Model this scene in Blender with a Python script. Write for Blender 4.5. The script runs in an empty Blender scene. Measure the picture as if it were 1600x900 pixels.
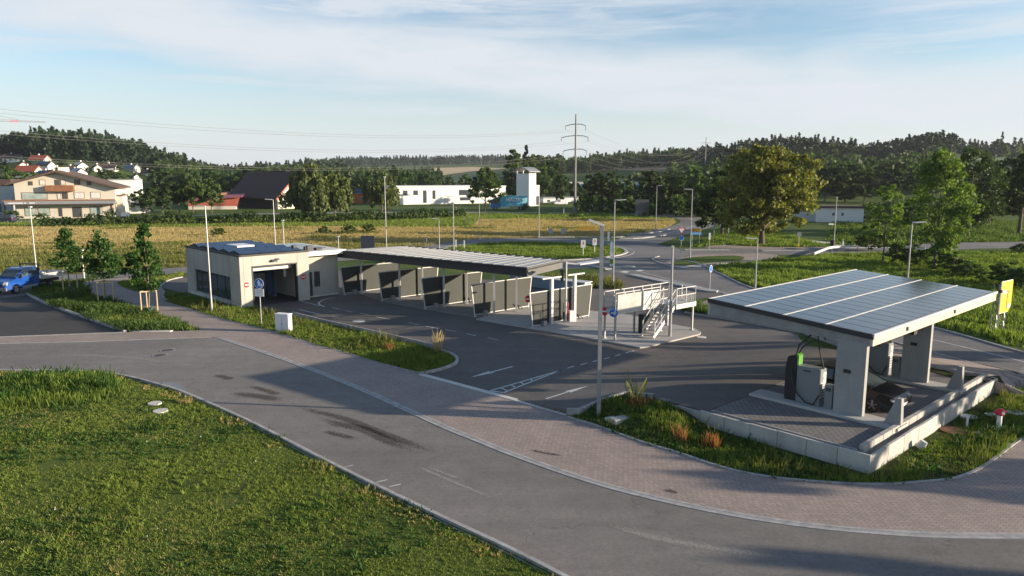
import bpy, bmesh, math, random
import numpy as np
from mathutils import Vector, Matrix, noise
from mathutils.geometry import tessellate_polygon
R = math.radians
C = bpy.context.scene.collection
SC = bpy.context.scene

# ------------------------------------------------------------------ camera, sky, sun, exposure
F, YH, HC = 1130.0, 276.0, 10.0
TH = math.atan((450 - YH) / F)
cd = bpy.data.cameras.new('camera'); cam = bpy.data.objects.new('camera', cd); C.objects.link(cam)
cam.location = (0, 0, HC); cam.rotation_euler = (math.pi / 2 - TH, 0, 0)
cd.sensor_width = 36; cd.lens = 36 * F / 1600; cd.clip_start = .1; cd.clip_end = 20000
SC.camera = cam
SUN_EL, SUN_AZ = R(11.3), math.atan2(.991, -.13)      # azimuth measured from +Y towards +X
sd = Vector((math.sin(SUN_AZ) * math.cos(SUN_EL), math.cos(SUN_AZ) * math.cos(SUN_EL), math.sin(SUN_EL)))
ld = bpy.data.lights.new('sun', 'SUN'); ld.energy = 5.0; ld.angle = R(.55); ld.color = (1, .84, .64)
sun = bpy.data.objects.new('sun', ld); C.objects.link(sun)
sun.rotation_euler = sd.to_track_quat('Z', 'Y').to_euler()
W = bpy.data.worlds.new('World'); SC.world = W; W.use_nodes = True
nt = W.node_tree; N = nt.nodes; L = nt.links; N.clear()
def nd(t, **k):
    n = N.new(t)
    for a, b in k.items(): setattr(n, a, b)
    return n
def mth(op, a, b=None, c=None, clamp=False):
    n = N.new('ShaderNodeMath'); n.operation = op; n.use_clamp = clamp
    for i, v in enumerate((a, b, c)):
        if v is None: continue
        if isinstance(v, (int, float)): n.inputs[i].default_value = v
        else: L.new(v, n.inputs[i])
    return n.outputs[0]
sky = nd('ShaderNodeTexSky', sky_type='NISHITA', sun_disc=False, sun_elevation=SUN_EL, sun_rotation=SUN_AZ,
         altitude=400, air_density=1.0, dust_density=1.0, ozone_density=2.0)
tc = nd('ShaderNodeTexCoord'); sep = nd('ShaderNodeSeparateXYZ'); L.new(tc.outputs['Generated'], sep.inputs[0])
az = mth('ARCTAN2', sep.outputs[0], sep.outputs[1]); el = mth('ARCSINE', sep.outputs[2])
def nz(sx, sy, scale, detail, rough, off=0.0, dist=0.0):
    cb = nd('ShaderNodeCombineXYZ'); L.new(mth('MULTIPLY', az, sx), cb.inputs[0]); L.new(mth('MULTIPLY', el, sy), cb.inputs[1])
    cb.inputs[2].default_value = off
    n = nd('ShaderNodeTexNoise'); n.inputs['Scale'].default_value = scale; n.inputs['Detail'].default_value = detail
    n.inputs['Roughness'].default_value = rough; n.inputs['Distortion'].default_value = dist
    L.new(cb.outputs[0], n.inputs['Vector']); return n.outputs[0]
def sst(x, a, b):
    n = nd('ShaderNodeMapRange', interpolation_type='SMOOTHSTEP'); n.inputs[1].default_value = a; n.inputs[2].default_value = b
    L.new(x, n.inputs[0]); return n.outputs[0]
warp = nz(1.6, 5, 1.6, 5, .6, 3.1)
el2 = mth('ADD', el, mth('MULTIPLY', mth('SUBTRACT', warp, .5), .10))
# the long bright band: centre line falls from the upper left towards the middle right
cen = mth('ADD', .143, mth('MULTIPLY', az, -.115))
d1 = mth('ABSOLUTE', mth('SUBTRACT', el2, cen))
band = mth('SUBTRACT', 1, sst(d1, .012, .085))
fine = nz(2.2, 13, 3.0, 8, .62, 7.7, .4)
streak = nz(1.1, 16, 2.2, 6, .6, 1.3)
gap = sst(mth('ADD', mth('ABSOLUTE', mth('SUBTRACT', az, .36)), mth('MULTIPLY', mth('SUBTRACT', .26, el2), 1.6)), .10, .26)
top = sst(el2, .17, .24)
m = mth('MULTIPLY', band, mth('ADD', .55, mth('MULTIPLY', fine, .85)))
m = mth('MAXIMUM', m, mth('MULTIPLY', sst(streak, .36, .68), .72))
m = mth('MAXIMUM', m, mth('MULTIPLY', sst(fine, .35, .6), mth('MULTIPLY', top, .9)))
m = mth('MAXIMUM', m, mth('MULTIPLY', mth('SUBTRACT', 1, sst(el, .0, .19)), .90))
m = mth('MULTIPLY', m, mth('ADD', .45, mth('MULTIPLY', gap, .55)), None, True)
m = mth('MULTIPLY', m, mth('SUBTRACT', 1, sst(el, .25, .50)))   # overhead the sky is clear
mix = nd('ShaderNodeMixRGB'); L.new(m, mix.inputs[0])
skyc = nd('ShaderNodeMixRGB', blend_type='MULTIPLY'); skyc.inputs[0].default_value = 1
L.new(sky.outputs[0], skyc.inputs[1]); skyc.inputs[2].default_value = (1.10, 1.12, 1.14, 1)
L.new(skyc.outputs[0], mix.inputs[1]); mix.inputs[2].default_value = (4.1, 4.35, 4.65, 1)
bg = nd('ShaderNodeBackground'); bg.inputs[1].default_value = .085; L.new(mix.outputs[0], bg.inputs[0])
wo = nd('ShaderNodeOutputWorld'); L.new(bg.outputs[0], wo.inputs[0])
SC.view_settings.view_transform = 'Standard'; SC.view_settings.look = 'None'
SC.view_settings.exposure = 1.14; SC.view_settings.gamma = 1
try:
    SC.cycles.max_bounces = 6; SC.cycles.transparent_max_bounces = 12
    SC.cycles.volume_bounces = 0
except Exception: pass

# ------------------------------------------------------------------ photograph pixel (1600 x 900) -> place on the ground
def G(px, py, z=0.0):
    u = (px - 800) / F; v = (450 - py) / F
    dy = math.cos(TH) + v * math.sin(TH); dz = -math.sin(TH) + v * math.cos(TH)
    t = (z - HC) / dz
    return Vector((u * t, dy * t, z))
def P(px, d, z=0.0):
    """place at forward distance d on the sight line column px (height z)"""
    t = d * math.cos(TH) - (z - HC) * math.sin(TH)
    return Vector(((px - 800) / F * t, d, z))
def ZA(b, py):
    v = (450 - py) / F
    return HC + b[1] * (-math.sin(TH) + v * math.cos(TH)) / (math.cos(TH) + v * math.sin(TH))
def gl(pts, z=0.0): return [G(a, b, z) for a, b in pts]
def smooth(pts, n=6, closed=False):
    pts = [Vector((p[0], p[1], p[2] if len(p) > 2 else 0)) for p in pts]; out = []
    m = len(pts); rng = range(m if closed else m - 1)
    for i in rng:
        if closed: a, b, c, d = pts[i - 1], pts[i], pts[(i + 1) % m], pts[(i + 2) % m]
        else: a, b, c, d = pts[max(i - 1, 0)], pts[i], pts[i + 1], pts[min(i + 2, m - 1)]
        for k in range(n):
            t = k / n
            out.append(.5 * ((2 * b) + (c - a) * t + (2 * a - 5 * b + 4 * c - d) * t * t + (3 * b - a - 3 * c + d) * t ** 3))
    if not closed: out.append(pts[-1])
    return out
def sgl(pts, n=5, closed=False): return smooth(gl(pts), n, closed)

# ------------------------------------------------------------------ materials
MATS = {}
def new_mat(name):
    m = bpy.data.materials.new(name); m.use_nodes = True; MATS[name] = m
    return m, m.node_tree.nodes, m.node_tree.links, m.node_tree.nodes['Principled BSDF']
def ramp(nodes, links, src, stops):
    r = nodes.new('ShaderNodeValToRGB'); e = r.color_ramp.elements
    while len(e) < len(stops): e.new(.5)
    for i, (p, c) in enumerate(stops): e[i].position = p; e[i].color = (*c, 1) if len(c) == 3 else c
    links.new(src, r.inputs[0]); return r.outputs[0]
def noise_n(nodes, links, scale, detail=4, rough=.6, coord='Object', mapping=None):
    t = nodes.new('ShaderNodeTexCoord'); n = nodes.new('ShaderNodeTexNoise')
    n.inputs['Scale'].default_value = scale; n.inputs['Detail'].default_value = detail; n.inputs['Roughness'].default_value = rough
    src = t.outputs[coord]
    if mapping:
        mp = nodes.new('ShaderNodeMapping'); mp.inputs['Scale'].default_value = mapping; links.new(src, mp.inputs[0]); src = mp.outputs[0]
    links.new(src, n.inputs['Vector']); return n.outputs[0]
def mixc(nodes, links, fac, a, b, mode='MIX'):
    x = nodes.new('ShaderNodeMixRGB'); x.blend_type = mode
    for i, v in ((0, fac), (1, a), (2, b)):
        if isinstance(v, (int, float)): x.inputs[i].default_value = v
        elif isinstance(v, tuple): x.inputs[i].default_value = (*v, 1)
        else: links.new(v, x.inputs[i])
    return x.outputs[0]
def M(name, col, rough=.75, var=.12, scale=4.0, bump=0.0, metal=0.0, spec=.5, detail=5, coat=0):
    if name in MATS: return MATS[name]
    m, n, l, b = new_mat(name)
    d = tuple(c * (1 - var) for c in col); u = tuple(min(1, c * (1 + var)) for c in col)
    nn = noise_n(n, l, scale, detail)
    l.new(ramp(n, l, nn, [(.3, d), (.7, u)]), b.inputs['Base Color'])
    b.inputs['Roughness'].default_value = rough; b.inputs['Metallic'].default_value = metal
    b.inputs['Specular IOR Level'].default_value = spec; b.inputs['Coat Weight'].default_value = coat
    if bump:
        bp = n.new('ShaderNodeBump'); bp.inputs['Strength'].default_value = bump; bp.inputs['Distance'].default_value = .02
        l.new(noise_n(n, l, scale * 12, 3), bp.inputs['Height']); l.new(bp.outputs[0], b.inputs['Normal'])
    return m
def asphalt(name, col, tint=.16, patch=.25):
    m, n, l, b = new_mat(name)
    big = noise_n(n, l, .09, 5, .55); mid = noise_n(n, l, 1.3, 6, .7); fin = noise_n(n, l, 45, 3, .7)
    st = noise_n(n, l, 1.0, 5, .6, mapping=(.08, 1.2, 1))
    c = ramp(n, l, big, [(.3, tuple(x * (1 - patch) for x in col)), (.7, tuple(x * (1 + patch * .6) for x in col))])
    c = mixc(n, l, .55, c, ramp(n, l, mid, [(.3, (.72, .72, .72)), (.65, (1.1, 1.1, 1.1))]), 'MULTIPLY')
    c = mixc(n, l, .35, c, ramp(n, l, st, [(.35, (.75, .75, .75)), (.65, (1.15, 1.15, 1.15))]), 'MULTIPLY')
    c = mixc(n, l, .6, c, ramp(n, l, fin, [(.3, (.6, .6, .6)), (.7, (1.35, 1.35, 1.35))]), 'MULTIPLY')
    gr = noise_n(n, l, 7, 8, .8); c = mixc(n, l, .75, c, ramp(n, l, gr, [(.34, (.74, .73, .72)), (.5, (1, 1, 1)), (.66, (1.16, 1.16, 1.15))]), 'MULTIPLY')
    vo = n.new('ShaderNodeTexVoronoi'); vo.feature = 'DISTANCE_TO_EDGE'; vo.inputs['Scale'].default_value = .16; tcv = n.new('ShaderNodeTexCoord'); dn = n.new('ShaderNodeTexNoise'); dn.inputs['Scale'].default_value = .8; dn.inputs['Detail'].default_value = 6; l.new(tcv.outputs['Object'], dn.inputs['Vector'])
    wv = n.new('ShaderNodeMixRGB'); wv.inputs[0].default_value = .75; l.new(tcv.outputs['Object'], wv.inputs[1]); ad = n.new('ShaderNodeVectorMath'); ad.operation = 'ADD'; l.new(tcv.outputs['Object'], ad.inputs[0]); sc_ = n.new('ShaderNodeVectorMath'); sc_.operation = 'SCALE'; sc_.inputs['Scale'].default_value = 2.4; l.new(dn.outputs['Color'], sc_.inputs[0]); l.new(sc_.outputs[0], ad.inputs[1]); l.new(ad.outputs[0], vo.inputs['Vector'])
    n.remove(wv); ck = ramp(n, l, vo.outputs['Distance'], [(.0, (.62, .62, .62)), (.0035, (1, 1, 1))]); c = mixc(n, l, .8, c, ck, 'MULTIPLY')
    l.new(c, b.inputs['Base Color']); b.inputs['Roughness'].default_value = .82; b.inputs['Specular IOR Level'].default_value = .35
    bp = n.new('ShaderNodeBump'); bp.inputs['Strength'].default_value = .35; bp.inputs['Distance'].default_value = .006
    l.new(fin, bp.inputs['Height']); l.new(bp.outputs[0], b.inputs['Normal'])
    return m
def concrete(name, col, streak=.22):
    if name in MATS: return MATS[name]
    m, n, l, b = new_mat(name)
    c = ramp(n, l, noise_n(n, l, .6, 6, .6), [(.3, tuple(x * .86 for x in col)), (.7, tuple(x * 1.08 for x in col))])
    s_ = noise_n(n, l, 1.0, 7, .65, mapping=(1.3, 1.3, .16)); c = mixc(n, l, .8, c, ramp(n, l, s_, [(.36, (1 - streak,) * 3), (.56, (1, 1, 1))]), 'MULTIPLY')
    c = mixc(n, l, .5, c, ramp(n, l, noise_n(n, l, 14, 5, .7), [(.35, (.82, .81, .79)), (.6, (1.05, 1.05, 1.05))]), 'MULTIPLY')
    l.new(c, b.inputs['Base Color']); b.inputs['Roughness'].default_value = .88; b.inputs['Specular IOR Level'].default_value = .3
    return m
def pavers(name, c1, c2, mortar, ang, w=.24, h=.16):
    m, n, l, b = new_mat(name)
    t = n.new('ShaderNodeTexCoord'); mp = n.new('ShaderNodeMapping'); mp.inputs['Rotation'].default_value = (0, 0, ang)
    l.new(t.outputs['Object'], mp.inputs[0])
    br = n.new('ShaderNodeTexBrick'); l.new(mp.outputs[0], br.inputs['Vector'])
    br.inputs['Color1'].default_value = (*c1, 1); br.inputs['Color2'].default_value = (*c2, 1); br.inputs['Mortar'].default_value = (*mortar, 1)
    br.inputs['Scale'].default_value = 1; br.inputs['Mortar Size'].default_value = .012; br.inputs['Brick Width'].default_value = w
    br.inputs['Row Height'].default_value = h; br.inputs['Bias'].default_value = -.1
    nn = noise_n(n, l, .5, 5); c = mixc(n, l, .6, br.outputs[0], ramp(n, l, nn, [(.3, (.75, .75, .76)), (.7, (1.15, 1.13, 1.1))]), 'MULTIPLY')
    fn = noise_n(n, l, 9, 4); c = mixc(n, l, .5, c, ramp(n, l, fn, [(.3, (.75, .75, .75)), (.7, (1.2, 1.2, 1.2))]), 'MULTIPLY')
    l.new(c, b.inputs['Base Color']); b.inputs['Roughness'].default_value = .85
    return m
def leafy(name, dark, light, scale=.35, trans=.35, rough=.6):
    """foliage: colour varies leaf by leaf and in clumps; light passes through the leaves a little"""
    if name in MATS: return MATS[name]
    m, n, l, b = new_mat(name)
    g = n.new('ShaderNodeNewGeometry'); nn = noise_n(n, l, scale, 4)
    a = n.new('ShaderNodeMath'); a.operation = 'ADD'
    k = n.new('ShaderNodeMath'); k.operation = 'MULTIPLY'; k.inputs[1].default_value = .55; l.new(g.outputs['Random Per Island'], k.inputs[0])
    k2 = n.new('ShaderNodeMath'); k2.operation = 'MULTIPLY'; k2.inputs[1].default_value = .6; l.new(nn, k2.inputs[0])
    l.new(k.outputs[0], a.inputs[0]); l.new(k2.outputs[0], a.inputs[1])
    c = ramp(n, l, a.outputs[0], [(.2, dark), (.85, light)])
    l.new(c, b.inputs['Base Color']); b.inputs['Roughness'].default_value = rough; b.inputs['Specular IOR Level'].default_value = .25
    tr = n.new('ShaderNodeBsdfTranslucent'); l.new(mixc(n, l, 1.0, c, (1.3, 1.4, .6), 'MULTIPLY'), tr.inputs[0])
    ms = n.new('ShaderNodeMixShader'); ms.inputs[0].default_value = trans
    l.new(b.outputs[0], ms.inputs[1]); l.new(tr.outputs[0], ms.inputs[2])
    o = [x for x in n if x.type == 'OUTPUT_MATERIAL'][0]; l.new(ms.outputs[0], o.inputs[0])
    return m
def grassmat(name, stops, scale=.25, fine=6.0):
    m, n, l, b = new_mat(name)
    a = noise_n(n, l, scale, 6, .65); f = noise_n(n, l, fine, 5, .75)
    c = ramp(n, l, a, stops)
    c = mixc(n, l, .8, c, ramp(n, l, f, [(.3, (.45, .45, .42)), (.7, (1.35, 1.35, 1.3))]), 'MULTIPLY')
    l.new(c, b.inputs['Base Color']); b.inputs['Roughness'].default_value = .95; b.inputs['Specular IOR Level'].default_value = .1
    bp = n.new('ShaderNodeBump'); bp.inputs['Strength'].default_value = .8; bp.inputs['Distance'].default_value = .08
    l.new(f, bp.inputs['Height']); l.new(bp.outputs[0], b.inputs['Normal'])
    return m
def glassy(name, col, rough=.06, spec=.6):
    return M(name, col, rough, .15, .8, 0, 0, spec)

# ------------------------------------------------------------------ mesh builder
def rotz(a): return Matrix.Rotation(a, 3, 'Z')
class MB:
    def __init__(s): s.v = []; s.f = []; s.mi = []; s.m = 0
    def add(s, vs, fs):
        o = len(s.v); s.v += [tuple(v) for v in vs]; s.f += [tuple(i + o for i in f) for f in fs]; s.mi += [s.m] * len(fs)
    def b(s, x0, x1, y0, y1, z0, z1):
        s.add([(x0, y0, z0), (x1, y0, z0), (x1, y1, z0), (x0, y1, z0), (x0, y0, z1), (x1, y0, z1), (x1, y1, z1), (x0, y1, z1)],
              [(3, 2, 1, 0), (4, 5, 6, 7), (0, 1, 5, 4), (1, 2, 6, 5), (2, 3, 7, 6), (3, 0, 4, 7)]); return s
    def bc(s, c, sz, rz=0, rx=0, ry=0):
        m = Matrix.Rotation(rz, 3, 'Z') @ Matrix.Rotation(ry, 3, 'Y') @ Matrix.Rotation(rx, 3, 'X'); c = Vector(c); h = [q / 2 for q in sz]
        vs = [c + m @ Vector((a * h[0], bb * h[1], d * h[2])) for d in (-1, 1) for a, bb in ((-1, -1), (1, -1), (1, 1), (-1, 1))]
        s.add(vs, [(3, 2, 1, 0), (4, 5, 6, 7), (0, 1, 5, 4), (1, 2, 6, 5), (2, 3, 7, 6), (3, 0, 4, 7)]); return s
    def beam(s, p0, p1, w, h):
        """box section from p0 to p1, w across, h tall (centred)"""
        p0, p1 = Vector(p0), Vector(p1); d = (p1 - p0).normalized()
        up = Vector((0, 0, 1)) if abs(d.z) < .95 else Vector((0, 1, 0))
        x = d.cross(up).normalized() * w / 2; y = x.cross(d).normalized() * h / 2
        vs = [q + a * x + b2 * y for q in (p0, p1) for a, b2 in ((-1, -1), (1, -1), (1, 1), (-1, 1))]
        s.add(vs, [(3, 2, 1, 0), (4, 5, 6, 7), (0, 1, 5, 4), (1, 2, 6, 5), (2, 3, 7, 6), (3, 0, 4, 7)]); return s
    def tube(s, p0, p1, r0, r1=None, n=8):
        p0, p1 = Vector(p0), Vector(p1); r1 = r0 if r1 is None else r1; d = (p1 - p0).normalized()
        up = Vector((0, 0, 1)) if abs(d.z) < .95 else Vector((1, 0, 0))
        x = d.cross(up).normalized(); y = x.cross(d)
        vs = [q + (x * math.cos(2 * math.pi * k / n) + y * math.sin(2 * math.pi * k / n)) * r for q, r in ((p0, r0), (p1, r1)) for k in range(n)]
        fs = [(k, (k + 1) % n, n + (k + 1) % n, n + k) for k in range(n)] + [tuple(range(n - 1, -1, -1)), tuple(range(n, 2 * n))]
        s.add(vs, fs); return s
    def path(s, pts, r, n=6, r1=None):
        pts = [Vector(p) for p in pts]; m = len(pts) - 1; rr = lambda i: r if r1 is None else r + (r1 - r) * i / m
        vs = []; 
        for i, p in enumerate(pts):
            d = (pts[min(i + 1, m)] - pts[max(i - 1, 0)]).normalized(); up = Vector((0, 0, 1)) if abs(d.z) < .95 else Vector((1, 0, 0))
            x = d.cross(up).normalized(); y = x.cross(d)
            vs += [p + (x * math.cos(2 * math.pi * k / n) + y * math.sin(2 * math.pi * k / n)) * rr(i) for k in range(n)]
        fs = [(i * n + k, i * n + (k + 1) % n, (i + 1) * n + (k + 1) % n, (i + 1) * n + k) for i in range(m) for k in range(n)]
        fs += [tuple(range(n - 1, -1, -1)), tuple(range(m * n, m * n + n))]
        s.add(vs, fs); return s
    def prism(s, pts, z0, z1):
        n = len(pts)
        zz0 = z0 if callable(z0) else (lambda p: z0); zz1 = z1 if callable(z1) else (lambda p: z1)
        vs = [(p[0], p[1], zz0(p)) for p in pts] + [(p[0], p[1], zz1(p)) for p in pts]
        area = sum(pts[i][0] * pts[(i + 1) % n][1] - pts[(i + 1) % n][0] * pts[i][1] for i in range(n))
        if area < 0: vs = vs[:n][::-1] + vs[n:][::-1]
        s.add(vs, [tuple(range(n - 1, -1, -1)), tuple(range(n, 2 * n))] + [(i, (i + 1) % n, n + (i + 1) % n, n + i) for i in range(n)]); return s
    def xz(s, pts, y0, y1):
        """outline in x,z pushed from y0 to y1"""
        n = len(pts); vs = [(p[0], y0, p[1]) for p in pts] + [(p[0], y1, p[1]) for p in pts]
        s.add(vs, [tuple(range(n)), tuple(range(2 * n - 1, n - 1, -1))] + [(i, n + i, n + (i + 1) % n, (i + 1) % n) for i in range(n)]); return s
    def yz(s, pts, x0, x1):
        n = len(pts); vs = [(x0, p[0], p[1]) for p in pts] + [(x1, p[0], p[1]) for p in pts]
        s.add(vs, [tuple(range(n)), tuple(range(2 * n - 1, n - 1, -1))] + [(i, n + i, n + (i + 1) % n, (i + 1) % n) for i in range(n)]); return s
    def build(s, name, mats, parent=None, smooth=False, world=False, bevel=0):
        me = bpy.data.meshes.new(name); vs = s.v
        if world and parent is not None:
            im = (Matrix.Translation(parent.location) @ Matrix.Rotation(parent.rotation_euler.z, 4, 'Z')).inverted()
            vs = [im @ Vector(v) for v in vs]
        me.from_pydata([tuple(v) for v in vs], [], s.f)
        for m_ in (mats if isinstance(mats, (list, tuple)) else [mats]): me.materials.append(m_)
        me.polygons.foreach_set('material_index', s.mi)
        bm = bmesh.new(); bm.from_mesh(me); bmesh.ops.recalc_face_normals(bm, faces=bm.faces)
        if bevel:
            es = [e for e in bm.edges if len(e.link_faces) == 2 and e.calc_face_angle(0) > .6]
            bmesh.ops.bevel(bm, geom=es, offset=bevel, segments=1, affect='EDGES', clamp_overlap=True)
        bm.to_mesh(me); bm.free()
        if smooth:
            for p in me.polygons: p.use_smooth = True
        o = bpy.data.objects.new(name, me); C.objects.link(o)
        if parent is not None: o.parent = parent
        return o
def thing(name, label, cat, loc=(0, 0, 0), rz=0, group=None):
    o = bpy.data.objects.new(name, None); C.objects.link(o); o.empty_display_size = .3
    o.location = loc; o.rotation_euler = (0, 0, rz); o['label'] = label; o['category'] = cat
    if group: o['group'] = group
    return o
def tag(o, label, cat, group=None):
    o['label'] = label; o['category'] = cat
    if group: o['group'] = group
    return o
def dup(root, loc=None, rz=None, label=None, scale=None, group=None):
    c = root.copy(); C.objects.link(c)
    for ch in root.children:
        k = ch.copy(); C.objects.link(k); k.parent = c
        for g in ch.children:
            q = g.copy(); C.objects.link(q); q.parent = k
    if loc is not None: c.location = loc
    if rz is not None: c.rotation_euler = (0, 0, rz)
    if scale is not None: c.scale = scale if isinstance(scale, (tuple, list)) else (scale,) * 3
    if label: c['label'] = label
    if group: c['group'] = group
    return c
def struct(o, label=None, kind='structure'):
    o['kind'] = kind
    if label: o['label'] = label
    return o
def text_mesh(txt, size, name, mat, parent, loc, rot, bold=0.0, align='CENTER', squeeze=1.0):
    cu = bpy.data.curves.new(name, 'FONT'); cu.body = txt; cu.size = size; cu.extrude = .002; cu.offset = bold; cu.align_x = align; cu.align_y = 'CENTER'
    t = bpy.data.objects.new(name, cu); C.objects.link(t)
    me = bpy.data.meshes.new_from_object(t.evaluated_get(bpy.context.evaluated_depsgraph_get()))
    bpy.data.objects.remove(t); o = bpy.data.objects.new(name, me); C.objects.link(o); me.materials.append(mat)
    o.parent = parent; o.location = loc; o.rotation_euler = rot; o.scale = (squeeze, 1, 1); return o
def fast_mesh(name, verts, faces, mat, parent=None, smooth=False):
    """verts (n,3) array, faces (m,k) array"""
    me = bpy.data.meshes.new(name); n = len(verts); m, k = faces.shape
    me.vertices.add(n); me.vertices.foreach_set('co', verts.astype(np.float32).ravel())
    me.loops.add(m * k); me.loops.foreach_set('vertex_index', faces.astype(np.int32).ravel())
    me.polygons.add(m); me.polygons.foreach_set('loop_start', np.arange(0, m * k, k, dtype=np.int32))
    me.polygons.foreach_set('loop_total', np.full(m, k, dtype=np.int32))
    me.update(); me.validate(); me.materials.append(mat)
    if smooth: me.polygons.foreach_set('use_smooth', np.ones(m, dtype=bool))
    o = bpy.data.objects.new(name, me); C.objects.link(o)
    if parent is not None: o.parent = parent
    return o

# ------------------------------------------------------------------ heights of the land
RIDGE = [(-900, 36, 650), (-300, 38, 650), (0, 39, 650), (60, 45, 650), (115, 47, 650), (200, 42, 650), (260, 35, 680), (300, 29, 720), (360, 23, 800),
         (470, 18, 900), (560, 48, 2200), (640, 51, 2200), (700, 52, 2200), (780, 54, 2200), (850, 26, 900), (900, 26, 900), (980, 30, 900),
         (1050, 33, 900), (1100, 29, 750), (1180, 33, 700), (1240, 35, 700), (1300, 31, 700), (1370, 28, 700), (1450, 35, 700), (1500, 34, 700),
         (1560, 31, 700), (1600, 32, 700), (2400, 30, 700)]
RX = np.array([math.atan2((a - 800) / F, 1) for a, _, _ in RIDGE]); RH = np.array([b - (19 if q < 420 else (8 if c < 1500 else 4)) for q, b, c in RIDGE]); RR = np.array([c for _, _, c in RIDGE])
def T(x, y):
    r = math.hypot(x, y); a = math.atan2(x, y)
    if r < 215: return 0.0
    h = float(np.interp(a, RX, RH)); rr = float(np.interp(a, RX, RR))
    back = min(1, max(0, (2.2 - abs(a)) / 1.0))
    t = min(1, (r - 215) / (rr - 215)); s = t * t * (3 - 2 * t)
    return h * s * back + (noise.noise(Vector((x * .004, y * .004, 0))) * 3 * s)
def GT(px, py, far=3000):
    """where the sight line through the pixel meets the land"""
    u = (px - 800) / F; v = (450 - py) / F
    dy = math.cos(TH) + v * math.sin(TH); dz = -math.sin(TH) + v * math.cos(TH)
    t = 150.0
    while t < far:
        if HC + dz * t < T(u * t, dy * t): break
        t *= 1.01
    return Vector((u * t, dy * t, T(u * t, dy * t)))

# the plateau of the charging terrace: the yard rises gently to meet it
C0 = Vector((14.1 - .95 * .743 + .85 * .669, 28.25 - .95 * .669 - .85 * .743, 0)); DA = math.atan2(.669, .743); DX = Vector((math.cos(DA), math.sin(DA), 0)); DY = Vector((-math.sin(DA), math.cos(DA), 0))
ZT = .6
def tl(x, y):
    d = Vector((x, y, 0)) - C0; return d.dot(DX), d.dot(DY)
def tw(a, b, z=0): 
    p = C0 + DX * a + DY * b; return Vector((p.x, p.y, z))
def hf(x, y):
    a, b = tl(x, y)
    ex = max(-3.8 - a, 0, (a - 10.8) * 1.6); ey = max(-1.5 - b, 0, b - 5.2)
    if b < -1.55: return 0.0
    k = 1.0
    if a < -3.85: k = min(1, max(0, (b - 4.2) / 2.6)); k = k * k * (3 - 2 * k)
    d = math.hypot(ex, ey); t = max(0, 1 - d / 9.0)
    return ZT * t * t * (3 - 2 * t) * k
def GH(px, py, dz=0.0):
    p = G(px, py, 0)
    for _ in range(8): p = G(px, py, hf(p.x, p.y) + dz)
    return p
def sheet(name, pts, z, mat, label=None, cell=None, fn=None, kind='structure', parent=None):
    me = bpy.data.meshes.new(name); bm = bmesh.new()
    vs = [bm.verts.new((p[0], p[1], 0)) for p in pts]
    tri = tessellate_polygon([[Vector((p[0], p[1], 0)) for p in pts]])
    for t in tri:
        try: bm.faces.new([vs[i] for i in t])
        except ValueError: pass
    if cell:
        xs = [p[0] for p in pts]; ys = [p[1] for p in pts]
        for ax, lo, hi in ((0, min(xs), max(xs)), (1, min(ys), max(ys))):
            q = math.floor(lo / cell) * cell + cell
            while q < hi:
                co = [0, 0, 0]; co[ax] = q; no = [0, 0, 0]; no[ax] = 1
                bmesh.ops.bisect_plane(bm, geom=bm.verts[:] + bm.edges[:] + bm.faces[:], plane_co=co, plane_no=no, dist=1e-5); q += cell
    for v in bm.verts: v.co.z = z + (fn(v.co.x, v.co.y) if fn else 0)
    bmesh.ops.recalc_face_normals(bm, faces=bm.faces)
    if sum(f.normal.z for f in bm.faces) < 0: bmesh.ops.reverse_faces(bm, faces=bm.faces)
    if fn and fn is not T:      # close the sides of raised sheets down to the ground
        be = [e for e in bm.edges if len(e.link_faces) == 1 and max(v.co.z for v in e.verts) > z + .02]
        if be:
            r_ = bmesh.ops.extrude_edge_only(bm, edges=be)
            for v in r_['geom']:
                if isinstance(v, bmesh.types.BMVert): v.co.z = -.05
    bm.to_mesh(me); bm.free(); me.materials.append(mat)
    o = bpy.data.objects.new(name, me); C.objects.link(o)
    if kind: o['kind'] = kind
    if label: o['label'] = label
    if parent is not None: o.parent = parent
    return o
def ribbon_pts(line, w0, w1=None):
    """closed outline of a band along a polyline, half widths w0 (left) and w1 (right)"""
    w1 = w0 if w1 is None else w1; Lp, Rp = [], []; m = len(line) - 1
    for i, p in enumerate(line):
        d = line[min(i + 1, m)] - line[max(i - 1, 0)]; n = Vector((-d.y, d.x, 0)).normalized()
        Lp.append(p + n * w0); Rp.append(p - n * w1)
    return Lp + Rp[::-1]
def kerb(name, line, w, h, mat, z=0.0, fn=None, label=None, mb=None, side=0):
    """solid kerb with square section running along a polyline; joints every metre come from the material"""
    b = mb or MB(); m = len(line) - 1; vs = []
    for i, p in enumerate(line):
        d = line[min(i + 1, m)] - line[max(i - 1, 0)]; n = Vector((-d.y, d.x, 0)).normalized()
        a0 = p + n * w * (.5 + side); a1 = p - n * w * (.5 - side); zz = z + (fn(p.x, p.y) if fn else 0)
        vs += [(a0.x, a0.y, min(zz - .1, -.1)), (a1.x, a1.y, min(zz - .1, -.1)), (a1.x, a1.y, zz + h), (a0.x, a0.y, zz + h)]
    fs = [(4 * i + k, 4 * i + (k + 1) % 4, 4 * i + 4 + (k + 1) % 4, 4 * i + 4 + k) for i in range(m) for k in range(4)]
    fs += [(0, 1, 2, 3), (4 * m + 3, 4 * m + 2, 4 * m + 1, 4 * m)]
    b.add(vs, fs)
    if mb: return b
    o = b.build(name, mat); return struct(o, label)

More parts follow.
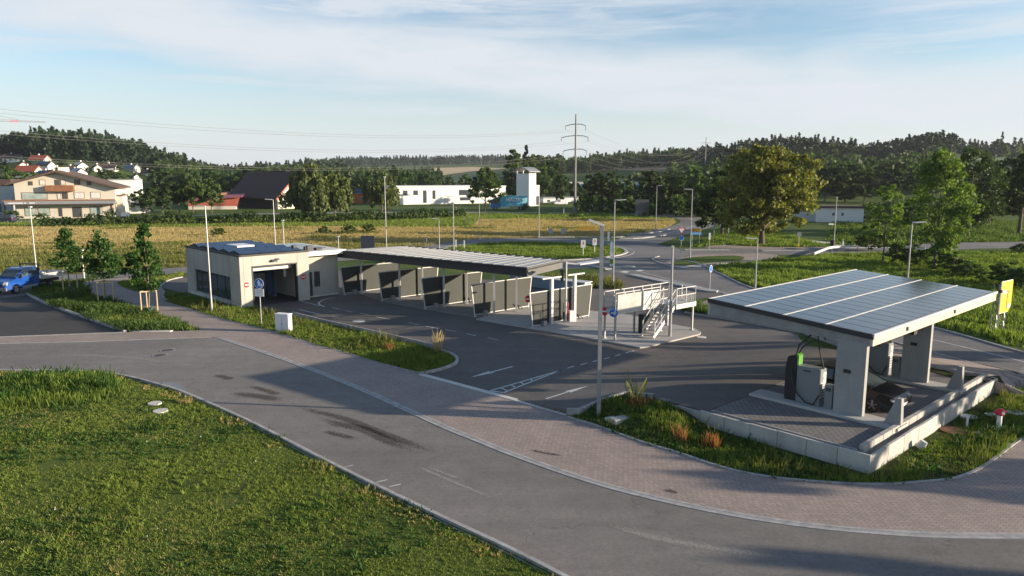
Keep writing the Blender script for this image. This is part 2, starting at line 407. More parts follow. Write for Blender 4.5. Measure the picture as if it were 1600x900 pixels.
# ================================================================== THE GROUND
m_land = grassmat('land_grass', [(.25, (.04, .07, .016)), (.5, (.075, .115, .024)), (.75, (.12, .15, .038))], .12, 1.6)
m_lawn = grassmat('lawn_soil', [(.25, (.045, .075, .016)), (.5, (.085, .12, .026)), (.8, (.13, .14, .045))], .6, 11)
m_mead = grassmat('meadow_dry', [(.2, (.18, .155, .06)), (.45, (.27, .21, .085)), (.8, (.34, .27, .11))], .07, 1.2)
m_soil = grassmat('bed_soil', [(.3, (.035, .035, .015)), (.6, (.06, .075, .02)), (.8, (.08, .10, .03))], .8, 8)
m_road = asphalt('road_asphalt', (.200, .183, .168))
m_yard = asphalt('yard_asphalt', (.135, .120, .110))
m_park = asphalt('parking_asphalt', (.060, .055, .052))
m_far = asphalt('far_road_asphalt', (.19, .18, .175))
PA = math.atan2(*( (G(700, 667) - G(550, 600)).yx ))
m_pave = pavers('pavement_pavers', (.345, .275, .242), (.275, .222, .198), (.20, .165, .148), -PA, .22, .13)
m_terr = pavers('terrace_pavers', (.15, .14, .135), (.19, .175, .17), (.07, .065, .06), -DA, .3, .2)
m_kerb = M('kerb_granite', (.34, .33, .32), .8, .3, 3, .3)
m_kerb2 = M('kerb_dark', (.30, .29, .29), .85, .25, 3, .3)
m_conc = M('concrete', (.40, .385, .36), .85, .10, .6, .25)
m_concl = M('concrete_light', (.55, .53, .49), .85, .12, .8, .25)
m_white = M('road_paint', (.55, .55, .53), .7, .3, 5)
m_whitef = M('road_paint_faded', (.42, .42, .41), .8, .3, 3)
m_stain = None

def land():
    rs = [0.0, 8]; 
    while rs[-1] < 9000: rs.append(rs[-1] * 1.045 + 1)
    angs = []; a = -180.0
    while a < 180: angs.append(a); a += (1.0 if -50 <= a < 50 else 6.0)
    V = [(0, 0, 0)]; Fc = []; n = len(angs)
    for r in rs[1:]:
        for a in angs:
            x, y = r * math.sin(R(a)), r * math.cos(R(a)); V.append((x, y, T(x, y)))
    for j in range(n): Fc.append((0, 1 + (j + 1) % n, 1 + j))
    for i in range(len(rs) - 2):
        for j in range(n):
            a0 = 1 + i * n + j; a1 = 1 + i * n + (j + 1) % n; Fc.append((a0, a1, a1 + n, a0 + n))
    me = bpy.data.meshes.new('land'); me.from_pydata(V, [], Fc); me.materials.append(m_land)
    bm = bmesh.new(); bm.from_mesh(me); bmesh.ops.recalc_face_normals(bm, faces=bm.faces)
    if sum(f.normal.z for f in bm.faces) < 0: bmesh.ops.reverse_faces(bm, faces=bm.faces)
    bm.to_mesh(me); bm.free()
    for p in me.polygons: p.use_smooth = True
    o = bpy.data.objects.new('land', me); C.objects.link(o); struct(o)
land()

# meadow behind the car wash
MEAD = gl([(-250, 350), (0, 349), (60, 347), (200, 342), (400, 337.5), (700, 334), (960, 334), (1020, 340), (1054, 343), (1056, 348), (1046, 354), (1005, 364), (960, 368),
           (898, 371), (840, 371), (760, 373), (690, 381), (640, 389), (500, 403), (280, 417), (70, 431), (0, 434), (-250, 445)])
sheet('meadow', MEAD, .006, m_mead)

# roads: main street in front
LAWN_E = [(-500, 566), (-200, 574), (0, 580), (60, 580), (150, 583), (200, 590), (240, 600), (280, 612), (330, 633), (400, 665), (500, 717), (600, 767), (700, 815), (800, 862), (880, 903), (1000, 965), (1300, 1120)]
GUT = [(345, 527), (400, 545), (450, 562), (550, 600), (640, 640), (700, 667), (750, 687), (800, 707), (850, 725), (900, 742), (960, 760), (1050, 782), (1150, 802), (1250, 817), (1350, 827), (1450, 833), (1600, 835), (2100, 838)]
lawn_line = sgl(LAWN_E, 4); gut_line = sgl(GUT, 5)
edge_top = gl([(-500, 546), (-200, 542), (0, 537), (120, 534.5), (330, 527)])
rb = gl([(2200, 1250)])
sheet('road', lawn_line + [Vector((40, 6, 0)), Vector((60, 12, 0)), Vector((60, 18.9, 0))] + gut_line[::-1] + edge_top[::-1], .008, m_road, 'asphalt street sweeping past the lawn')
# lawn in front of the street
LAWN = lawn_line[:-1] + [Vector((6, 6, 0)), Vector((-40, 4, 0)), Vector((-75, 20, 0))]
sheet('lawn', LAWN, .005, m_lawn)
kerb('kerb', lawn_line, .13, .10, m_kerb, label='pale kerb between lawn and street')
kerb('kerb', [p + Vector((0, 0, 0)) for p in sgl([(a - 2, b - 1.5) for a, b in LAWN_E], 3)], .05, .012, m_kerb2, label='dark joint along the lawn kerb', side=-3.2)
kerb('kerb', gut_line, .12, .022, m_kerb, label='flush granite strip along the street')
kerb('kerb', gut_line, .13, .016, m_kerb2, label='dark gutter channel along the street', side=-.97)
kerb('kerb', gut_line, .09, .024, m_kerb, label='outer granite strip of the gutter', side=-2.65)
kerb('kerb', edge_top, .12, .02, m_kerb, label='flush pale strip across the side street')

# pavement (pinkish pavers) between street and beds, and the path going up to the left
BED2_LOW = [(888, 652), (940, 668), (1000, 690), (1060, 708), (1120, 728), (1180, 742), (1260, 752), (1360, 757), (1430, 754), (1490, 748), (1530, 733), (1560, 713), (1590, 690), (1640, 660), (1720, 640)]
BED1_LOW = [(260, 472), (300, 484), (354, 500), (400, 511), (440, 522), (500, 541), (540, 551), (600, 569), (657, 583)]
bed2_low = sgl(BED2_LOW, 5); bed1_low = sgl(BED1_LOW, 4)
pave_up = gl([(-500, 534), (0, 527), (190, 519.5)]) + gl([(250, 518), (312, 516)]) + sgl([(312, 516), (275, 502), (242, 490), (200, 477), (165, 468), (150, 462), (135, 454), (127, 447), (130, 441), (146, 438)], 3)
pave = pave_up + gl([(190, 434), (215, 431), (204, 436), (186, 441)]) + sgl([(186, 441), (188, 446), (207, 454), (225, 455), (250, 446)], 3)[1:] + gl([(258, 455), (255, 465)]) + bed1_low + gl([(660, 586), (690, 592), (885, 648)]) + bed2_low + [Vector((36, 26, 0)), Vector((36, 18.9, 0))] + gut_line[::-1] + edge_top[::-1]
def dedupe(ps):
    out = []
    for p in ps:
        if not out or (p - out[-1]).length > .02: out.append(p)
    return out
sheet('pavement', dedupe(pave), .012, m_pave, 'pinkish block pavement')

# parking lot on the left
park = gl([(-400, 474), (0, 467), (47, 462)]) + sgl([(47, 462), (70, 474), (110, 489), (150, 503), (190, 518)], 3)[1:] + gl([(100, 522.5), (0, 526), (-400, 533)])
sheet('parking_lot', park, .010, m_park, 'dark parking lot')
kerb('kerb', sgl([(44, 459), (50, 464), (70, 474), (110, 489), (150, 503), (196, 519)], 4), .22, .14, m_kerb, label='raised kerb beside the dark parking lot')
sheet('parking_lot', gl([(-400, 452), (0, 441), (76, 437), (80, 441), (60, 450), (47, 461), (0, 466), (-400, 473)]), .009, m_far, 'lighter asphalt under the pickup')
kerb('kerb', gl([(-400, 532.5), (0, 526.8), (100, 523), (190, 519.6)]), .16, .03, m_kerb, label='flush strip between parking lot and footway')

# yard of the car wash (asphalt), draped over the slope up to the charging terrace
wall_line = [(457, 495), (494, 504), (520, 510), (605, 530), (690, 549), (706, 555), (713, 562), (712, 569), (700, 575), (680, 581), (660, 585)]
yard = gl([(399, 479), (420, 486)]) + gl(wall_line) + gl([(700, 596), (800, 623), (885, 648)]) + [GH(905, 640), GH(940, 625), GH(980, 613), GH(1021, 617)] + \
       [tw(-3.7, 7.4), tw(-3.7, 4.98), tw(10.6, 4.98), tw(11, 8)]
yard += [GH(1245, 520), GH(1160, 505), GH(1070, 490), GH(1062, 482), GH(1075, 470)] + gl([(1130, 462), (1123, 456), (1079, 449.5), (1041, 441.5), (987, 430)]) + \
        gl([(950, 424), (905, 432), (960, 440), (940, 446), (880, 440), (820, 440), (700, 434), (620, 440), (540, 450), (500, 461), (487, 467), (398, 467)])
yard = dedupe([Vector((p.x, p.y, 0)) for p in yard])
yard_o = sheet('yard', yard, .010, m_yard, 'asphalt yard of the car wash', 1.0, hf)
drive = gl([(285, 457), (250, 449), (262, 438), (285, 434), (320, 425), (480, 420), (560, 425), (540, 450), (500, 461), (380, 440)])
sheet('yard', drive, .007, m_yard, 'asphalt drive behind the car wash hall')
kerb('kerb', sgl([(250, 449), (262, 439), (285, 433.5)], 4), .15, .1, m_kerb, label='pale kerb rounding the drive behind the hall')
kerb('kerb', sgl([(253, 463), (257, 467), (262, 471)], 3), .15, .1, m_kerb, label='short kerb at the corner of the verge')
low = sgl([(690, 549), (706, 555), (714, 562), (712, 569), (700, 575), (680, 581), (657, 585)], 4)
kerb('kerb', low, .16, .13, m_kerb, label='rounded kerb at the tip of the flower bed')
kerb('kerb', gl([(657, 585), (700, 596.5), (800, 623.5), (886, 648)]), .3, .03, m_concl, label='concrete strip across the yard entrance')
kerb('kerb', [Vector((p.x, p.y, 0)) for p in (G(886, 648), GH(905, 641), GH(940, 626), GH(980, 614), GH(1021, 618))], .14, .08, m_kerb, fn=hf, label='kerb at the yard side of the lower bed')

# beds and verges
bed1 = gl([(260, 470), (255, 465), (283, 458.5), (378, 483), (399, 480), (420, 486.5)] + wall_line) + bed1_low[::-1]
sheet('verge', dedupe(bed1), .014, m_soil, 'weedy bed between pavement and car wash')
bedL = gl([(47, 461), (60, 450), (75, 440), (100, 438), (146, 438)]) + sgl([(146, 438), (130, 441), (127, 447), (135, 454), (150, 462), (165, 468), (200, 477), (242, 490), (275, 502), (312, 516)], 3)[1:] + gl([(250, 518), (196, 519)]) + sgl([(190, 518), (150, 503), (110, 489), (70, 474), (47, 461)], 3)
sheet('verge', dedupe(bedL)[:-1], .015, m_soil, 'planted bed with the three young trees')
bedS = sgl([(186, 441), (188, 446), (207, 454), (225, 455), (250, 446), (262, 438), (284, 431), (284, 426), (255, 431), (215, 436)], 3, True)
sheet('verge', bedS, .016, m_soil, 'small rounded bed beside the path')
bed2 = [Vector((p.x, p.y, 0)) for p in (G(888, 651), GH(905, 641), GH(940, 626), GH(980, 614), GH(1021, 618))] + [tw(-3.86, 7.4), tw(-3.86, -1.6), tw(10.75, -1.6), tw(12.6, -1.2), tw(14, -4)] + bed2_low[::-1]
def hbed(x, y):
    h = hf(x, y)
    if h <= 0 or tl(x, y)[0] > -3.8: return 0.0
    d = min(math.hypot(x - q.x, y - q.y) for q in bed2_low); return h * min(1, max(0, (d - .1) / 1.6))
sheet('verge', dedupe([Vector((p.x, p.y, 0)) for p in bed2]), .014, m_soil, 'green bed around the charging terrace', .8, hbed)
kerb('kerb', bed2_low, .1, .05, m_kerb, label='pale edging of the lower bed')
kerb('kerb', bed1_low, .08, .03, m_kerb, label='pale edging of the upper bed')
sheet('path', gl([(1515, 676), (1532, 670), (1548, 672), (1600, 682), (1575, 700), (1560, 694)]), .018, m_concl, 'short concrete path to the hydrant')

# roundabout: ring road, island and arms
RC = Vector((3, 99, 0))
def circ(r, n=64, a0=0, a1=2 * math.pi): return [RC + Vector((math.cos(a0 + (a1 - a0) * k / n), math.sin(a0 + (a1 - a0) * k / n), 0)) * r for k in range(n + (0 if abs(a1 - a0 - 2 * math.pi) < .01 else 1))]
sheet('road', circ(20.5), .012, m_far, 'ring road of the roundabout')
sheet('roundabout_island', circ(12.4), .024, m_land, 'grassy middle of the roundabout')
kerb('kerb', circ(12.6, 60, .001, 2 * math.pi + .001), .45, .12, m_kerb, label='pale kerb ring round the grass island')
kerb('kerb', circ(13.6, 60, .001, 2 * math.pi + .001), .12, .02, m_whitef, label='thin painted ring round the kerb', z=.004)
armA = smooth([Vector((-9, 104.5, 0)), G(600, 397.5), G(450, 410), G(280, 422.5), G(160, 430), G(70, 436), Vector((-75, 58, 0)), Vector((-120, 35, 0))], 5)
sheet('road', ribbon_pts(armA, 2.7), .011, m_far, 'road passing behind the car wash')
armB = smooth([RC + Vector((14, 8, 0)), G(1030, 367), G(1075, 355.5), G(1092, 347), G(1075, 340), G(1035, 336.5), G(980, 334.5), G(900, 333.5), G(800, 332.6), G(640, 332), G(420, 334), G(180, 341), G(40, 346), Vector((-170, 150, 0))], 6)
sheet('road', dedupe(ribbon_pts(armB, 4.0)), .014, m_far, 'road curving away to the left beyond the meadow')
armC = smooth([RC + Vector((14, 0, 0)), G(1060, 394), G(1180, 393), G(1300, 391), G(1420, 387), G(1600, 383), Vector((150, 104, 0))], 6)
sheet('road', ribbon_pts(armC, 4.6), .016, m_far, 'road leaving to the right')
armD_up = sgl([(1020, 405), (1060, 407), (1090, 412), (1130, 430), (1180, 452), (1300, 478), (1457, 512), (1600, 552), (1800, 600)], 4)
armD_lo = [G(930, 410), G(950, 424), G(987, 430), G(1041, 441.5), G(1079, 449.5), G(1123, 457), G(1200, 480), G(1300, 505), G(1460, 551), G(1600, 588), G(1800, 640)]
sheet('road', dedupe([Vector((p.x, p.y, 0)) for p in armD_up + armD_lo[::-1]]), .018, m_far, 'road running down to the right past the terrace', 2.0, hf)
walk = [GH(1130, 461), GH(1200, 483), GH(1300, 508), GH(1460, 553), GH(1600, 590), GH(1800, 645)]
walk2 = [GH(1068, 482), GH(1110, 488), GH(1180, 500), GH(1290, 530), GH(1440, 575), GH(1600, 623), GH(1800, 690)]
sheet('pavement', dedupe([Vector((p.x, p.y, 0)) for p in walk + walk2[::-1]]), .022, m_pave, 'block pavement behind the charging canopy', 1.5, hf)
kerb('kerb', [Vector((p.x, p.y, 0)) for p in walk], .15, .06, m_kerb, z=.02, fn=hf, label='kerb between the right-hand road and pavement')
kerb('kerb', [Vector((p.x, p.y, 0)) for p in armD_up], .14, .08, m_kerb, z=.01, label='kerb on the grass side of the right-hand road')
strip = [GH(1070, 489), GH(1160, 504), GH(1255, 521), GH(1330, 541)] ; strip2 = [GH(1064, 482), GH(1110, 487), GH(1180, 499), GH(1290, 529), GH(1340, 542)]
sheet('verge', dedupe([Vector((p.x, p.y, 0)) for p in strip + strip2[::-1]]), .04, m_soil, 'narrow planted strip behind the charging canopy', 1.5, hf)
kerb('kerb', [Vector((p.x, p.y, 0)) for p in strip], .14, .14, m_kerb2, fn=hf, label='dark kerb of the planted strip')
sheet('verge', dedupe([Vector((p.x, p.y, 0)) for p in [GH(1440, 576), GH(1500, 594), GH(1560, 612), GH(1620, 640), GH(1620, 622), GH(1560, 607), GH(1500, 588), GH(1462, 574)]]), .03, m_soil, 'green verge behind the terrace', 1.0, hf)
# grass island and cycle path on the right of the roundabout
sheet('path', gl([(1040, 410), (1052, 405), (1090, 398), (1190, 396), (1215, 399), (1219, 403), (1190, 410), (1130, 415), (1092, 419), (1060, 418)]), .026, m_pave, 'cycle path looping beside the roundabout')
sheet('verge', sgl([(1052, 413), (1060, 406), (1085, 402), (1140, 399.5), (1162, 402), (1155, 407), (1110, 411), (1070, 415)], 4, True), .032, m_land, 'small tongue of grass beside the roundabout')
kerb('kerb', sgl([(1140, 412), (1060, 417), (1040, 414), (1022, 408), (1020, 404), (1030, 401)], 4), .14, .1, m_kerb, label='curved kerb at the cycle path')
sheet('path', [G(1110, 385), G(1085, 381)] + gl([(1130, 384), (1215, 386.5), (1300, 385.5), (1310, 387.5), (1200, 389), (1100, 387)])[1:], .020, m_pave, 'footway along the far side of the right-hand road')
sheet('path', gl([(1204, 364), (1216, 364), (1250, 374), (1300, 379), (1380, 384), (1445, 384), (1445, 387), (1310, 388), (1296, 381), (1245, 377)]), .023, m_concl, 'pale gravel path behind the big tree')
sheet('path', gl([(1430, 383), (1520, 380), (1640, 377), (1640, 382), (1520, 386), (1430, 388)]), .024, m_far, 'grey farm road on the right')

def island(pts, w, label, h=.12, mat=None):
    return kerb('traffic_island', sgl(pts, 3), w, h, mat or m_kerb, z=.02, label=label)
island([(957, 419.5), (989, 417)], .8, 'short white traffic island by the crossing')
island([(905, 412), (930, 417), (951, 421.5)], .8, 'traffic island partly behind the lamp post')
island([(989, 430.5), (1010, 435), (1041, 441.5), (1079, 449.5), (1105, 455), (1121, 456.5)], 1.0, 'long kerbed traffic island beside the yard')
island([(1070, 391.3), (1140, 391.5)], 1.1, 'left white traffic island of the right-hand road')
island([(1190, 392.3), (1257, 392.5)], 1.1, 'right white traffic island of the right-hand road')
island([(968, 373.2), (1000, 372.5), (1038, 367.5)], 1.0, 'long white traffic island of the far road')
for a, l in (([(840, 371.3), (898, 371)], 'left'), ([(905, 371), (945, 371.5), (975, 370)], 'middle'), ([(980, 367.4), (1003, 365)], 'right'), ([(1006, 365.3), (1030, 362.5), (1045, 358.5)], 'curved end')):
    kerb('kerb', sgl(a, 3), .5, .12, m_kerb, z=.01, label=f'{l} piece of pale kerb along the meadow')

# painted markings
def paint(name, quads, label, mat=None, z=.012):
    b = MB()
    for q in quads:
        ps = [GH(a, c) for a, c in q]; o = len(b.v)
        b.add([(p.x, p.y, hf(p.x, p.y) + z) for p in ps], [tuple(range(len(ps)))])
    o = b.build(name, mat or m_white)
    if sum(p.normal.z for p in o.data.polygons) < 0:
        o.data.flip_normals()
    return struct(o, label)
def dash(a, c, w=.12):
    """a painted dash between two pixels, w metres wide"""
    p, q = GH(*a), GH(*c); d = (q - p); d.z = 0; n = Vector((-d.y, d.x, 0)).normalized() * w / 2
    return [p + n, q + n, q - n, p - n]
def paintw(name, polys, label, mat=None, z=.014):
    b = MB()
    for ps in polys:
        if sum(ps[i].x * ps[(i + 1) % len(ps)].y - ps[(i + 1) % len(ps)].x * ps[i].y for i in range(len(ps))) < 0: ps = ps[::-1]
        b.add([(p.x, p.y, hf(p.x, p.y) + z) for p in ps], [tuple(range(len(ps)))])
    return struct(b.build(name, mat or m_white), label)
def arrow(tail, tip, w=.13, hw=.42, hl=1.3):
    p, q = GH(*tail), GH(*tip); p.z = q.z = 0; d = (q - p).normalized(); n = Vector((-d.y, d.x, 0)); k = q - d * hl
    return [[p + n * w / 2, p - n * w / 2, k - n * w / 2, k + n * w / 2], [q, k + n * hw / 2 - d * .15, k - n * hw / 2 - d * .15]]
paintw('road_marking', arrow((801, 573), (735, 590)), 'white arrow pointing out of the yard')
paintw('road_marking', arrow((853, 623.5), (920, 603)), 'white arrow pointing into the yard')
hat = []
A0, A1, A2 = (766, 611), (787, 614), (876, 579)
hat += [dash(A0, A2), dash(A1, A2), dash(A0, A1)]
for k in range(1, 6):
    t = k / 7; s = (k - .45) / 7
    hat.append(dash((A0[0] + (A2[0] - A0[0]) * t, A0[1] + (A2[1] - A0[1]) * t), (A1[0] + (A2[0] - A1[0]) * s, A1[1] + (A2[1] - A1[1]) * s), .1))
paintw('road_marking', hat, 'hatched white wedge at the yard entrance', z=.018)
ds = [((887, 575.5), (897, 572.5)), ((907, 570.5), (917, 567.5)), ((926, 565.5), (936, 563)), ((944, 561), (953, 558.5)), ((961, 556.5), (970, 554)), ((977, 552), (985, 549.5)), ((987, 549.5), (991, 548))]
paintw('road_marking', [dash(a, c, .1) for a, c in ds], 'row of short white dashes beside the stairs')
ds = [((468, 484), (498, 491), .14), ((519, 480.5), (531, 483.5), .1), ((540, 485.5), (552, 488), .1), ((563, 489.5), (577, 492.5), .1), ((587, 495), (610, 499.5), .13), ((639, 504.5), (655, 508), .13),
      ((666, 510), (686, 514), .13), ((695, 515), (713, 518.5), .13), ((728, 521.5), (744, 525), .11), ((762, 528), (778, 531.5), .11), ((519, 495), (530, 496), .12)]
paintw('road_marking', [dash(a, c, w) for a, c, w in ds], 'broken white line through the yard', m_whitef)
cl = sgl([(524, 465.5), (508, 468), (499, 472.5), (499, 476), (507, 479.5)], 4)
paintw('road_marking', [dedupe(ribbon_pts(cl[i:i + 2], .07)) for i in range(len(cl) - 1)], 'curved white line beside the hall', z=.016)
paintw('road_marking', [dash((470, 471), (500, 478), .1)], 'thin white line beside the hall')
for q, l in (([(968, 425.5), (975, 423.6), (984, 425), (978, 427)], 'near block'), ([(992, 423.8), (999, 421.8), (1007, 422.8), (1000, 424.8)], 'far block'),
             ([(1061, 418.3), (1066, 416.8), (1078, 417), (1073, 418.8)], 'left patch'), ([(1082, 416.6), (1087, 415.2), (1098, 415.6), (1093, 417.2)], 'right patch')):
    paint('road_marking', [q], f'{l} of the white cycle crossing', z=.034)
ln = sgl([(1000, 425), (1060, 440), (1120, 455), (1200, 474), (1330, 500), (1457, 531), (1600, 566), (1750, 610)], 4)
paintw('road_marking', [dedupe(ribbon_pts(ln[i:i + 2], .07)) for i in range(len(ln) - 1)], 'edge line of the right-hand road', m_whitef, z=.024)
mb_ = sgl([(1000, 372), (1045, 364), (1072, 357), (1090, 350), (1090, 346), (1075, 341.5)], 4)
paintw('road_marking', [dedupe(ribbon_pts(mb_[i:i + 2], .09)) for i in range(len(mb_) - 1)], 'centre line of the far road', z=.024)
# faint chalk-like scuffs and survey ticks on the street
paintw('road_marking', [dash((536, 731), (552, 727), .06), dash((588, 754), (605, 750), .06), dash((608, 761), (626, 757), .06)], 'small survey ticks painted by the lawn kerb', m_whitef)

# oil and soil stains on the street: broken-up dark patches
def stain_mat(nm='soil_stain', col=(.075, .06, .05, 1)):
    m, n, l, b = new_mat(nm); nn = noise_n(n, l, 11, 10, .9); at = n.new('ShaderNodeAttribute'); at.attribute_name = 'edge'
    k = n.new('ShaderNodeMath'); k.operation = 'MULTIPLY_ADD'; l.new(at.outputs['Fac'], k.inputs[0]); k.inputs[1].default_value = .26; l.new(nn, k.inputs[2])
    f = ramp(n, l, k.outputs[0], [(.66, (0, 0, 0)), (.72, (.8, .8, .8))])
    b.inputs['Base Color'].default_value = col; b.inputs['Roughness'].default_value = .95
    l.new(f, b.inputs['Alpha']); return m
m_stain = stain_mat()
m_scuff = stain_mat('tyre_dust', (.30, .285, .26, 1))
def stain(line, w, label, mat=None):
    ln = sgl(line, 5); m = len(ln) - 1; V = []; E = []; Fc = []
    for i, p in enumerate(ln):
        d = ln[min(i + 1, m)] - ln[max(i - 1, 0)]; n = Vector((-d.y, d.x, 0)).normalized(); t = min(1, min(i, m - i) / (m * .3))
        for k in range(5): V.append(tuple(p + n * w * (k / 4 - .5) + Vector((0, 0, .0125)))); E.append(t * (1 - abs(k / 2 - 1) ** 2))
    for i in range(m):
        for k in range(4): a = i * 5 + k; Fc.append((a, a + 5, a + 6, a + 1))
    me = bpy.data.meshes.new('stain'); me.from_pydata(V, [], Fc); at = me.attributes.new('edge', 'FLOAT', 'POINT'); at.data.foreach_set('value', E)
    me.materials.append(mat or m_stain); o = bpy.data.objects.new('stain', me); C.objects.link(o); struct(o, label)
stain([(430, 622), (480, 640), (540, 655), (600, 678), (660, 700), (712, 718)], .75, 'long dark soil stain, upper track')
stain([(470, 640), (520, 660), (570, 672), (620, 695), (682, 717)], .95, 'long dark soil stain, lower track')
stain([(500, 672), (530, 680), (566, 688)], .6, 'short dark stain beside the long one')
stain([(330, 585), (352, 590), (366, 594)], .8, 'dark blot near the manhole covers')
stain([(352, 612), (385, 617), (420, 622), (450, 630)], 1.0, 'speckled dark patch at the top of the street')
stain([(380, 600), (420, 612), (440, 618)], .7, 'faint speckled patch above the long stain')
stain([(820, 701), (850, 708), (890, 714)], .35, 'thin brown stain near the gutter')
stain([(1035, 764), (1048, 768), (1064, 771)], .45, 'clump of wet leaves in the gutter')
stain([(622, 719), (660, 733), (700, 750), (760, 775), (810, 797)], .30, 'faint pale tyre dust, inner track', m_scuff)
stain([(655, 725), (695, 740), (730, 753)], .26, 'faint pale tyre dust, short track', m_scuff)
stain([(20, 556), (120, 555), (230, 562), (320, 585)], .5, 'faint pale dust in the side street', m_scuff)
stain([(900, 800), (1000, 835), (1150, 862), (1300, 880)], .6, 'pale dust along the lower right lane', m_scuff)
# puddle
pm, pn, pl, pb = new_mat('puddle_water'); pb.inputs['Base Color'].default_value = (.03, .035, .04, 1); pb.inputs['Roughness'].default_value = .04
sheet('puddle', sgl([(252, 598.5), (266, 598), (282, 602), (291, 608), (288, 612), (275, 609), (262, 604)], 4, True), .016, pm)
# manhole covers
m_iron = M('cast_iron', (.07, .06, .055), .7, .3, 14, .6)
def cover(px, py, r, label, mat=None, z=.02, ring=True):
    p = GH(px, py); t = thing('manhole_cover', label, 'manhole cover', (p.x, p.y, hf(p.x, p.y)))
    b = MB(); b.tube((0, 0, -.02), (0, 0, z + .008), r, r, 20); b.build('lid', mat or m_iron, t)
    if ring:
        b = MB(); n = 24
        vs = [(math.cos(2 * math.pi * k / n) * q, math.sin(2 * math.pi * k / n) * q, z + .003) for q in (r * 1.02, r * 1.28) for k in range(n)]
        b.add(vs, [(k, (k + 1) % n, n + (k + 1) % n, n + k) for k in range(n)]); b.build('frame', m_kerb2 if mat is None else mat, t)
    return t
cover(262, 547.5, .33, 'dark round manhole cover, upper of the street pair')
cover(250, 555.5, .33, 'dark round manhole cover, lower of the street pair')
cover(242, 631.5, .28, 'pale concrete cover in the lawn, left of the pair', m_concl, .06, False)
cover(251, 643.5, .30, 'pale concrete cover in the lawn, right of the pair', m_concl, .06, False)
cover(1096, 527, .3, 'pale round cover beside the island of the stairs', m_concl, .02, False)
cover(561, 502, .35, 'pale worn cover in the yard before the first wash bay', m_whitef, .014)
cover(1492, 674, .42, 'rusty round shaft cover in the bed right of the terrace', M('rust', (.16, .07, .03), .9, .3, 6), .05)
cover(1514, 653, .32, 'pale round cover in the weeds left of the hydrant', m_concl, .07, False)
cover(1553, 650, .34, 'pale round cover in the weeds behind the hydrant', m_concl, .05, False)
cover(1587, 646, .34, 'pale round cover in the weeds right of the hydrant', m_concl, .05, False)

# ================================================================== CAR WASH HALL
m_wall = concrete('hall_concrete', (.44, .42, .375), .16)
m_dark = M('dark_trim', (.025, .025, .03), .55, .15, 3)
m_char = M('charcoal_cladding', (.022, .021, .024), .6, .12, 2)
m_steel = M('galvanised_steel', (.34, .345, .355), .42, .12, 5, 0, .55)
m_steelw = M('white_steel', (.50, .50, .49), .45, .08, 4)
m_glass = glassy('window_glass', (.05, .07, .075), .05, .8)
m_pvb = glassy('blue_solar_glass', (.018, .032, .065), .12, .9)
m_pvg = glassy('grey_solar_glass', (.035, .046, .064), .12, .6)
m_black = M('black_plastic', (.015, .015, .017), .5, .1, 3)
m_red = M('sign_red', (.55, .02, .03), .45, .05, 3)
m_blue = M('sign_blue', (.01, .14, .50), .45, .05, 3)
m_sw = M('sign_white', (.80, .80, .80), .45, .04, 3)
m_yel = M('sign_yellow', (.80, .50, .02), .5, .05, 3)
m_int = M('hall_interior', (.045, .045, .05), .7, .2, 1)

def disc(b, c, r, n=20, y=-.01, d=.012):
    """round plate facing -y, in the x,z plane"""
    b.xz([(c[0] + r * math.cos(2 * math.pi * k / n), c[2] + r * math.sin(2 * math.pi * k / n)) for k in range(n)], c[1] + y - d / 2, c[1] + y + d / 2)
def no_entry(parent_label, loc, rz, r=.3, pole=0):
    t = thing('no_entry_sign', parent_label, 'road sign', loc, rz)
    b = MB(); disc(b, (0, 0, 0), r, 24, 0, .02); b.build('plate', m_red, t)
    b = MB(); b.b(-r * .78, r * .78, -.016, -.011, -r * .17, r * .17); b.build('bar', m_sw, t)
    if pole:
        b = MB(); b.tube((0, .04, -pole), (0, .04, r * .8), .03, .03, 8); b.build('post', m_steel, t)
    return t

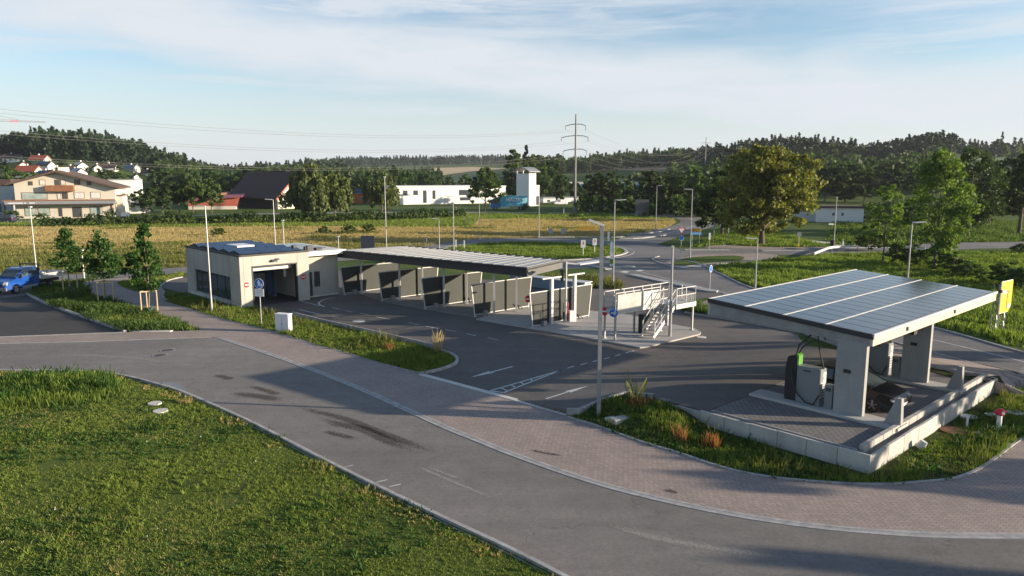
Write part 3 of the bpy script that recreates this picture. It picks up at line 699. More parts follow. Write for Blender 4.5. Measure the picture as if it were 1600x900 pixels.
A = G(378, 482); A.z = 0; HZ = math.atan2(.69, .72)
hall = thing('car_wash_hall', 'pale concrete car wash hall with open gate and blue solar roof', 'building', A, HZ)
HW, HD, HH = 5.75, 11.0, 3.95
def hall_build():
    t = .28
    b = MB()      # front wall with gate opening x 1.0..4.65, z 0..3.1
    b.b(0, 1.0, 0, t, 0, HH - .01); b.b(4.65, HW, 0, t, 0, HH - .01); b.b(1.0, 4.65, 0, t, 3.1, HH - .01)
    # left wall with long window y 1.9..9.1, z .35..2.25
    b.b(0, t, t, 1.9, 0, HH - .01); b.b(0, t, 9.1, HD, 0, HH - .01); b.b(0, t, 1.9, 9.1, 0, .35); b.b(0, t, 1.9, 9.1, 2.25, HH - .01)
    # rear wall with a second gate, inner wall
    b.b(t, 1.0, HD - t, HD, 0, HH - .01); b.b(4.65, HW, HD - t, HD, 0, HH - .01); b.b(1.0, 4.65, HD - t, HD, 3.1, HH - .01)
    b.b(HW - t, HW, t, HD - t, 0, HH - .01)
    b.build('wall', m_wall, hall)
    b = MB(); b.b(t, HW - t, t, HD - t, .012, .03); b.build('floor', m_int, hall)
    b = MB(); b.b(-.02, HW + .02, -.02, HD + .02, HH - .01, HH + .09); b.build('roof', m_dark, hall)
    b = MB(); b.b(-.05, HW + .05, -.05, .10, HH + .0, HH + .13); b.b(-.05, .1, -.05, HD + .05, HH + .0, HH + .12); b.b(-.05, HW, HD - .1, HD + .05, HH, HH + .12); b.build('roof_edge', m_char, hall)
    mj = M('joint', (.16, .155, .15), .9, .1, 3)
    for q in ((-.006, 0, 5.4, 5.42, 2.26, HH - .02), (.98, 1.0, -.006, 0, 3.12, HH - .02), (4.75, 4.77, -.006, 0, 3.12, HH - .02), (-.006, 0, 1.86, 1.88, 2.26, HH - .02), (-.006, 0, 9.2, 9.22, .02, HH - .02), (.28, .30, -.006, 0, 0, HH - .02)):
        MB().b(*q).build('panel_joint', mj, hall)
    # plinth
    b = MB(); b.b(-.06, 0, -.0, HD, -.02, .22); b.build('plinth', m_concl, hall)
    # window
    w = MB(); w.b(.10, .16, 1.9, 9.1, .35, .42); w.b(.10, .16, 1.9, 9.1, 2.18, 2.25)
    for y in (1.9, 3.1, 4.75, 6.4, 7.9, 9.03): w.b(.09, .17, y, y + .07, .35, 2.25)
    wf = w.build('window', m_dark, hall)
    g = MB(); g.b(.12, .14, 1.95, 9.05, .40, 2.2); g.build('pane', m_glass, wf)
    # gate frame, roller box, washing machine inside
    b = MB(); b.b(.93, 1.03, -.03, .30, 0, 3.14); b.b(4.62, 4.72, -.03, .30, 0, 3.14); b.b(.93, 4.72, -.03, .30, 3.08, 3.18); b.build('gate_frame', m_dark, hall)
    b = MB(); b.b(1.1, 4.5, .5, .95, 2.72, 3.0); b.build('roller_box', m_steel, hall)
    b = MB(); b.b(1.2, 1.5, 3.4, 4.6, 0, 2.6); b.b(4.2, 4.5, 3.4, 4.6, 0, 2.6); b.b(1.2, 4.5, 3.4, 4.6, 2.6, 2.95); b.build('wash_gantry', M('gantry_grey', (.16, .17, .18), .5, .1, 2), hall)
    b = MB()
    for x in (1.85, 3.85): b.tube((x, 3.2, .3), (x, 3.2, 2.4), .34, .34, 12)
    b.tube((1.6, 3.6, 2.4), (4.1, 3.6, 2.4), .3, .3, 12); b.build('brush', M('brush_blue', (.03, .06, .12), .9, .4, 30), hall)
    b = MB(); b.b(4.15, 4.35, 1.2, 1.35, 1.95, 2.6); b.b(4.0, 4.1, .9, 1.1, 2.45, 2.62); b.build('signal_box', m_steelw, hall)
    # floodlight over the gate
    b = MB(); b.bc((2.75, -.16, 3.5), (.42, .2, .12), 0, .4); b.bc((3.02, -.12, 3.58), (.3, .14, .1), .3, .3); b.b(2.78, 2.84, -.1, 0, 3.46, 3.54); b.build('floodlight', M('lamp_grey', (.10, .10, .11), .4, .1, 3), hall)
    # recessed annex to the right, with its own low roof
    X1 = 9.0; RY = 1.0
    b = MB(); b.b(HW, 6.0, RY, RY + .25, 0, 3.55); b.b(6.55, X1, RY, RY + .25, 0, .85); b.b(6.0, X1, RY, RY + .25, 2.15, 3.55); b.b(7.25, X1, RY, RY + .25, .85, 2.15); b.b(6.55, 6.72, RY, RY + .25, .85, 2.15)
    b.b(X1 - .25, X1, RY + .25, 8.5, 0, 3.55); b.b(HW, X1, 8.25, 8.5, 0, 3.55)
    b.build('annex_wall', m_wall, hall)
    b = MB(); b.b(6.0, 6.55, RY + .10, RY + .15, 0, 2.15); b.build('door', M('annex_door', (.05, .055, .06), .5, .1, 2), hall)
    w = MB(); w.b(6.72, 7.25, RY + .02, RY + .1, .85, .92); w.b(6.72, 7.25, RY + .02, RY + .1, 2.08, 2.15); w.b(6.72, 6.78, RY + .02, RY + .1, .92, 2.08); w.b(7.19, 7.25, RY + .02, RY + .1, .92, 2.08)
    wf = w.build('window', m_dark, hall); g = MB(); g.b(6.78, 7.19, RY + .05, RY + .07, .92, 2.08); g.build('pane', m_glass, wf)
    b = MB(); b.b(HW + .01, X1 + .35, .15, 8.6, 3.56, 3.92); b.build('annex_roof', M('white_fascia', (.62, .61, .58), .7, .05, 2), hall)
    b = MB(); b.b(HW, X1, .95, 1.0, .0, .12); b.build('annex_kerb', m_concl, hall)
    # roof: shallow tents of solar modules running across, skylight, vents
    z = HH + .10
    for k in range(5):
        y0 = .7 + k * 2.06
        b = MB()
        for (ya, za, yb, zb) in ((y0, .06, y0 + .98, .27), (y0 + 1.98, .06, y0 + 1.0, .27)):
            n = 1.0 if yb > ya else -1.0
            for j in range(3):
                x0 = .35 + j * 1.72; 
                if k == 2 and j == 1 : continue
                if k == 3 and j == 1: continue
                x1 = x0 + 1.68
                b.add([(x0, ya, z + za), (x1, ya, z + za), (x1, yb, z + zb), (x0, yb, z + zb), (x0, ya, z + za - .035), (x1, ya, z + za - .035), (x1, yb, z + zb - .035), (x0, yb, z + zb - .035)],
                      [(0, 1, 2, 3), (7, 6, 5, 4), (0, 4, 5, 1), (1, 5, 6, 2), (2, 6, 7, 3), (3, 7, 4, 0)])
        b.build('solar_row', m_pvb, hall)
        b = MB(); b.yz([(y0 + .04, z), (y0 + .99, z + .24), (y0 + 1.94, z)], .28, .33); b.build('solar_rack', m_dark, hall); b = MB(); b.yz([(y0 + .04, z), (y0 + .99, z + .24), (y0 + 1.94, z)], HW - .33, HW - .28); b.build('solar_rack', m_dark, hall)
    b = MB(); b.b(2.15, 3.65, 5.3, 7.6, z, z + .26); b.build('skylight', M('skylight_white', (.55, .56, .58), .3, .03, 3), hall)
    z2 = 3.93
    b = MB(); b.b(6.1, 8.6, 2.2, 7.8, z2, z2 + .05); b.build('annex_solar', m_pvb, hall)
    b = MB(); b.tube((6.1, 1.2, z2), (6.1, 1.2, z2 + .35), .12, .12, 10); b.bc((6.55, 1.3, z2 + .2), (.5, .35, .35)); b.bc((7.3, 1.2, z2 + .1), (.7, .3, .18), .3); b.build('roof_vent', m_black, hall)
    b = MB(); b.bc((5.3, 1.5, z + .2), (.35, .3, .35), .2); b.bc((5.0, 2.4, z + .12), (.3, .6, .16), .1); b.build('roof_vent', m_dark, hall)
hall_build()
def hw(x, y, z=0): return A + rotz(HZ) @ Vector((x, y, z))
no_entry('red no entry sign on the left gate pier of the hall', hw(.48, -.02, 1.78), HZ, .2)
no_entry('red no entry sign on the right gate pier of the hall', hw(5.2, -.02, 1.95), HZ, .2)

# ================================================================== WASH BAY CANOPY
WR = Vector((.77, -.638, 0)); WD = Vector((.74, .673, 0))
o0 = G(742, 496)
bay = thing('wash_bay_canopy', 'long flat canopy with dark fascia over the open wash bays', 'canopy', (o0.x, o0.y, 0))
P1, P2, P3, P4 = G(527, 391, 3.8), G(824, 419, 3.8), G(879, 406.5, 3.8), G(628, 384.5, 3.8)
def off(p, q, s): return p + (q - p) * s
def bay_build():
    b = MB()
    b.prism([P1, P2, P3, P4], 3.64, 3.74); b.build('roof', m_dark, bay, world=True)
    for (a, c, h0, h1, m_, nm) in ((P1, P2, 3.2, 3.8, m_char, 'fascia'), (P2, P3, 3.2, 3.8, M('end_fascia_grey', (.11, .11, .105), .5, .08, 2), 'end_fascia'), (P3, P4, 3.5, 3.88, m_dark, 'rear_fascia'), (P4, P1, 3.5, 3.8, m_steelw, 'left_fascia')):
        b = MB(); d = (c - a).normalized(); n = Vector((-d.y, d.x, 0)) * .09
        b.prism([a, c, c + n, a + n], h0, h1); b.build(nm, m_, bay, world=True)
    # glass-like solar sheets with pale bars running front to back
    b = MB(); s = MB(); n = 20; 
    for k in range(n):
        a0, a1 = off(P1, P2, (k + .04) / n * .985 + .008), off(P1, P2, (k + .96) / n * .985 + .008); c0, c1 = off(P4, P3, (k + .04) / n * .985 + .008), off(P4, P3, (k + .96) / n * .985 + .008)
        for j in range(3):
            q = [off(a0, c0, .03 + j * .315), off(a1, c1, .03 + j * .315), off(a1, c1, .03 + j * .315 + .305), off(a0, c0, .03 + j * .315 + .305)]
            b.prism(q, 3.80, 3.83)
        e0, e1 = off(P1, P2, (k + .98) / n * .985 + .008), off(P4, P3, (k + .98) / n * .985 + .008)
        s.beam(off(e0, e1, .02) + Vector((0, 0, .045)), off(e0, e1, .985) + Vector((0, 0, .045)), .07, .05)
    b.build('solar_sheet', M('pale_solar_sheet', (.17, .18, .19), .25, .2, 1.2, 0, 0, .9), bay, world=True); s.build('roof_bar', M('bar_grey', (.22, .225, .23), .5, .1, 2), bay, world=True)
    # columns
    for px, py in ((565.4, 459), (625, 469.6), (694, 480), (772, 494), (600, 452.5), (660, 464.5), (729, 475), (807, 488.5)):
        p = G(px, py); b = MB(); b.beam((p.x, p.y, .0), (p.x, p.y, 3.64), .15, .15); b.bc((p.x, p.y, .02), (.3, .3, .04)); b.build('column', m_steelw, bay, world=True)
    b = MB()
    for fx, fy, gx, gy in ((565.4, 459, 600, 452.5), (625, 469.6, 660, 464.5), (694, 480, 729, 475), (772, 494, 807, 488.5)):
        p, q = G(fx, fy), G(gx, gy); d = (q - p).normalized(); b.beam(p - d * .3 + Vector((0, 0, 3.54)), q + d * 2.3 + Vector((0, 0, 3.54)), .12, .18)
    b.build('roof_beam', m_steel, bay, world=True)
bay_build()
m_panel = M('bay_panel', (.050, .054, .049), .7, .08, 1.0, 0, 0, .25)
def screen(px, py, label, wd=WD, ln=5.3, extra=False):
    p = G(px, py); t = thing('wash_bay_screen', label, 'partition', (p.x, p.y, 0), math.atan2(wd.y, wd.x), 'grey screens between the wash bays')
    z0, z1 = .22, 2.4
    b = MB(); b.xz([(.05, z0), (ln - .05, z0), (ln + .28, z1), (-.28, z1)], -.02, .02); pn = b.build('panel', m_panel, t)
    b = MB()
    for x in (1.25, 2.55, 3.85): b.b(x - .012, x + .012, -.026, .026, z0, z1 - .02)
    b.build('seam', m_dark, pn)
    f = MB(); f.beam((.0, 0, .06), (-.31, 0, z1 + .03), .07, .06); f.beam((ln, 0, .06), (ln + .31, 0, z1 + .03), .07, .06)
    f.beam((-.3, 0, z1 + .02), (ln + .3, 0, z1 + .02), .06, .06); f.beam((.02, 0, z0 - .02), (ln - .02, 0, z0 - .02), .06, .06)
    f.build('frame', m_steelw, t)
    f = MB(); f.bc((0, 0, .03), (.25, .2, .06)); f.bc((ln, 0, .03), (.25, .2, .06)); f.build('foot', m_steel, t)
    g = MB(); g.beam((ln * .72, -.06, .5), (ln * .80, -.2, .12), .05, .05); g.beam((ln * .78, -.06, .48), (ln * .86, -.2, .10), .05, .05); g.beam((ln * .7, -.08, .52), (ln * .8, -.08, .5), .06, .06); g.build('mat_clamp', m_dark, t)
    g = MB(); g.bc((.85, -.18, .22), (.3, .28, .44)); g.build('drain_box', m_steel, t)
    return t
screen(538.5, 461.5, 'grey trapezoid wash screen nearest the hall')
screen(597.5, 471.5, 'second grey wash screen counted from the hall')
screen(664.5, 483.8, 'third grey wash screen counted from the hall')
screen(742, 496, 'fourth grey wash screen, at the open end of the canopy')
s5 = screen(832.7, 513.6, 'free-standing grey screen in full sun beyond the canopy', ln=5.5)
# far back low screens seen through the bays
p5 = G(832.7, 513.6)
no_entry('red no entry sign on the corner of the sunlit screen', p5 + Vector((-.32, -.12, 2.03)), 0.25, .24)
def tpost(px, py, h, a, c, label):
    p = G(px, py); t = thing('hose_post', label, 'post', (p.x, p.y, 0), math.atan2(WD.y, WD.x), 'white T posts beside the sunlit screen')
    b = MB(); b.beam((0, 0, 0), (0, 0, h), .2, .2); b.build('column', m_steelw, t)
    b = MB(); b.beam((-a, 0, h + .04), (c, 0, h + .04), .14, .09); b.build('crossbar', m_steelw, t); return t
tpost(861.4, 509, 3.25, .9, .95, 'left white T post in front of the sunlit screen')
tpost(897, 502.8, 3.3, .7, .95, 'right white T post in front of the sunlit screen')
p = G(883.7, 505.9); t = thing('lamp_post', 'slim white post with curved lamp arm at the sunlit screen', 'lamp post', (p.x, p.y, 0))
b = MB(); b.tube((0, 0, 0), (0, 0, 4.3), .075, .06, 10); b.bc((0, 0, .04), (.4, .4, .08)); b.build('post', m_steelw, t)
b = MB(); b.path([(-.05, 0, 4.2), (.6, .1, 4.12), (1.2, .2, 4.1)], .06, 6); b.build('arm', m_steelw, t)
b = MB(); b.yz([(0, 0), (.55, .05), (.6, .12), (.0, .1)], -.0, 1.6); hd = b.build('lamp_head', m_sw, t); hd.location = (.95, 0, 4.05); hd.rotation_euler = (0, R(-6), R(12))
b = MB(); b.bc((-.28, 0, 3.35), (.2, .25, .75)); b.bc((-.3, -.1, 3.7), (.3, .2, .16)); b.build('camera_box', m_black, t)
p = G(893.5, 503.9); t = thing('vacuum_unit', 'small white vacuum cabinet with red lance beside the T post', 'vacuum cleaner', (p.x, p.y, 0), .2)
b = MB(); b.b(-.22, .22, -.2, .2, 0, .85); b.build('cabinet', m_sw, t, bevel=.02)
b = MB(); b.path([(-.3, -.1, .2), (-.36, -.15, .9), (-.3, -.1, 1.45)], .03, 6); b.build('lance', m_red, t)
b = MB(); b.path([(-.2, -.1, .7), (-.5, -.2, .4), (-.45, -.2, .1), (-.25, -.15, .05)], .035, 6); b.build('hose', m_black, t)
# low rear boundary: bluish tank and pale panels behind the bays
p = G(858, 452); t = thing('water_tank', 'low blue-grey trough behind the screens, seen past the canopy end', 'tank', (p.x, p.y, 0), math.atan2(WR.y, WR.x))
b = MB(); b.b(-4.6, 3.8, 0, 1.0, 0, .9); b.build('tank', M('tank_blue', (.20, .26, .32), .5, .1, 1), t, bevel=.03)
b = MB(); b.b(-4.7, 3.9, -.1, 1.1, .9, .97); b.build('rim', m_steelw, t)

# concrete island under the screens and stairs
isl = [(744, 500), (800, 509.5), (850, 518), (939, 533.5), (985, 542), (1000, 545), (1012, 543.5), (1093, 524), (1095, 521), (1085, 515), (1040, 507), (985, 494), (930, 488), (880, 480), (840, 476), (815, 480)]
sheet_pts = gl(isl)
b = MB(); b.prism(sheet_pts, -.05, .10); struct(b.build('traffic_island', M('island_concrete', (.34, .325, .31), .9, .12, .7, .2)), 'concrete island under the end screen and the stairs')
bayf = gl([(560, 459), (597, 472), (664, 484.5), (742, 497), (815, 480), (758, 462), (700, 450), (640, 440), (580, 445)])
sheet('bay_floor', bayf, .03, M('bay_floor', (.22, .205, .19), .85, .2, .6, .2), 'grey-brown floor of the wash bays')

# ================================================================== STEEL STAIRS AND DECK
SO = G(960.5, 534.6); SO.z = .1; SA = math.atan2(.638, .77)
st = thing('service_platform', 'galvanised steel platform with stairs and railings on the concrete island', 'platform', SO, SA)
def stairs():
    Z = 1.78; W0, W1 = 0.0, .95      # local x along the deck, y across (+ = away from the street)
    Lx = 6.3
    b = MB(); b.b(0, Lx, W0, W1, Z, Z + .05); b.b(4.3, Lx, -1.2, W0, Z, Z + .05); b.build('deck', M('deck_grating', (.36, .37, .38), .5, .2, 8, 0, .4), st)
    b = MB(); b.b(-.03, 4.3, -.05, -.0, Z - .18, Z + .12); b.b(-.05, 0, -.05, W1 + .05, Z - .18, Z + .12); b.b(-.03, Lx, W1, W1 + .05, Z - .18, Z + .12)
    b.b(Lx, Lx + .05, -1.25, W1 + .05, Z - .18, Z + .12); b.b(4.3, Lx, -1.25, -1.2, Z - .18, Z + .12); b.build('edge_beam', m_steelw, st)
    for x, y in ((.05, .03), (.05, W1 - .05), (2.8, W1 - .05), (4.4, W1 - .05), (6.2, W1 - .05), (6.2, -1.1), (4.4, .03)):
        q = MB(); q.beam((x, y, 0), (x, y, Z), .1, .1); q.bc((x, y, .015), (.22, .22, .03)); q.build('leg', m_steel, st)
    def rail(pts, nm='railing', bars=True):
        q = MB()
        for a, c in zip(pts[:-1], pts[1:]):
            a, c = Vector(a), Vector(c); n = max(1, round((c - a).length / .9))
            for dz in (1.08, .62): q.beam(a + Vector((0, 0, dz)), c + Vector((0, 0, dz)), .045, .045)
            for k in range(n + 1): 
                p = a + (c - a) * k / n; q.beam(p, p + Vector((0, 0, 1.08)), .04, .04)
            if bars:
                m = max(2, round((c - a).length / .14))
                for k in range(1, m):
                    p = a + (c - a) * k / m; q.beam(p + Vector((0, 0, .1)), p + Vector((0, 0, .62)), .014, .014)
        return q.build(nm, m_steelw, st)
    zz = Z + .05
    rail([(0, W1, zz), (Lx, W1, zz)]); rail([(0, 0, zz), (0, W1, zz)]); rail([(0, 0, zz), (4.2, 0, zz)]); rail([(Lx, W1, zz), (Lx, -1.2, zz)]); rail([(Lx, -1.2, zz), (4.35, -1.2, zz)])
    # light mesh cover on the outer side
    b = MB(); b.b(.12, 2.45, -.075, -.06, zz + .05, zz + .98); bn = b.build('cover_sheet', M('white_sheet', (.36, .36, .34), .4, .25, 2.2, .2), st)
    b = MB(); b.b(2.5, 4.1, -.07, -.06, zz + .1, zz + .95); g = b.build('mesh_panel', M('fine_mesh', (.42, .43, .43), .5, .2, 5), st)
    # flight of stairs parallel to the deck, rising towards the landing
    x0, x1 = 2.35, 4.3; y0, y1 = -1.15, -.2; n = 9
    b = MB()
    for k in range(n):
        x = x0 + (x1 - x0) * (k + .4) / n; z = Z * (k + 1) / (n + 1); b.b(x - .02, x + .22, y0, y1, z, z + .035)
    b.build('tread', m_steel, st)
    for y in (y0, y1):
        b = MB(); b.beam((x0 - .1, y, 0.05), (x1, y, Z + .02), .04, .2); b.build('stringer', m_steelw if y == y0 else m_steel, st)
        b = MB(); b.beam((x0, y, .95), (x1, y, Z + 1.1), .045, .045); b.beam((x0, y, .1), (x0, y, .97), .04, .04); b.beam((x0, y, .5), (x1, y, Z + .6), .03, .03)
        b.beam(((x0 + x1) / 2, y, Z / 2), ((x0 + x1) / 2, y, Z / 2 + 1.0), .04, .04); b.beam((x1, y, Z), (x1, y, Z + 1.1), .04, .04); b.build('handrail', m_steelw, st)
    b = MB(); b.bc((3.1, .35, .62), (.55, .45, 1.2)); b.build('cabinet', m_black, st)
stairs()
q = G(1046.4, 527.6); q.z = .1
t = thing('lamp_post', 'tall plain steel post in front of the stairs', 'lamp post', q); b = MB(); b.tube((0, 0, 0), (0, 0, 2.2), .1, .1, 10); b.tube((0, 0, 2.2), (0, 0, 5.6), .085, .06, 10); b.build('post', m_steel, t); b = MB(); b.bc((0, 0, 5.64), (.16, .16, .1)); b.build('cap', m_steelw, t)
def sw(x, y, z): return SO + rotz(SA) @ Vector((x, y, z))
no_entry('red no entry sign on the end of the steel platform', sw(-.12, .78, 1.72), -.15, .26)
t = thing('direction_sign', 'round blue sign with white arrow on the steel platform', 'road sign', sw(-.1, .05, 1.72), -.05)
b = MB(); disc(b, (0, 0, 0), .26, 24, 0, .02); b.build('plate', m_blue, t)
b = MB(); b.b(-.17, .08, -.016, -.011, -.03, .03); b.xz([(.19, 0), (.04, .13), (.0, .10), (.08, 0), (.0, -.10), (.04, -.13)], -.016, -.011); b.build('arrow', m_sw, t)

# ================================================================== CHARGING TERRACE
m_lb = concrete('l_block_concrete', (.46, .45, .42), .22)
a0 = C0.copy()
terr = thing('charging_terrace', 'paved charging terrace held by pale concrete retaining walls', 'terrace', C0, DA)
def terrace():
    X0, X1, Y0, Y1 = -3.8, 10.65, -1.5, 7.4
    b = MB(); b.b(X0 + .1, X1 - .1, Y0 + .55, 4.95, -.1, ZT); b.build('paving', m_terr, terr)
    b = MB(); b.b(X0 + .1, X1 - .1, Y0 + .1, Y0 + .55, -.1, ZT - .14); b.b(X0 + .1, X0 + .45, 4.95, Y1, -.1, ZT - .05); b.build('gravel_bed', M('gravel', (.22, .20, .18), .95, .6, 22, .8), terr)
    # retaining wall elements, one per L block, heights stepping a little
    y = Y0; k = 0
    hs = [.66, .64, .64, .62, .60, .60, .54, .5]
    while y < Y1 - .1:
        w = 1.12; b = MB(); b.b(X0, X0 + .11, y + .008, min(y + w, Y1) - .008, -.05, hs[min(k, 7)]); b.build('wall_block', m_lb, terr, bevel=.008); y += w; k += 1
    x = X0 + .11; k = 0
    while x < X1 - .1:
        w = 1.45; b = MB(); b.b(x + .008, min(x + w, X1) - .008, Y0, Y0 + .11, -.2, .62 + .012 * (k % 3)); b.build('wall_block', m_lb, terr, bevel=.008); x += w; k += 1
    b = MB(); b.b(X1 - .11, X1, Y0 + .11, 4.9, -.2, .64); b.build('wall_block', m_lb, terr)
    x = X0 + .5; 
    while x < X1 - .4:
        b = MB(); b.b(x + .012, x + .80, Y0 + .42, Y0 + .60, .3, ZT + .17); b.build('kerb_block', M('kerb_block', (.36, .345, .32), .9, .15, 3, .3), terr, bevel=.01); x += .82
    b = MB(); b.b(X1 - .32, X1 - .14, Y0 + .6, 4.9, .3, ZT + .15); b.build('kerb_block', m_kerb2, terr)
    b = MB(); b.b(X0 + .3, X0 + .38, Y0 + .6, 4.9, .3, ZT + .03); b.build('paving_edge', m_kerb2, terr)
    for xx in (-.5, 6.5):      # raised strips that carry pillars and chargers
        b = MB(); b.prism([(xx, -1.15), (xx + 1.0, -1.15), (xx + 1.0, 4.95), (xx, 4.95)], ZT, ZT + .11); b.build('plinth', m_conc, terr, bevel=.012)
terrace()
cano = thing('charging_canopy', 'timber and concrete charging canopy with tilted grey solar roof', 'canopy', tw(-.05, .15, ZT), DA)
m_fin = concrete('pillar_concrete', (.33, .33, .32), .18)
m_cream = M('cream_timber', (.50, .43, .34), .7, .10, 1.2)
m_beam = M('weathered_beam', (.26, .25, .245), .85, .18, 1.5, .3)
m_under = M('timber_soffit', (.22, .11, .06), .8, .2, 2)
def canopy():
    LX, LY = 15.7, 7.3; z0 = 4.0 - ZT; rise = .5; top = lambda p: z0 + rise * p[1] / LY; 
    zb = lambda p: z0 - .42 - .02 + (rise - .28) * p[1] / LY
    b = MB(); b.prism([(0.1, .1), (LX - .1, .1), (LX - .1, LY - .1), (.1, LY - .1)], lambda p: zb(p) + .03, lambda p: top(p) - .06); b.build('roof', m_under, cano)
    b = MB(); b.prism([(0, 0), (LX, 0), (LX, .1), (0, .1)], zb, lambda p: top(p) - .02); b.build('fascia', m_cream, cano)
    b = MB(); b.prism([(0, LY - .1), (LX, LY - .1), (LX, LY), (0, LY)], zb, lambda p: top(p) - .02); b.build('rear_fascia', m_cream, cano)
    b = MB(); b.prism([(0, .1), (.12, .1), (.12, LY - .1), (0, LY - .1)], zb, lambda p: top(p) - .17); b.build('end_beam', m_beam, cano); b = MB(); b.prism([(LX - .12, .1), (LX, .1), (LX, LY - .1), (LX - .12, LY - .1)], zb, lambda p: top(p) - .05); b.build('end_beam', m_beam, cano)
    b = MB(); b.prism([(-.05, -.02), (.06, -.02), (.06, LY), (-.05, LY)], lambda p: top(p) - .17, lambda p: top(p) + .03); b.build('dark_edge', m_dark, cano)
    b = MB(); b.prism([(-.05, -.06), (LX, -.06), (LX, .04), (-.05, .04)], lambda p: top(p) - .05, lambda p: top(p) + .05)
    n = 16; w = (LY - .1) / 4
    p_ = MB()
    for j in range(4):
        for i in range(n):
            x = .1 + i * (LX - .2) / n; x2 = .1 + (i + 1) * (LX - .2) / n - .055; ya = .07 + j * w + .05; yb = .07 + (j + 1) * w - .05
            p_.prism([(x, ya), (x2, ya), (x2, yb), (x, yb)], lambda p: top(p) - .02, lambda p: top(p) + .02)
    p_.build('solar_panel', m_pvg, cano)
    for j in range(1, 5):
        y = .07 + j * w; b.prism([(-.03, y - .032), (LX, y - .032), (LX, y + .032), (-.03, y + .032)], lambda p: top(p) - .02, lambda p: top(p) + .035)
    b.build('roof_bar', m_steelw, cano)
    for x in (.12, 7.12):
        b = MB(); b.prism([(x - .13, .2), (x + .13, .2), (x + .13, 1.35), (x - .13, 1.35)], .1, lambda p: zb(p) + .05); fb = b.build('pillar', m_fin, cano, bevel=.01)
        b = MB(); b.b(x - .2, x - .13, .75, 1.0, 1.75, 1.88); b.build('wall_lamp', m_black, fb)
    for x in (3.4, 9.2): b = MB(); b.bc((x, -.03, z0 - .22), (.1, .06, .16)); b.build('lamp', M('lamp_grey', (.1, .1, .11)), cano)
    b = MB()
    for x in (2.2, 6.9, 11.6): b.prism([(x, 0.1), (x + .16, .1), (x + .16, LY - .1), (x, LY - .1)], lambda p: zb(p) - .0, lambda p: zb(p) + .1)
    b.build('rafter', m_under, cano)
    b = MB(); b.bc((5.2, .5, z0 - .62), (.35, .5, .3)); b.build('speaker', m_black, cano)
canopy()
m_chg = M('charger_grey', (.18, .195, .205), .45, .05, 2)
m_lime = M('charger_green', (.06, .27, .02), .45, .05, 2)
def charger(x, label, arm=True):
    t = thing('charging_station', label, 'charger', tw(x, 2.55, ZT + .11), DA, 'fast chargers under the canopy')
    b = MB(); b.b(-.28, .28, -.5, .5, 0, 1.55); c = b.build('cabinet', m_chg, t, bevel=.03)
    b = MB(); b.b(-.305, -.28, -.1, .22, 1.38, 1.43); b.build('badge', m_dark, c)
    b = MB(); b.b(-.02, .26, -.47, -.505, .9, 1.4); 
    for k in range(6): b.b(-.2, .2, -.512, -.503, .35 + k * .12, .40 + k * .12)
    b.build('vent', m_steelw, c)
    b = MB(); b.yz([(.52, 0), (1.02, 0), (1.05, 1.3), (.95, 1.85), (.52, 1.85)], -.22, .26); b.build('dispenser', m_black, t, bevel=.02)
    b = MB(); b.yz([(.50, 1.45), (.62, 1.6), (.60, 2.0), (.50, 1.95)], -.15, .2); b.build('green_cap', m_lime, t)
    if arm:
        b = MB(); b.path([(.0, .72, 1.8), (.0, .6, 2.35), (.05, .2, 2.8), (.05, -.1, 3.12)], .035, 6); b.path([(.05, -.1, 3.12), (.0, -.25, 2.4), (.0, -.5, 1.55)], .03, 6)
        b.path([(.03, .66, 1.9), (.05, .45, 2.3), (.05, 0.1, 2.6), (.05, -.15, 2.7), (.05, -.4, 1.7), (.05, -.5, 1.1)], .028, 6); b.build('cable_arm', m_black, t)
        b = MB(); b.path([(-.26, .75, 1.4), (-.38, .62, .9), (-.42, .35, .4), (-.42, 0, .12), (-.36, -.3, .06), (-.3, -.5, .5)], .032, 6); b.build('cable', m_black, t)
    return t
charger(.15, 'grey fast charger with bright green cap and raised cable arm')
charger(7.1, 'second grey fast charger, in shade behind the black car', True)
def terminal(x, label):
    t = thing('payment_terminal', label, 'payment terminal', tw(x, 1.72, ZT + .11), DA, 'payment posts beside the pillars')
    b = MB(); b.b(-.15, .15, -.16, .16, 0, .98); c = b.build('post', m_chg, t, bevel=.015)
    b = MB(); b.b(-.165, -.15, -.1, .1, .72, .86); b.build('screen', m_glass, c); return t
terminal(.1, 'short grey payment post between charger and front pillar'); terminal(7.05, 'short grey payment post beside the rear pillar')
def wedge(x, y, label):
    t = tag(None or (lambda: (lambda b: b.build('bollard', m_fin, None, bevel=.01))(MB().yz([(.0, 0), (.62, 0), (.22, 1.05), (.04, 1.05)], -.13, .13)))(), label, 'bollard', 'wedge-shaped concrete bollards')
    t.location = tw(x, y, ZT + .11); t.rotation_euler = (0, 0, DA)
wedge(.0, -1.1, 'concrete wedge bollard in front of the car headlight'); wedge(6.9, -1.1, 'concrete wedge bollard right of the rear pillar')
# dark hose cover on the ground by the front pillar
tag(MB().prism([(0, 0), (.5, -.5), (.58, -.42), (.1, .1)], 0, .07).build('wheel_stop', m_black), 'black rubber strip on the ground by the front pillar', 'wheel stop')
bpy.data.objects['wheel_stop'].location = tw(.55, .1, ZT); 

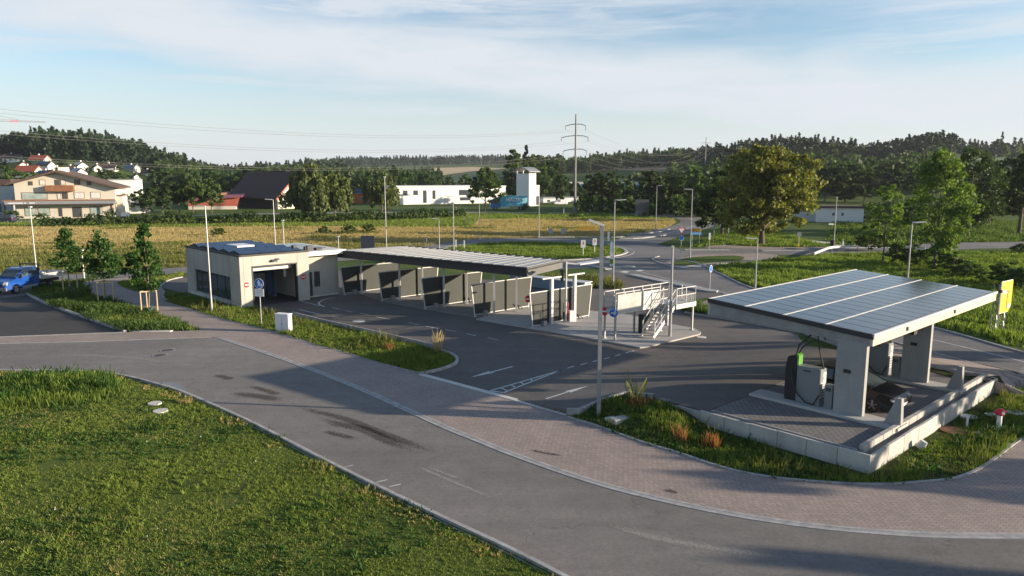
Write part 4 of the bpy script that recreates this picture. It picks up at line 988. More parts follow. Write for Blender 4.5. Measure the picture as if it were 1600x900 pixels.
# ================================================================== TREES AND PLANTS
rng = np.random.default_rng(11)
lf_dark = leafy('leaf_dark', (.014, .032, .009), (.060, .098, .026), .25)
lf_mid = leafy('leaf_mid', (.026, .055, .012), (.10, .155, .036), .3)
lf_light = leafy('leaf_light', (.050, .095, .014), (.17, .25, .045), .4)
lf_gold = leafy('leaf_gold', (.036, .055, .011), (.24, .24, .050), .35)
lf_willow = leafy('leaf_willow', (.040, .065, .018), (.16, .19, .065), .3)
lf_con = leafy('leaf_conifer', (.010, .022, .010), (.032, .058, .024), .2, .15)
lf_maple = leafy('leaf_maple', (.015, .045, .010), (.060, .13, .025), 1.5)
m_bark = M('bark', (.10, .08, .06), .95, .3, 6, .6)
m_barkl = M('bark_young', (.22, .17, .12), .9, .2, 8, .3)

def cards(cen, size, aspect=1.0, droop=0.0, seed=1, updown=.0):
    """one four-cornered leaf clump per centre, random tilt"""
    r = np.random.default_rng(seed); n = len(cen)
    a = r.normal(size=(n, 3)); a[:, 2] *= (1 - droop); a /= np.linalg.norm(a, axis=1, keepdims=True) + 1e-9
    b = r.normal(size=(n, 3)); 
    if droop: b = b * (1 - droop) + np.array([0, 0, -1.0]) * droop * 2
    b -= a * (a * b).sum(1, keepdims=True); b /= np.linalg.norm(b, axis=1, keepdims=True) + 1e-9
    s = (size * (.55 + .9 * r.random(n)))[:, None] / 2 if np.isscalar(size) else size[:, None] / 2
    q = np.stack([cen - a * s * .55 - b * s * aspect, cen + a * s * .9 - b * s * .2 * aspect, cen + a * s * .35 + b * s * aspect, cen - a * s * .95 + b * s * .35 * aspect], 1)
    return q.reshape(-1, 3), np.arange(4 * n).reshape(-1, 4)
def lobed(seed, H, z0, rx, ncl, per):
    # a broad crown built from bulging boughs of different size, leaves sitting mostly on their outer skin
    r = np.random.default_rng(seed); h = (H - z0); nl = 13 + int(r.random() * 5); out = []; L_ = []
    for k in range(nl):
        t = .10 + .80 * (k + r.random() * .8) / nl; an = k * 2.4 + r.random() * 1.1; w = math.sin(math.pi * (t * .80 + .16)) ** .8
        rad = rx * w * (.30 + .42 * r.random()); s = rx * (.27 + .20 * r.random()) * (.75 + .4 * w)
        L_.append((np.array([math.cos(an) * rad, math.sin(an) * rad, z0 + h * (.04 + .80 * t)]), s))
    L_.append((np.array([0, 0, z0 + h * .80]), rx * .34)); L_.append((np.array([0, 0, z0 + h * .45]), rx * .45))
    W_ = np.array([s ** 2 for _, s in L_]); W_ /= W_.sum()
    for k in range(ncl):
        c, s = L_[r.choice(len(L_), p=W_)]; v = r.normal(size=3); v[2] = v[2] * .8 + .25; v /= np.linalg.norm(v); cc = c + v * s * (.62 + .42 * r.random()) * np.array([1, 1, .8]); cr = s * (.22 + .22 * r.random())
        p = r.normal(size=(per, 3)); p /= np.linalg.norm(p, axis=1, keepdims=True); p *= (r.random((per, 1)) ** .5) * cr; p[:, 2] *= .7; out.append(cc + p)
    o = np.concatenate(out); o[:, 2] = np.minimum(np.maximum(o[:, 2], z0 * .75), H * 1.02); return o
def crown_pts(seed, H, z0, rx, ncl, per, kind='round'):
    if kind == 'round': return lobed(seed, H, z0, rx, ncl, per)
    r = np.random.default_rng(seed); h = H - z0; out = []
    for k in range(ncl):
        t = r.random(); 
        if kind == 'round': prof = math.sin(math.pi * min(1, max(.02, t * .93 + .07)) ** .8) ** .65
        elif kind == 'oval': prof = math.sin(math.pi * (t * .94 + .04)) ** .7
        elif kind == 'young': prof = (.95 - .62 * abs(t - .28) / .72 if t > .28 else .55 + 1.4 * t) ; prof = prof * (1 - .55 * max(0, t - .55) / .45)
        elif kind == 'poplar': prof = .5 + .5 * math.sin(math.pi * min(1, t * .9 + .1)) if t < .8 else (1 - t) * 4.2 + .1
        elif kind == 'cone': prof = (1 - t) ** .85 * 1.0 + .03
        elif kind == 'spread': prof = (math.sin(math.pi * (t * .8 + .18)) ** .5)
        an = r.random() * 2 * math.pi; rad = rx * prof * (.35 + .65 * math.sqrt(r.random())) * (1 + .22 * math.sin(an * 3 + seed) + .12 * math.sin(an * 5 + seed * 2 + t * 6))
        c = np.array([math.cos(an) * rad, math.sin(an) * rad, z0 + t * h])
        cr = (rx * .26 if kind not in ('poplar', 'young') else rx * .35) * (.6 + .7 * r.random())
        if kind == 'cone': cr = rx * .18 * (1.1 - t)
        p = r.normal(size=(per, 3)); p /= np.linalg.norm(p, axis=1, keepdims=True); p *= (r.random((per, 1)) ** .5) * cr; p[:, 2] *= .75
        out.append(c + p)
    o = np.concatenate(out); o[:, 2] = np.maximum(o[:, 2], z0 * .8); return o
def tree(name, label, cat, H, z0, rx, kind='round', leaf=lf_mid, ncl=60, per=40, size=.5, seed=1, bark=None, trunk_r=None, loc=(0, 0, 0), limbs=7, droop=0, aspect=1.0, lean=0, group=None):
    t = thing(name, label, cat, loc, 0, group); r = random.Random(seed); tr = trunk_r or H * .022
    pts = crown_pts(seed, H, z0, rx, ncl, per, kind)
    if droop:      # hanging strands
        rr = np.random.default_rng(seed + 5); n = len(pts); pts[:, 2] -= rr.random(n) ** 1.5 * (pts[:, 2] - H * .12) * .75 * (np.hypot(pts[:, 0], pts[:, 1]) / rx)
    v, f = cards(pts, size, aspect, droop, seed)
    fast_mesh('crown', v, f, leaf, t)
    b = MB(); top = Vector((lean, 0, z0 + (H - z0) * .75)); mid = Vector((lean * .3 + r.uniform(-.1, .1), r.uniform(-.1, .1), z0 * .9))
    b.path([(0, 0, -.15), (0, 0, .3), mid, (mid + top) / 2 + Vector((r.uniform(-.2, .2), r.uniform(-.2, .2), 0)), top], tr * 1.15, 8, tr * .2)
    for k in range(limbs):
        an = k * 2.4 + r.random(); s = mid.lerp(top, .05 + .6 * k / max(1, limbs)); l = rx * (.75 - .35 * k / max(1, limbs))
        e = s + Vector((math.cos(an) * l, math.sin(an) * l, (H - z0) * .16 + l * .35)); m_ = s.lerp(e, .5) + Vector((0, 0, -l * .06))
        b.path([s, m_, e], tr * .42, 5, tr * .1)
    b.build('trunk', bark or m_bark, t)
    return t

# --- large single trees, right of the roundabout
b0 = G(1190, 383); b0.z = 0
tree('oak_tree', 'huge old tree with golden-green crown beside the roundabout', 'tree', 15.3, 2.0, 8.3, 'round', lf_gold, 270, 115, .34, 3, trunk_r=.55, loc=b0, limbs=11)
tree('oak_tree', 'dark lower half of a tree pair leaning into the golden tree from the left', 'tree', 11.5, 1.8, 6.2, 'round', lf_dark, 110, 90, .38, 4, trunk_r=.4, loc=P(1128, 122), limbs=8)
tree('ash_tree', 'fresh light green tree, the larger one, rising behind the charging canopy', 'tree', 12.4, 1.6, 2.9, 'oval', lf_light, 130, 80, .24, 5, trunk_r=.2, loc=P(1459, 77), limbs=12)
tree('ash_tree', 'small thin light green tree beside the white guard rail', 'tree', 9.2, 1.8, 2.0, 'oval', lf_light, 62, 60, .22, 6, trunk_r=.12, loc=P(1379, 84), limbs=9)
tree('dark_tree', 'dark leafy tree at the right edge of the view with thick trunk', 'tree', 15.5, 2.6, 6.0, 'round', lf_dark, 130, 90, .38, 7, trunk_r=.4, loc=P(1592, 128))
tree('dark_tree', 'tall thin-leaved dark tree between light green tree and right edge', 'tree', 14.5, 2.0, 4.8, 'oval', lf_dark, 90, 80, .34, 8, loc=P(1512, 122))
tree('dark_tree', 'bushy dark tree right behind the larger light green tree', 'tree', 12.0, .8, 4.6, 'round', lf_mid, 90, 80, .36, 9, loc=P(1545, 155))
# --- staked young trees
def staked(px, py, H, z0, rx, seed, label, kind='young'):
    p = G(px, py)
    t = tree('young_tree', label, 'tree', H, z0, rx, kind, lf_maple, 50, 46, .19, seed, m_barkl, .06, p, 5, group='young staked trees by the parking lot')
    b = MB()
    for k in range(3):
        an = 2.2 + k * 2.09; b.tube((math.cos(an) * .62, math.sin(an) * .62, 0), (math.cos(an) * .62, math.sin(an) * .62, 1.75), .05, .045, 7)
    for k in range(3):
        a1, a2 = 2.2 + k * 2.09, 2.2 + (k + 1) * 2.09; b.beam((math.cos(a1) * .62, math.sin(a1) * .62, 1.7), (math.cos(a2) * .62, math.sin(a2) * .62, 1.7), .05, .09)
    b.build('stake_frame', M('stake_wood', (.50, .38, .24), .85, .15, 5), t)
    b = MB(); b.bc((.1, -.1, .22), (.35, .35, .5), .4); b.build('water_bag', M('bag_green', (.02, .06, .05), .6, .1, 4), t, bevel=.08)
staked(110, 455, 5.3, 1.9, 1.25, 21, 'leftmost of the three staked young trees')
staked(165, 473, 5.5, 2.0, 1.35, 22, 'middle one of the three staked young trees')
staked(233, 490, 6.4, 1.7, 1.05, 23, 'rightmost and tallest of the three staked young trees')
tree('shrub', 'bushy dark green young tree behind the staked trees', 'shrub', 3.6, .5, 2.0, 'round', lf_maple, 34, 40, .24, 24, m_barkl, .05, G(212, 446), 4)
tree('shrub', 'loose green young tree between the left and middle staked trees', 'shrub', 3.6, .8, 1.2, 'round', lf_maple, 24, 30, .24, 25, m_barkl, .05, G(140, 446), 4)

# --- middle distance trees, every one placed by sight line and distance
tree('willow_tree', 'big hanging willow right of the dark farmhouse, left half', 'tree', 13.8, 1.0, 6.2, 'round', lf_willow, 110, 110, .5, 31, loc=P(487, 175), droop=.6, aspect=1.5)
tree('willow_tree', 'big hanging willow beside the orange shed, right half of the pair', 'tree', 13.2, 1.0, 5.2, 'round', lf_willow, 100, 110, .5, 32, loc=P(524, 179), droop=.6, aspect=1.5)
tree('willow_tree', 'thinner willow in front of the white factory hall', 'tree', 12.4, 1.2, 4.9, 'round', lf_willow, 60, 90, .45, 33, loc=P(597, 185), droop=.55, aspect=1.5)
tree('round_tree', 'round dark tree left of the white tower', 'tree', 13.6, 2.0, 6.2, 'round', lf_mid, 100, 90, .42, 34, loc=P(758, 212))
protos = {}
def far_tree(key, label, px, d, H, W_, cat='tree', group=None, name=None):
    spec = {'dark': ('round', lf_dark), 'mid': ('round', lf_mid), 'oval': ('oval', lf_dark), 'pop': ('poplar', lf_mid), 'con': ('cone', lf_con), 'bush': ('round', lf_mid)}
    kn, lf = spec[key]; p = P(px, d); p.z = T(p.x, p.y) - .1; nm = name or {'dark': 'broadleaf_tree', 'mid': 'broadleaf_tree', 'oval': 'broadleaf_tree', 'pop': 'poplar_tree', 'con': 'conifer_tree', 'bush': 'bush'}[key]
    rr = random.Random(px * 7 + d)
    if key not in protos:
        rxs = {'dark': .42, 'mid': .45, 'oval': .33, 'pop': .17, 'con': .22, 'bush': .6}[key]
        z0 = {'bush': .02, 'con': .05, 'pop': .06}.get(key, .12) * 10
        t = tree(nm, label, cat, 10, z0, rxs * 10, kn, lf, 56, 60, .55, hash(key) % 97 + 5, loc=p, limbs=5, group=group); protos[key] = (t, rxs * 20)
        t.scale = (W_ / (rxs * 20), W_ / (rxs * 20), H / 10); t.rotation_euler = (0, 0, rr.random() * 6)
        return t
    t0, w0 = protos[key]
    t = dup(t0, p, rr.random() * 6.28, label, (W_ / w0, W_ / w0, H / 10)); t.name = nm
    if 'group' in t: del t['group']
    if group: t['group'] = group
    return t
import hashlib
def hash(s): return int(hashlib.md5(s.encode()).hexdigest(), 16)
far_tree('dark', 'dark round tree nearest the white hall side of the row behind the red shed', 229, 190, 8.2, 7)
far_tree('dark', 'second dark round tree in the row left of the red shed', 255, 195, 8.8, 8)
far_tree('dark', 'dark tree in the middle of the row behind the red shed', 281, 205, 10.5, 9)
far_tree('mid', 'green tree in the row behind the red shed, fourth from the left', 302, 205, 10.3, 8)
far_tree('mid', 'brightest green tree ending the row beside the dark farmhouse', 331, 200, 10.0, 8.4)
far_tree('con', 'little pointed conifer beside the white annexe', 226, 165, 3.6, 2.2)
far_tree('mid', 'round green tree at the left edge behind the yellow house', 10, 240, 12.5, 15)
far_tree('bush', 'green bush left of the yellow house wall', 18, 160, 3.2, 5)
far_tree('mid', 'round tree above the white hall roof right of the yellow house', 190, 290, 8, 10)
far_tree('dark', 'round tree behind the white hall', 160, 290, 6.5, 8)
far_tree('mid', 'light green tree among the hillside houses', 38, 505, 9, 7)
far_tree('dark', 'dark tree above the farmhouse roof ridge', 400, 300, 15, 20)
far_tree('dark', 'dark tree behind the farmhouse gable', 445, 300, 15.5, 18)
far_tree('pop', 'tall slim poplar behind the white tower', 802, 330, 21, 8)
far_tree('mid', 'green tree just right of the poplar', 835, 350, 20, 17)
far_tree('con', 'dark conifer right of the poplar', 822, 380, 24, 9)
far_tree('dark', 'green tree left of the big power pole', 862, 330, 18, 15)
far_tree('mid', 'bushy tree behind the white tower annexe', 850, 290, 12, 11)
far_tree('oval', 'narrow dark tree left of the power pole', 875, 260, 11, 5)
far_tree('dark', 'broad dark tree right of the power pole', 940, 215, 13, 14)
far_tree('mid', 'dark green tree in the middle of the clump right of the power pole', 968, 235, 11, 9)
far_tree('dark', 'dark tree closing the gap beside the large road sign', 985, 205, 7.5, 9)
far_tree('dark', 'dark tree behind the lamp post with right-hand head', 1020, 215, 13.5, 13)
far_tree('dark', 'dark tree behind the big golden tree group, left one', 1052, 205, 12, 11)
far_tree('mid', 'dark green tree behind the double signs', 1082, 190, 12.5, 11)
far_tree('dark', 'dark shady tree next to the golden tree, low one', 1105, 165, 9, 10)
far_tree('dark', 'dark tree right of the golden tree', 1288, 250, 14, 13)
far_tree('oval', 'dark upright tree above the white stable roof', 1320, 250, 14, 12)
far_tree('dark', 'dark tree above the right end of the white stable', 1350, 250, 12, 12)
far_tree('dark', 'broad dark tree behind the small light green tree', 1395, 270, 15, 16)
far_tree('mid', 'dark green tree behind the larger light green tree, left side', 1430, 250, 14, 12)
far_tree('oval', 'tall dark tree over the farm road', 1570, 210, 15, 12)
far_tree('mid', 'small bright tree in the far green field on the right', 1537, 330, 8, 8)
far_tree('bush', 'round dark bush at the left of the meadow', 342, 124, 1.7, 2.8)
far_tree('bush', 'round dark bush in the meadow, leftmost of three', 506, 128, 1.7, 2.8)
far_tree('bush', 'round dark bush in the meadow, middle of three', 546, 128, 2.0, 3.0)
far_tree('bush', 'round dark bush in the meadow, rightmost of three', 577, 131, 2.0, 2.8)
far_tree('bush', 'low dark bush at the foot of the power pole', 898, 178, 1.6, 3.6)
far_tree('bush', 'small bush beside the white tower', 821, 220, 2.4, 2.6)
far_tree('bush', 'dark bush under the small light green tree', 1356, 99, 2.6, 6)
far_tree('bush', 'dark bush between the two light green trees', 1410, 83, 3.0, 5)
far_tree('bush', 'dark bush right of the small light green trunk', 1435, 80, 2.6, 4)
far_tree('bush', 'dark bush at the foot of the larger light green tree', 1488, 75, 2.6, 5)
far_tree('bush', 'low dark bush right of the larger light green tree', 1512, 72, 1.8, 4)
far_tree('bush', 'dark bush above the yellow direction sign', 1572, 66, 2.6, 5)
far_tree('bush', 'dark bush at the right edge above the sign', 1602, 64, 2.4, 4)
far_tree('bush', 'small dark bush in the far field', 1600, 95, 1.6, 4)
hl = smooth([P(58, 146), P(120, 148), P(215, 152), P(305, 154), P(420, 158), P(525, 162), P(600, 168), P(680, 176), P(728, 183)], 6)
rh = np.random.default_rng(77); hp_ = []
for p0, p1 in zip(hl[:-1], hl[1:]):
    n = int((p1 - p0).length * 75); t_ = rh.random(n); q = np.stack([p0.x + (p1.x - p0.x) * t_, p0.y + (p1.y - p0.y) * t_ + rh.normal(size=n) * .8, rh.random(n) ** .6 * (2.0 + .5 * math.sin(p0.x * .5) + .4 * math.sin(p0.x * 1.7))], 1); hp_.append(q)
v_, f_ = cards(np.concatenate(hp_), .45, 1.0, 0, 78)
tag(fast_mesh('hedge', v_, f_, lf_dark), 'long dark hedge between the meadow and the houses', 'hedge')
# off to the right, outside the picture: the roadside trees that shade the yard
k = 0
for x, y, H, W_ in ((47, 25, 9.3, 5), (50, 31, 9.6, 4.5), (44, 19, 9, 6), (53, 36.5, 11, 4), (49, 11, 10, 7), (39, 7.5, 9.0, 12), (42, -4, 9, 12)):
    q = dup(protos['dark'][0], (x, y, 0), x * 1.7 + y, f'{["first", "second", "third", "fourth", "fifth", "sixth", "seventh"][k]} roadside tree beyond the right edge', (W_ / 8.4, W_ / 8.4, H / 10)); k += 1

# --- far woods: counted by nobody, one mass each
def template(kind, seed, n=110):
    r = np.random.default_rng(seed)
    if kind == 'con':
        t = r.random(n); an = r.random(n) * 6.283; rad = .20 * (1 - t) ** .8 * (.5 + .5 * r.random(n)); c = np.stack([np.cos(an) * rad, np.sin(an) * rad, .05 + .93 * t], 1)
        v, f = cards(c, .075, 1.7, .3, seed)
    else:
        p = r.normal(size=(n, 3)); p /= np.linalg.norm(p, axis=1, keepdims=True); p *= (.6 + .4 * r.random((n, 1))); c = p * np.array([.36, .36, .42]) + np.array([0, 0, .55]); c[:, 0] *= 1 + .2 * np.sin(c[:, 2] * 9 + seed)
        v, f = cards(c, .15, 1.0, 0, seed)
    return v.reshape(-1, 4, 3)
VPX = [(21, 254, 25), (2, 254, 14), (63, 257, 27), (36, 264, 20), (72, 265, 24), (88, 269, 14), (46, 276, 34), (72, 278, 22), (126, 266, 24), (110, 267, 14), (151, 268, 20), (122, 278, 28), (172, 267, 21), (206, 269, 22), (213, 281, 16), (232, 275, 18), (247, 271, 12)]
VPD = [(a_, GT(a_, b_).y, w_) for a_, b_, w_ in VPX]
def free_of_houses(p, d): return all(not (abs(p - a_) < w_ * .75 + 3 and d < q + 14) for a_, q, w_ in VPD)
TPL = [template('con', 1), template('con', 2, 90), template('dec', 3), template('dec', 4), template('dec', 5, 130)]
def wood(name, label, cells, leaf, conifer=.5, hmin=13, hmax=21, seed=1, step=11, keep=None, grow=1.0):
    """cells: (azimuth pixel from, to, distance from, to) fans filled with trees"""
    r = np.random.default_rng(seed); out = []
    for a0, a1, d0, d1 in cells:
        d = d0
        while d < d1:
            st = step * (.6 + d / 900); w = (a1 - a0) / F * d; n = max(1, int(w / st))
            for k in range(n):
                px = a0 + (a1 - a0) * (k + r.random()) / n; dd = d + r.random() * st
                x, y = (px - 800) / F * dd * 1.0, dd
                if keep and not keep(px, dd): continue
                z = T(x, y); ic = r.random() < conifer
                tp = TPL[r.integers(0, 2)] if ic else TPL[r.integers(2, 5)]; h = (hmin + (hmax - hmin) * r.random()) * grow * (1.1 if ic else 1)
                an = r.random() * 6.28; ca, sa = math.cos(an), math.sin(an); wd = h * (.9 if not ic else 1.0) * (.8 + .5 * r.random())
                q = tp * np.array([wd, wd, h]); q = q @ np.array([[ca, sa, 0], [-sa, ca, 0], [0, 0, 1]]) + np.array([x, y, z - .6]); out.append(q)
            d += st * .9
    v = np.concatenate(out).reshape(-1, 3); f = np.arange(len(v)).reshape(-1, 4)
    o = fast_mesh(name, v, f, leaf); o['kind'] = 'stuff'; o['label'] = label; return o
wood('forest', 'wooded hill on the left above the houses', [(-250, 60, 470, 500), (60, 300, 425, 500), (-250, 300, 500, 900), (300, 540, 640, 1020)], lf_con, .4, 11, 18, 1, 9.0, keep=lambda p, d: free_of_houses(p, d) and not (8 < p < 66 and 600 < d < 650))
wood('forest', 'leafy lower edge of the left hill woods', [(250, 620, 380, 700)], lf_dark, .25, 9, 14, 2, 9.5, keep=lambda p, d: p > 262 or (free_of_houses(p, d) and d > 440))
wood('forest', 'dark trees behind the farmhouse', [(250, 345, 300, 400), (385, 470, 290, 420), (555, 640, 290, 420)], lf_dark, .2, 9, 14, 9, 9)
wood('forest', 'hazy blue wood on the farthest hill', [(500, 860, 1350, 2500)], lf_con, .7, 13, 19, 3, 12)
wood('forest', 'trees at the foot of the far fields', [(560, 860, 400, 560), (600, 700, 600, 800)], lf_dark, .2, 8, 13, 4, 12, keep=lambda p, d: d < 430 or not 690 < p < 800)
wood('forest', 'wood behind the power pole', [(800, 1130, 640, 1000)], lf_dark, .35, 10, 17, 5, 9, keep=lambda p, d: True)
wood('forest', 'trees in front of the orange field', [(800, 1130, 290, 470)], lf_dark, .15, 7.5, 11.5, 6, 9, keep=lambda p, d: not (865 < p < 1045 and d > 305))
wood('forest', 'dark wood along the right skyline', [(1085, 1760, 480, 860)], lf_con, .45, 10, 18, 7, 9.0, keep=lambda p, d: not (1475 < p < 1700 and d < 610))
wood('forest', 'mixed trees at the foot of the right hill', [(1105, 1270, 260, 480), (1270, 1700, 280, 460)], lf_dark, .15, 8, 13, 8, 9.5, keep=lambda p, d: not (1478 < p < 1600 and d > 300))
wood('forest', 'lighter broadleaf trees scattered over the wooded hills', [(-250, 300, 520, 760), (250, 620, 400, 640), (1090, 1760, 480, 760), (800, 1130, 300, 760)], lf_mid, .0, 9, 15, 21, 27, keep=lambda p, d: free_of_houses(p, d) and not (1475 < p < 1700 and d < 610) and not (865 < p < 1045 and d < 640))
wood('undergrowth', 'dark bushes filling the gaps under the trees beyond the far road', [(905, 1000, 196, 235), (1005, 1118, 178, 225)], lf_dark, .0, 4, 6.5, 23, 5.5)
wood('undergrowth', 'dark scrub below the trees on the right', [(1215, 1262, 215, 240), (1345, 1480, 150, 200), (1500, 1700, 185, 215)], lf_dark, .0, 3, 5.5, 24, 7)
wood('forest', 'pale green trees at the wood edges', [(-250, 620, 430, 600), (1090, 1760, 300, 500)], lf_light, .0, 7, 11, 22, 46, keep=lambda p, d: free_of_houses(p, d) and not (1478 < p < 1600))
o = far_tree('con', 'single tall spruce standing above the right skyline', 1558, 640, 24, 7)

# ================================================================== GRASS, WEEDS AND MEADOW (nobody could count them)
def inpoly(px, py, poly):
    c = np.zeros(len(px), bool); n = len(poly)
    for i in range(n):
        x1, y1 = poly[i][0], poly[i][1]; x2, y2 = poly[i - 1][0], poly[i - 1][1]
        m_ = ((y1 > py) != (y2 > py)); 
        with np.errstate(divide='ignore', invalid='ignore'): xi = (x2 - x1) * (py - y1) / (y2 - y1 + 1e-12) + x1
        c ^= m_ & (px < xi)
    return c
def pnoise(x, y, s, seed):
    r = np.random.default_rng(seed); v = np.zeros_like(x)
    for k in range(6):
        a = r.random() * 6.28; f = s * (.5 + r.random() * 1.6); v += np.sin((x * math.cos(a) + y * math.sin(a)) * f + r.random() * 6.28)
    return v / 6
def tufts(name, label, poly, dens, h, w, mat, seed=1, blades=6, clump=.35, hvar=.5, near=None, spread=.05, fn=None, z=0, mask=None, dmin=0, dmax=1e9, lean=.35):
    r = np.random.default_rng(seed); P_ = np.array([(p[0], p[1]) for p in poly]); lo, hi = P_.min(0), P_.max(0)
    n = int((hi[0] - lo[0]) * (hi[1] - lo[1]) * dens); x = lo[0] + r.random(n) * (hi[0] - lo[0]); y = lo[1] + r.random(n) * (hi[1] - lo[1])
    k = inpoly(x, y, P_) & (y > dmin) & (y < dmax) & (np.abs(x) < y * .78 + 4)
    if mask is not None: k &= mask(x, y, r)
    x, y = x[k], y[k]; n = len(x)
    if not n: return
    cl = pnoise(x, y, .9, seed + 3); hh = h * (1 + clump * cl * 1.6) * (1 - hvar / 2 + hvar * r.random(n)); hh = np.maximum(hh, h * .3)
    B = blades; x = np.repeat(x, B); y = np.repeat(y, B); hh = np.repeat(hh, B) * (.6 + .6 * r.random(n * B)); m_ = n * B
    an = r.random(m_) * 6.28; s = spread * r.random(m_); bx = x + np.cos(an) * s; by = y + np.sin(an) * s
    zb = np.full(m_, z) if fn is None else np.array([fn(a, b) for a, b in zip(bx, by)]) + z
    a2 = r.random(m_) * 6.28; ww = w * (.6 + .8 * r.random(m_)) / 2; dx, dy = np.cos(a2) * ww, np.sin(a2) * ww
    ln = hh * lean * (r.random(m_) * 1.6); tx, ty = bx + np.cos(an) * ln, by + np.sin(an) * ln
    V = np.stack([np.stack([bx - dx, by - dy, zb], 1), np.stack([bx + dx, by + dy, zb], 1), np.stack([tx + dx * .25, ty + dy * .25, zb + hh], 1), np.stack([tx - dx * .35, ty - dy * .35, zb + hh * .93], 1)], 1).reshape(-1, 3)
    o = fast_mesh(name, V, np.arange(4 * m_).reshape(-1, 4), mat); o['kind'] = 'stuff'; o['label'] = label; return o
def off_wall(x, y, r):
    a = (x - C0.x) * DX.x + (y - C0.y) * DX.y; b = (x - C0.x) * DY.x + (y - C0.y) * DY.y
    return (b < -1.9) | (a < -4.2) | (a > 11)
def edge_fade(poly, w=2.2):
    c = sum((Vector((p[0], p[1], 0)) for p in poly), Vector()) / len(poly); rx_ = (max(p[0] for p in poly) - min(p[0] for p in poly)) / 2; ry_ = (max(p[1] for p in poly) - min(p[1] for p in poly)) / 2
    return lambda x, y, r: (((x - c.x) / rx_) ** 2 + ((y - c.y) / ry_) ** 2 + .35 * pnoise(x, y, 1.3, 3)) < (.08 + .80 * r.random(len(x)))
g_lawn = leafy('grass_lawn', (.070, .108, .018), (.26, .31, .062), .35, .3, .8)
g_bright = leafy('grass_bright', (.060, .10, .016), (.21, .28, .052), .5, .35, .8)
g_dry = leafy('grass_dry', (.22, .175, .075), (.48, .375, .17), .12, .3, .9)
g_olive = leafy('grass_olive', (.06, .075, .018), (.19, .20, .055), .3, .3, .9)
g_field = leafy('grass_field', (.035, .072, .013), (.13, .185, .036), .15, .3, .8)
LW = [(p.x, p.y) for p in LAWN]
def lawn_in(x, y, r): return np.ones(len(x), bool)
tufts('grass', 'short patchy lawn grass in the foreground', LW, 125, .05, .018, g_lawn, 1, 6, .6, dmax=26, spread=.07, lean=.8, mask=lambda x, y, r: pnoise(x, y, 1.5, 31) > -.8 + .3 * r.random(len(x)))
tufts('grass', 'lawn grass farther from the camera', LW, 60, .06, .026, g_lawn, 2, 6, .6, dmin=26, dmax=60, spread=.10, lean=.8, mask=lambda x, y, r: pnoise(x, y, 1.5, 31) > -.8 + .3 * r.random(len(x)))
tufts('dry_grass', 'thin dry tufts scattered in the lawn', LW, 7, .07, .014, g_dry, 41, 5, .6, dmax=45, spread=.09, lean=.9, mask=lambda x, y, r: pnoise(x, y, .45, 33) > .10)
tufts('flowers', 'tiny white clover flowers in the lawn', LW, .7, .06, .028, M('flower_white', (.62, .62, .55), .8, .1, 5), 42, 2, .5, dmax=40, spread=.05, lean=.2, mask=lambda x, y, r: pnoise(x, y, .9, 35) > .22)
tufts('weeds', 'clumps of darker taller weeds in the lawn', LW, 3, .12, .045, lf_mid, 43, 9, .9, dmax=42, spread=.16, lean=.8, mask=lambda x, y, r: pnoise(x, y, .8, 37) > .18)
tufts('grass', 'brighter weeds standing in patches in the lawn', LW, 16, .10, .028, g_bright, 3, 7, .8, dmax=45, mask=lambda x, y, r: pnoise(x, y, .7, 5) > .12 - .2 * r.random(len(x)), lean=.7)
tufts('grass', 'dark broad-leaved weeds in the lawn', LW, 9, .10, .06, lf_maple, 4, 6, .6, dmax=40, mask=lambda x, y, r: pnoise(x, y, .5, 9) > .05, spread=.12, lean=1.1)
mound = gl([(-60, 584), (60, 583), (170, 590), (195, 612), (150, 632), (60, 640), (-60, 645)])
tufts('tall_grass', 'mound of tall grass at the upper left of the lawn', mound, 60, .34, .035, g_bright, 5, 7, .8, spread=.15, mask=edge_fade(mound))
tufts('tall_grass', 'nettles in the tall grass mound', mound, 14, .42, .06, lf_maple, 6, 8, .8, spread=.25, lean=.6, mask=edge_fade(mound))
kerb_strip = [(p.x, p.y) for p in ribbon_pts([q + Vector((-.35, -.3, 0)) for q in lawn_line[8:]], .35)]
tufts('dry_grass', 'dry straw-coloured grass along the lawn kerb', kerb_strip, 30, .10, .025, g_dry, 7, 6, .7, mask=lambda x, y, r: pnoise(x, y, 1.1, 8) > .0)
B1 = [(p.x, p.y) for p in bed1]; BL = [(p.x, p.y) for p in bedL]; B2 = [(p.x, p.y) for p in bed2]; BS = [(p.x, p.y) for p in bedS]
tufts('weeds', 'green weeds in the bed beside the car wash', B1, 40, .15, .035, g_bright, 10, 7, .7, spread=.12)
tufts('weeds', 'tall dark stems in the bed beside the car wash', B1, 4, .34, .04, g_olive, 11, 7, .8, spread=.12)
tufts('weeds', 'low shrubs under the staked trees', BL, 26, .28, .065, lf_mid, 12, 8, .8, spread=.16, mask=lambda x, y, r: pnoise(x, y, .6, 2) > -.25, lean=.7)
tufts('weeds', 'short grass under the staked trees', BL, 26, .14, .04, g_lawn, 13, 6, .5, spread=.1)
tufts('weeds', 'grass of the small rounded bed', BS, 30, .16, .045, g_lawn, 14, 6, .5, spread=.1)
tufts('weeds', 'weeds in the bed around the charging terrace', B2, 60, .12, .025, g_bright, 15, 7, .8, spread=.12, mask=off_wall, fn=hbed)
tufts('weeds', 'taller plants in the bed around the charging terrace', B2, 5, .24, .035, g_olive, 16, 8, .9, spread=.14, mask=off_wall, fn=hbed)
tufts('weeds', 'dark leafy plants in the bed around the charging terrace', B2, 12, .15, .06, lf_maple, 17, 8, .8, spread=.16, mask=off_wall, fn=hbed, lean=.8)
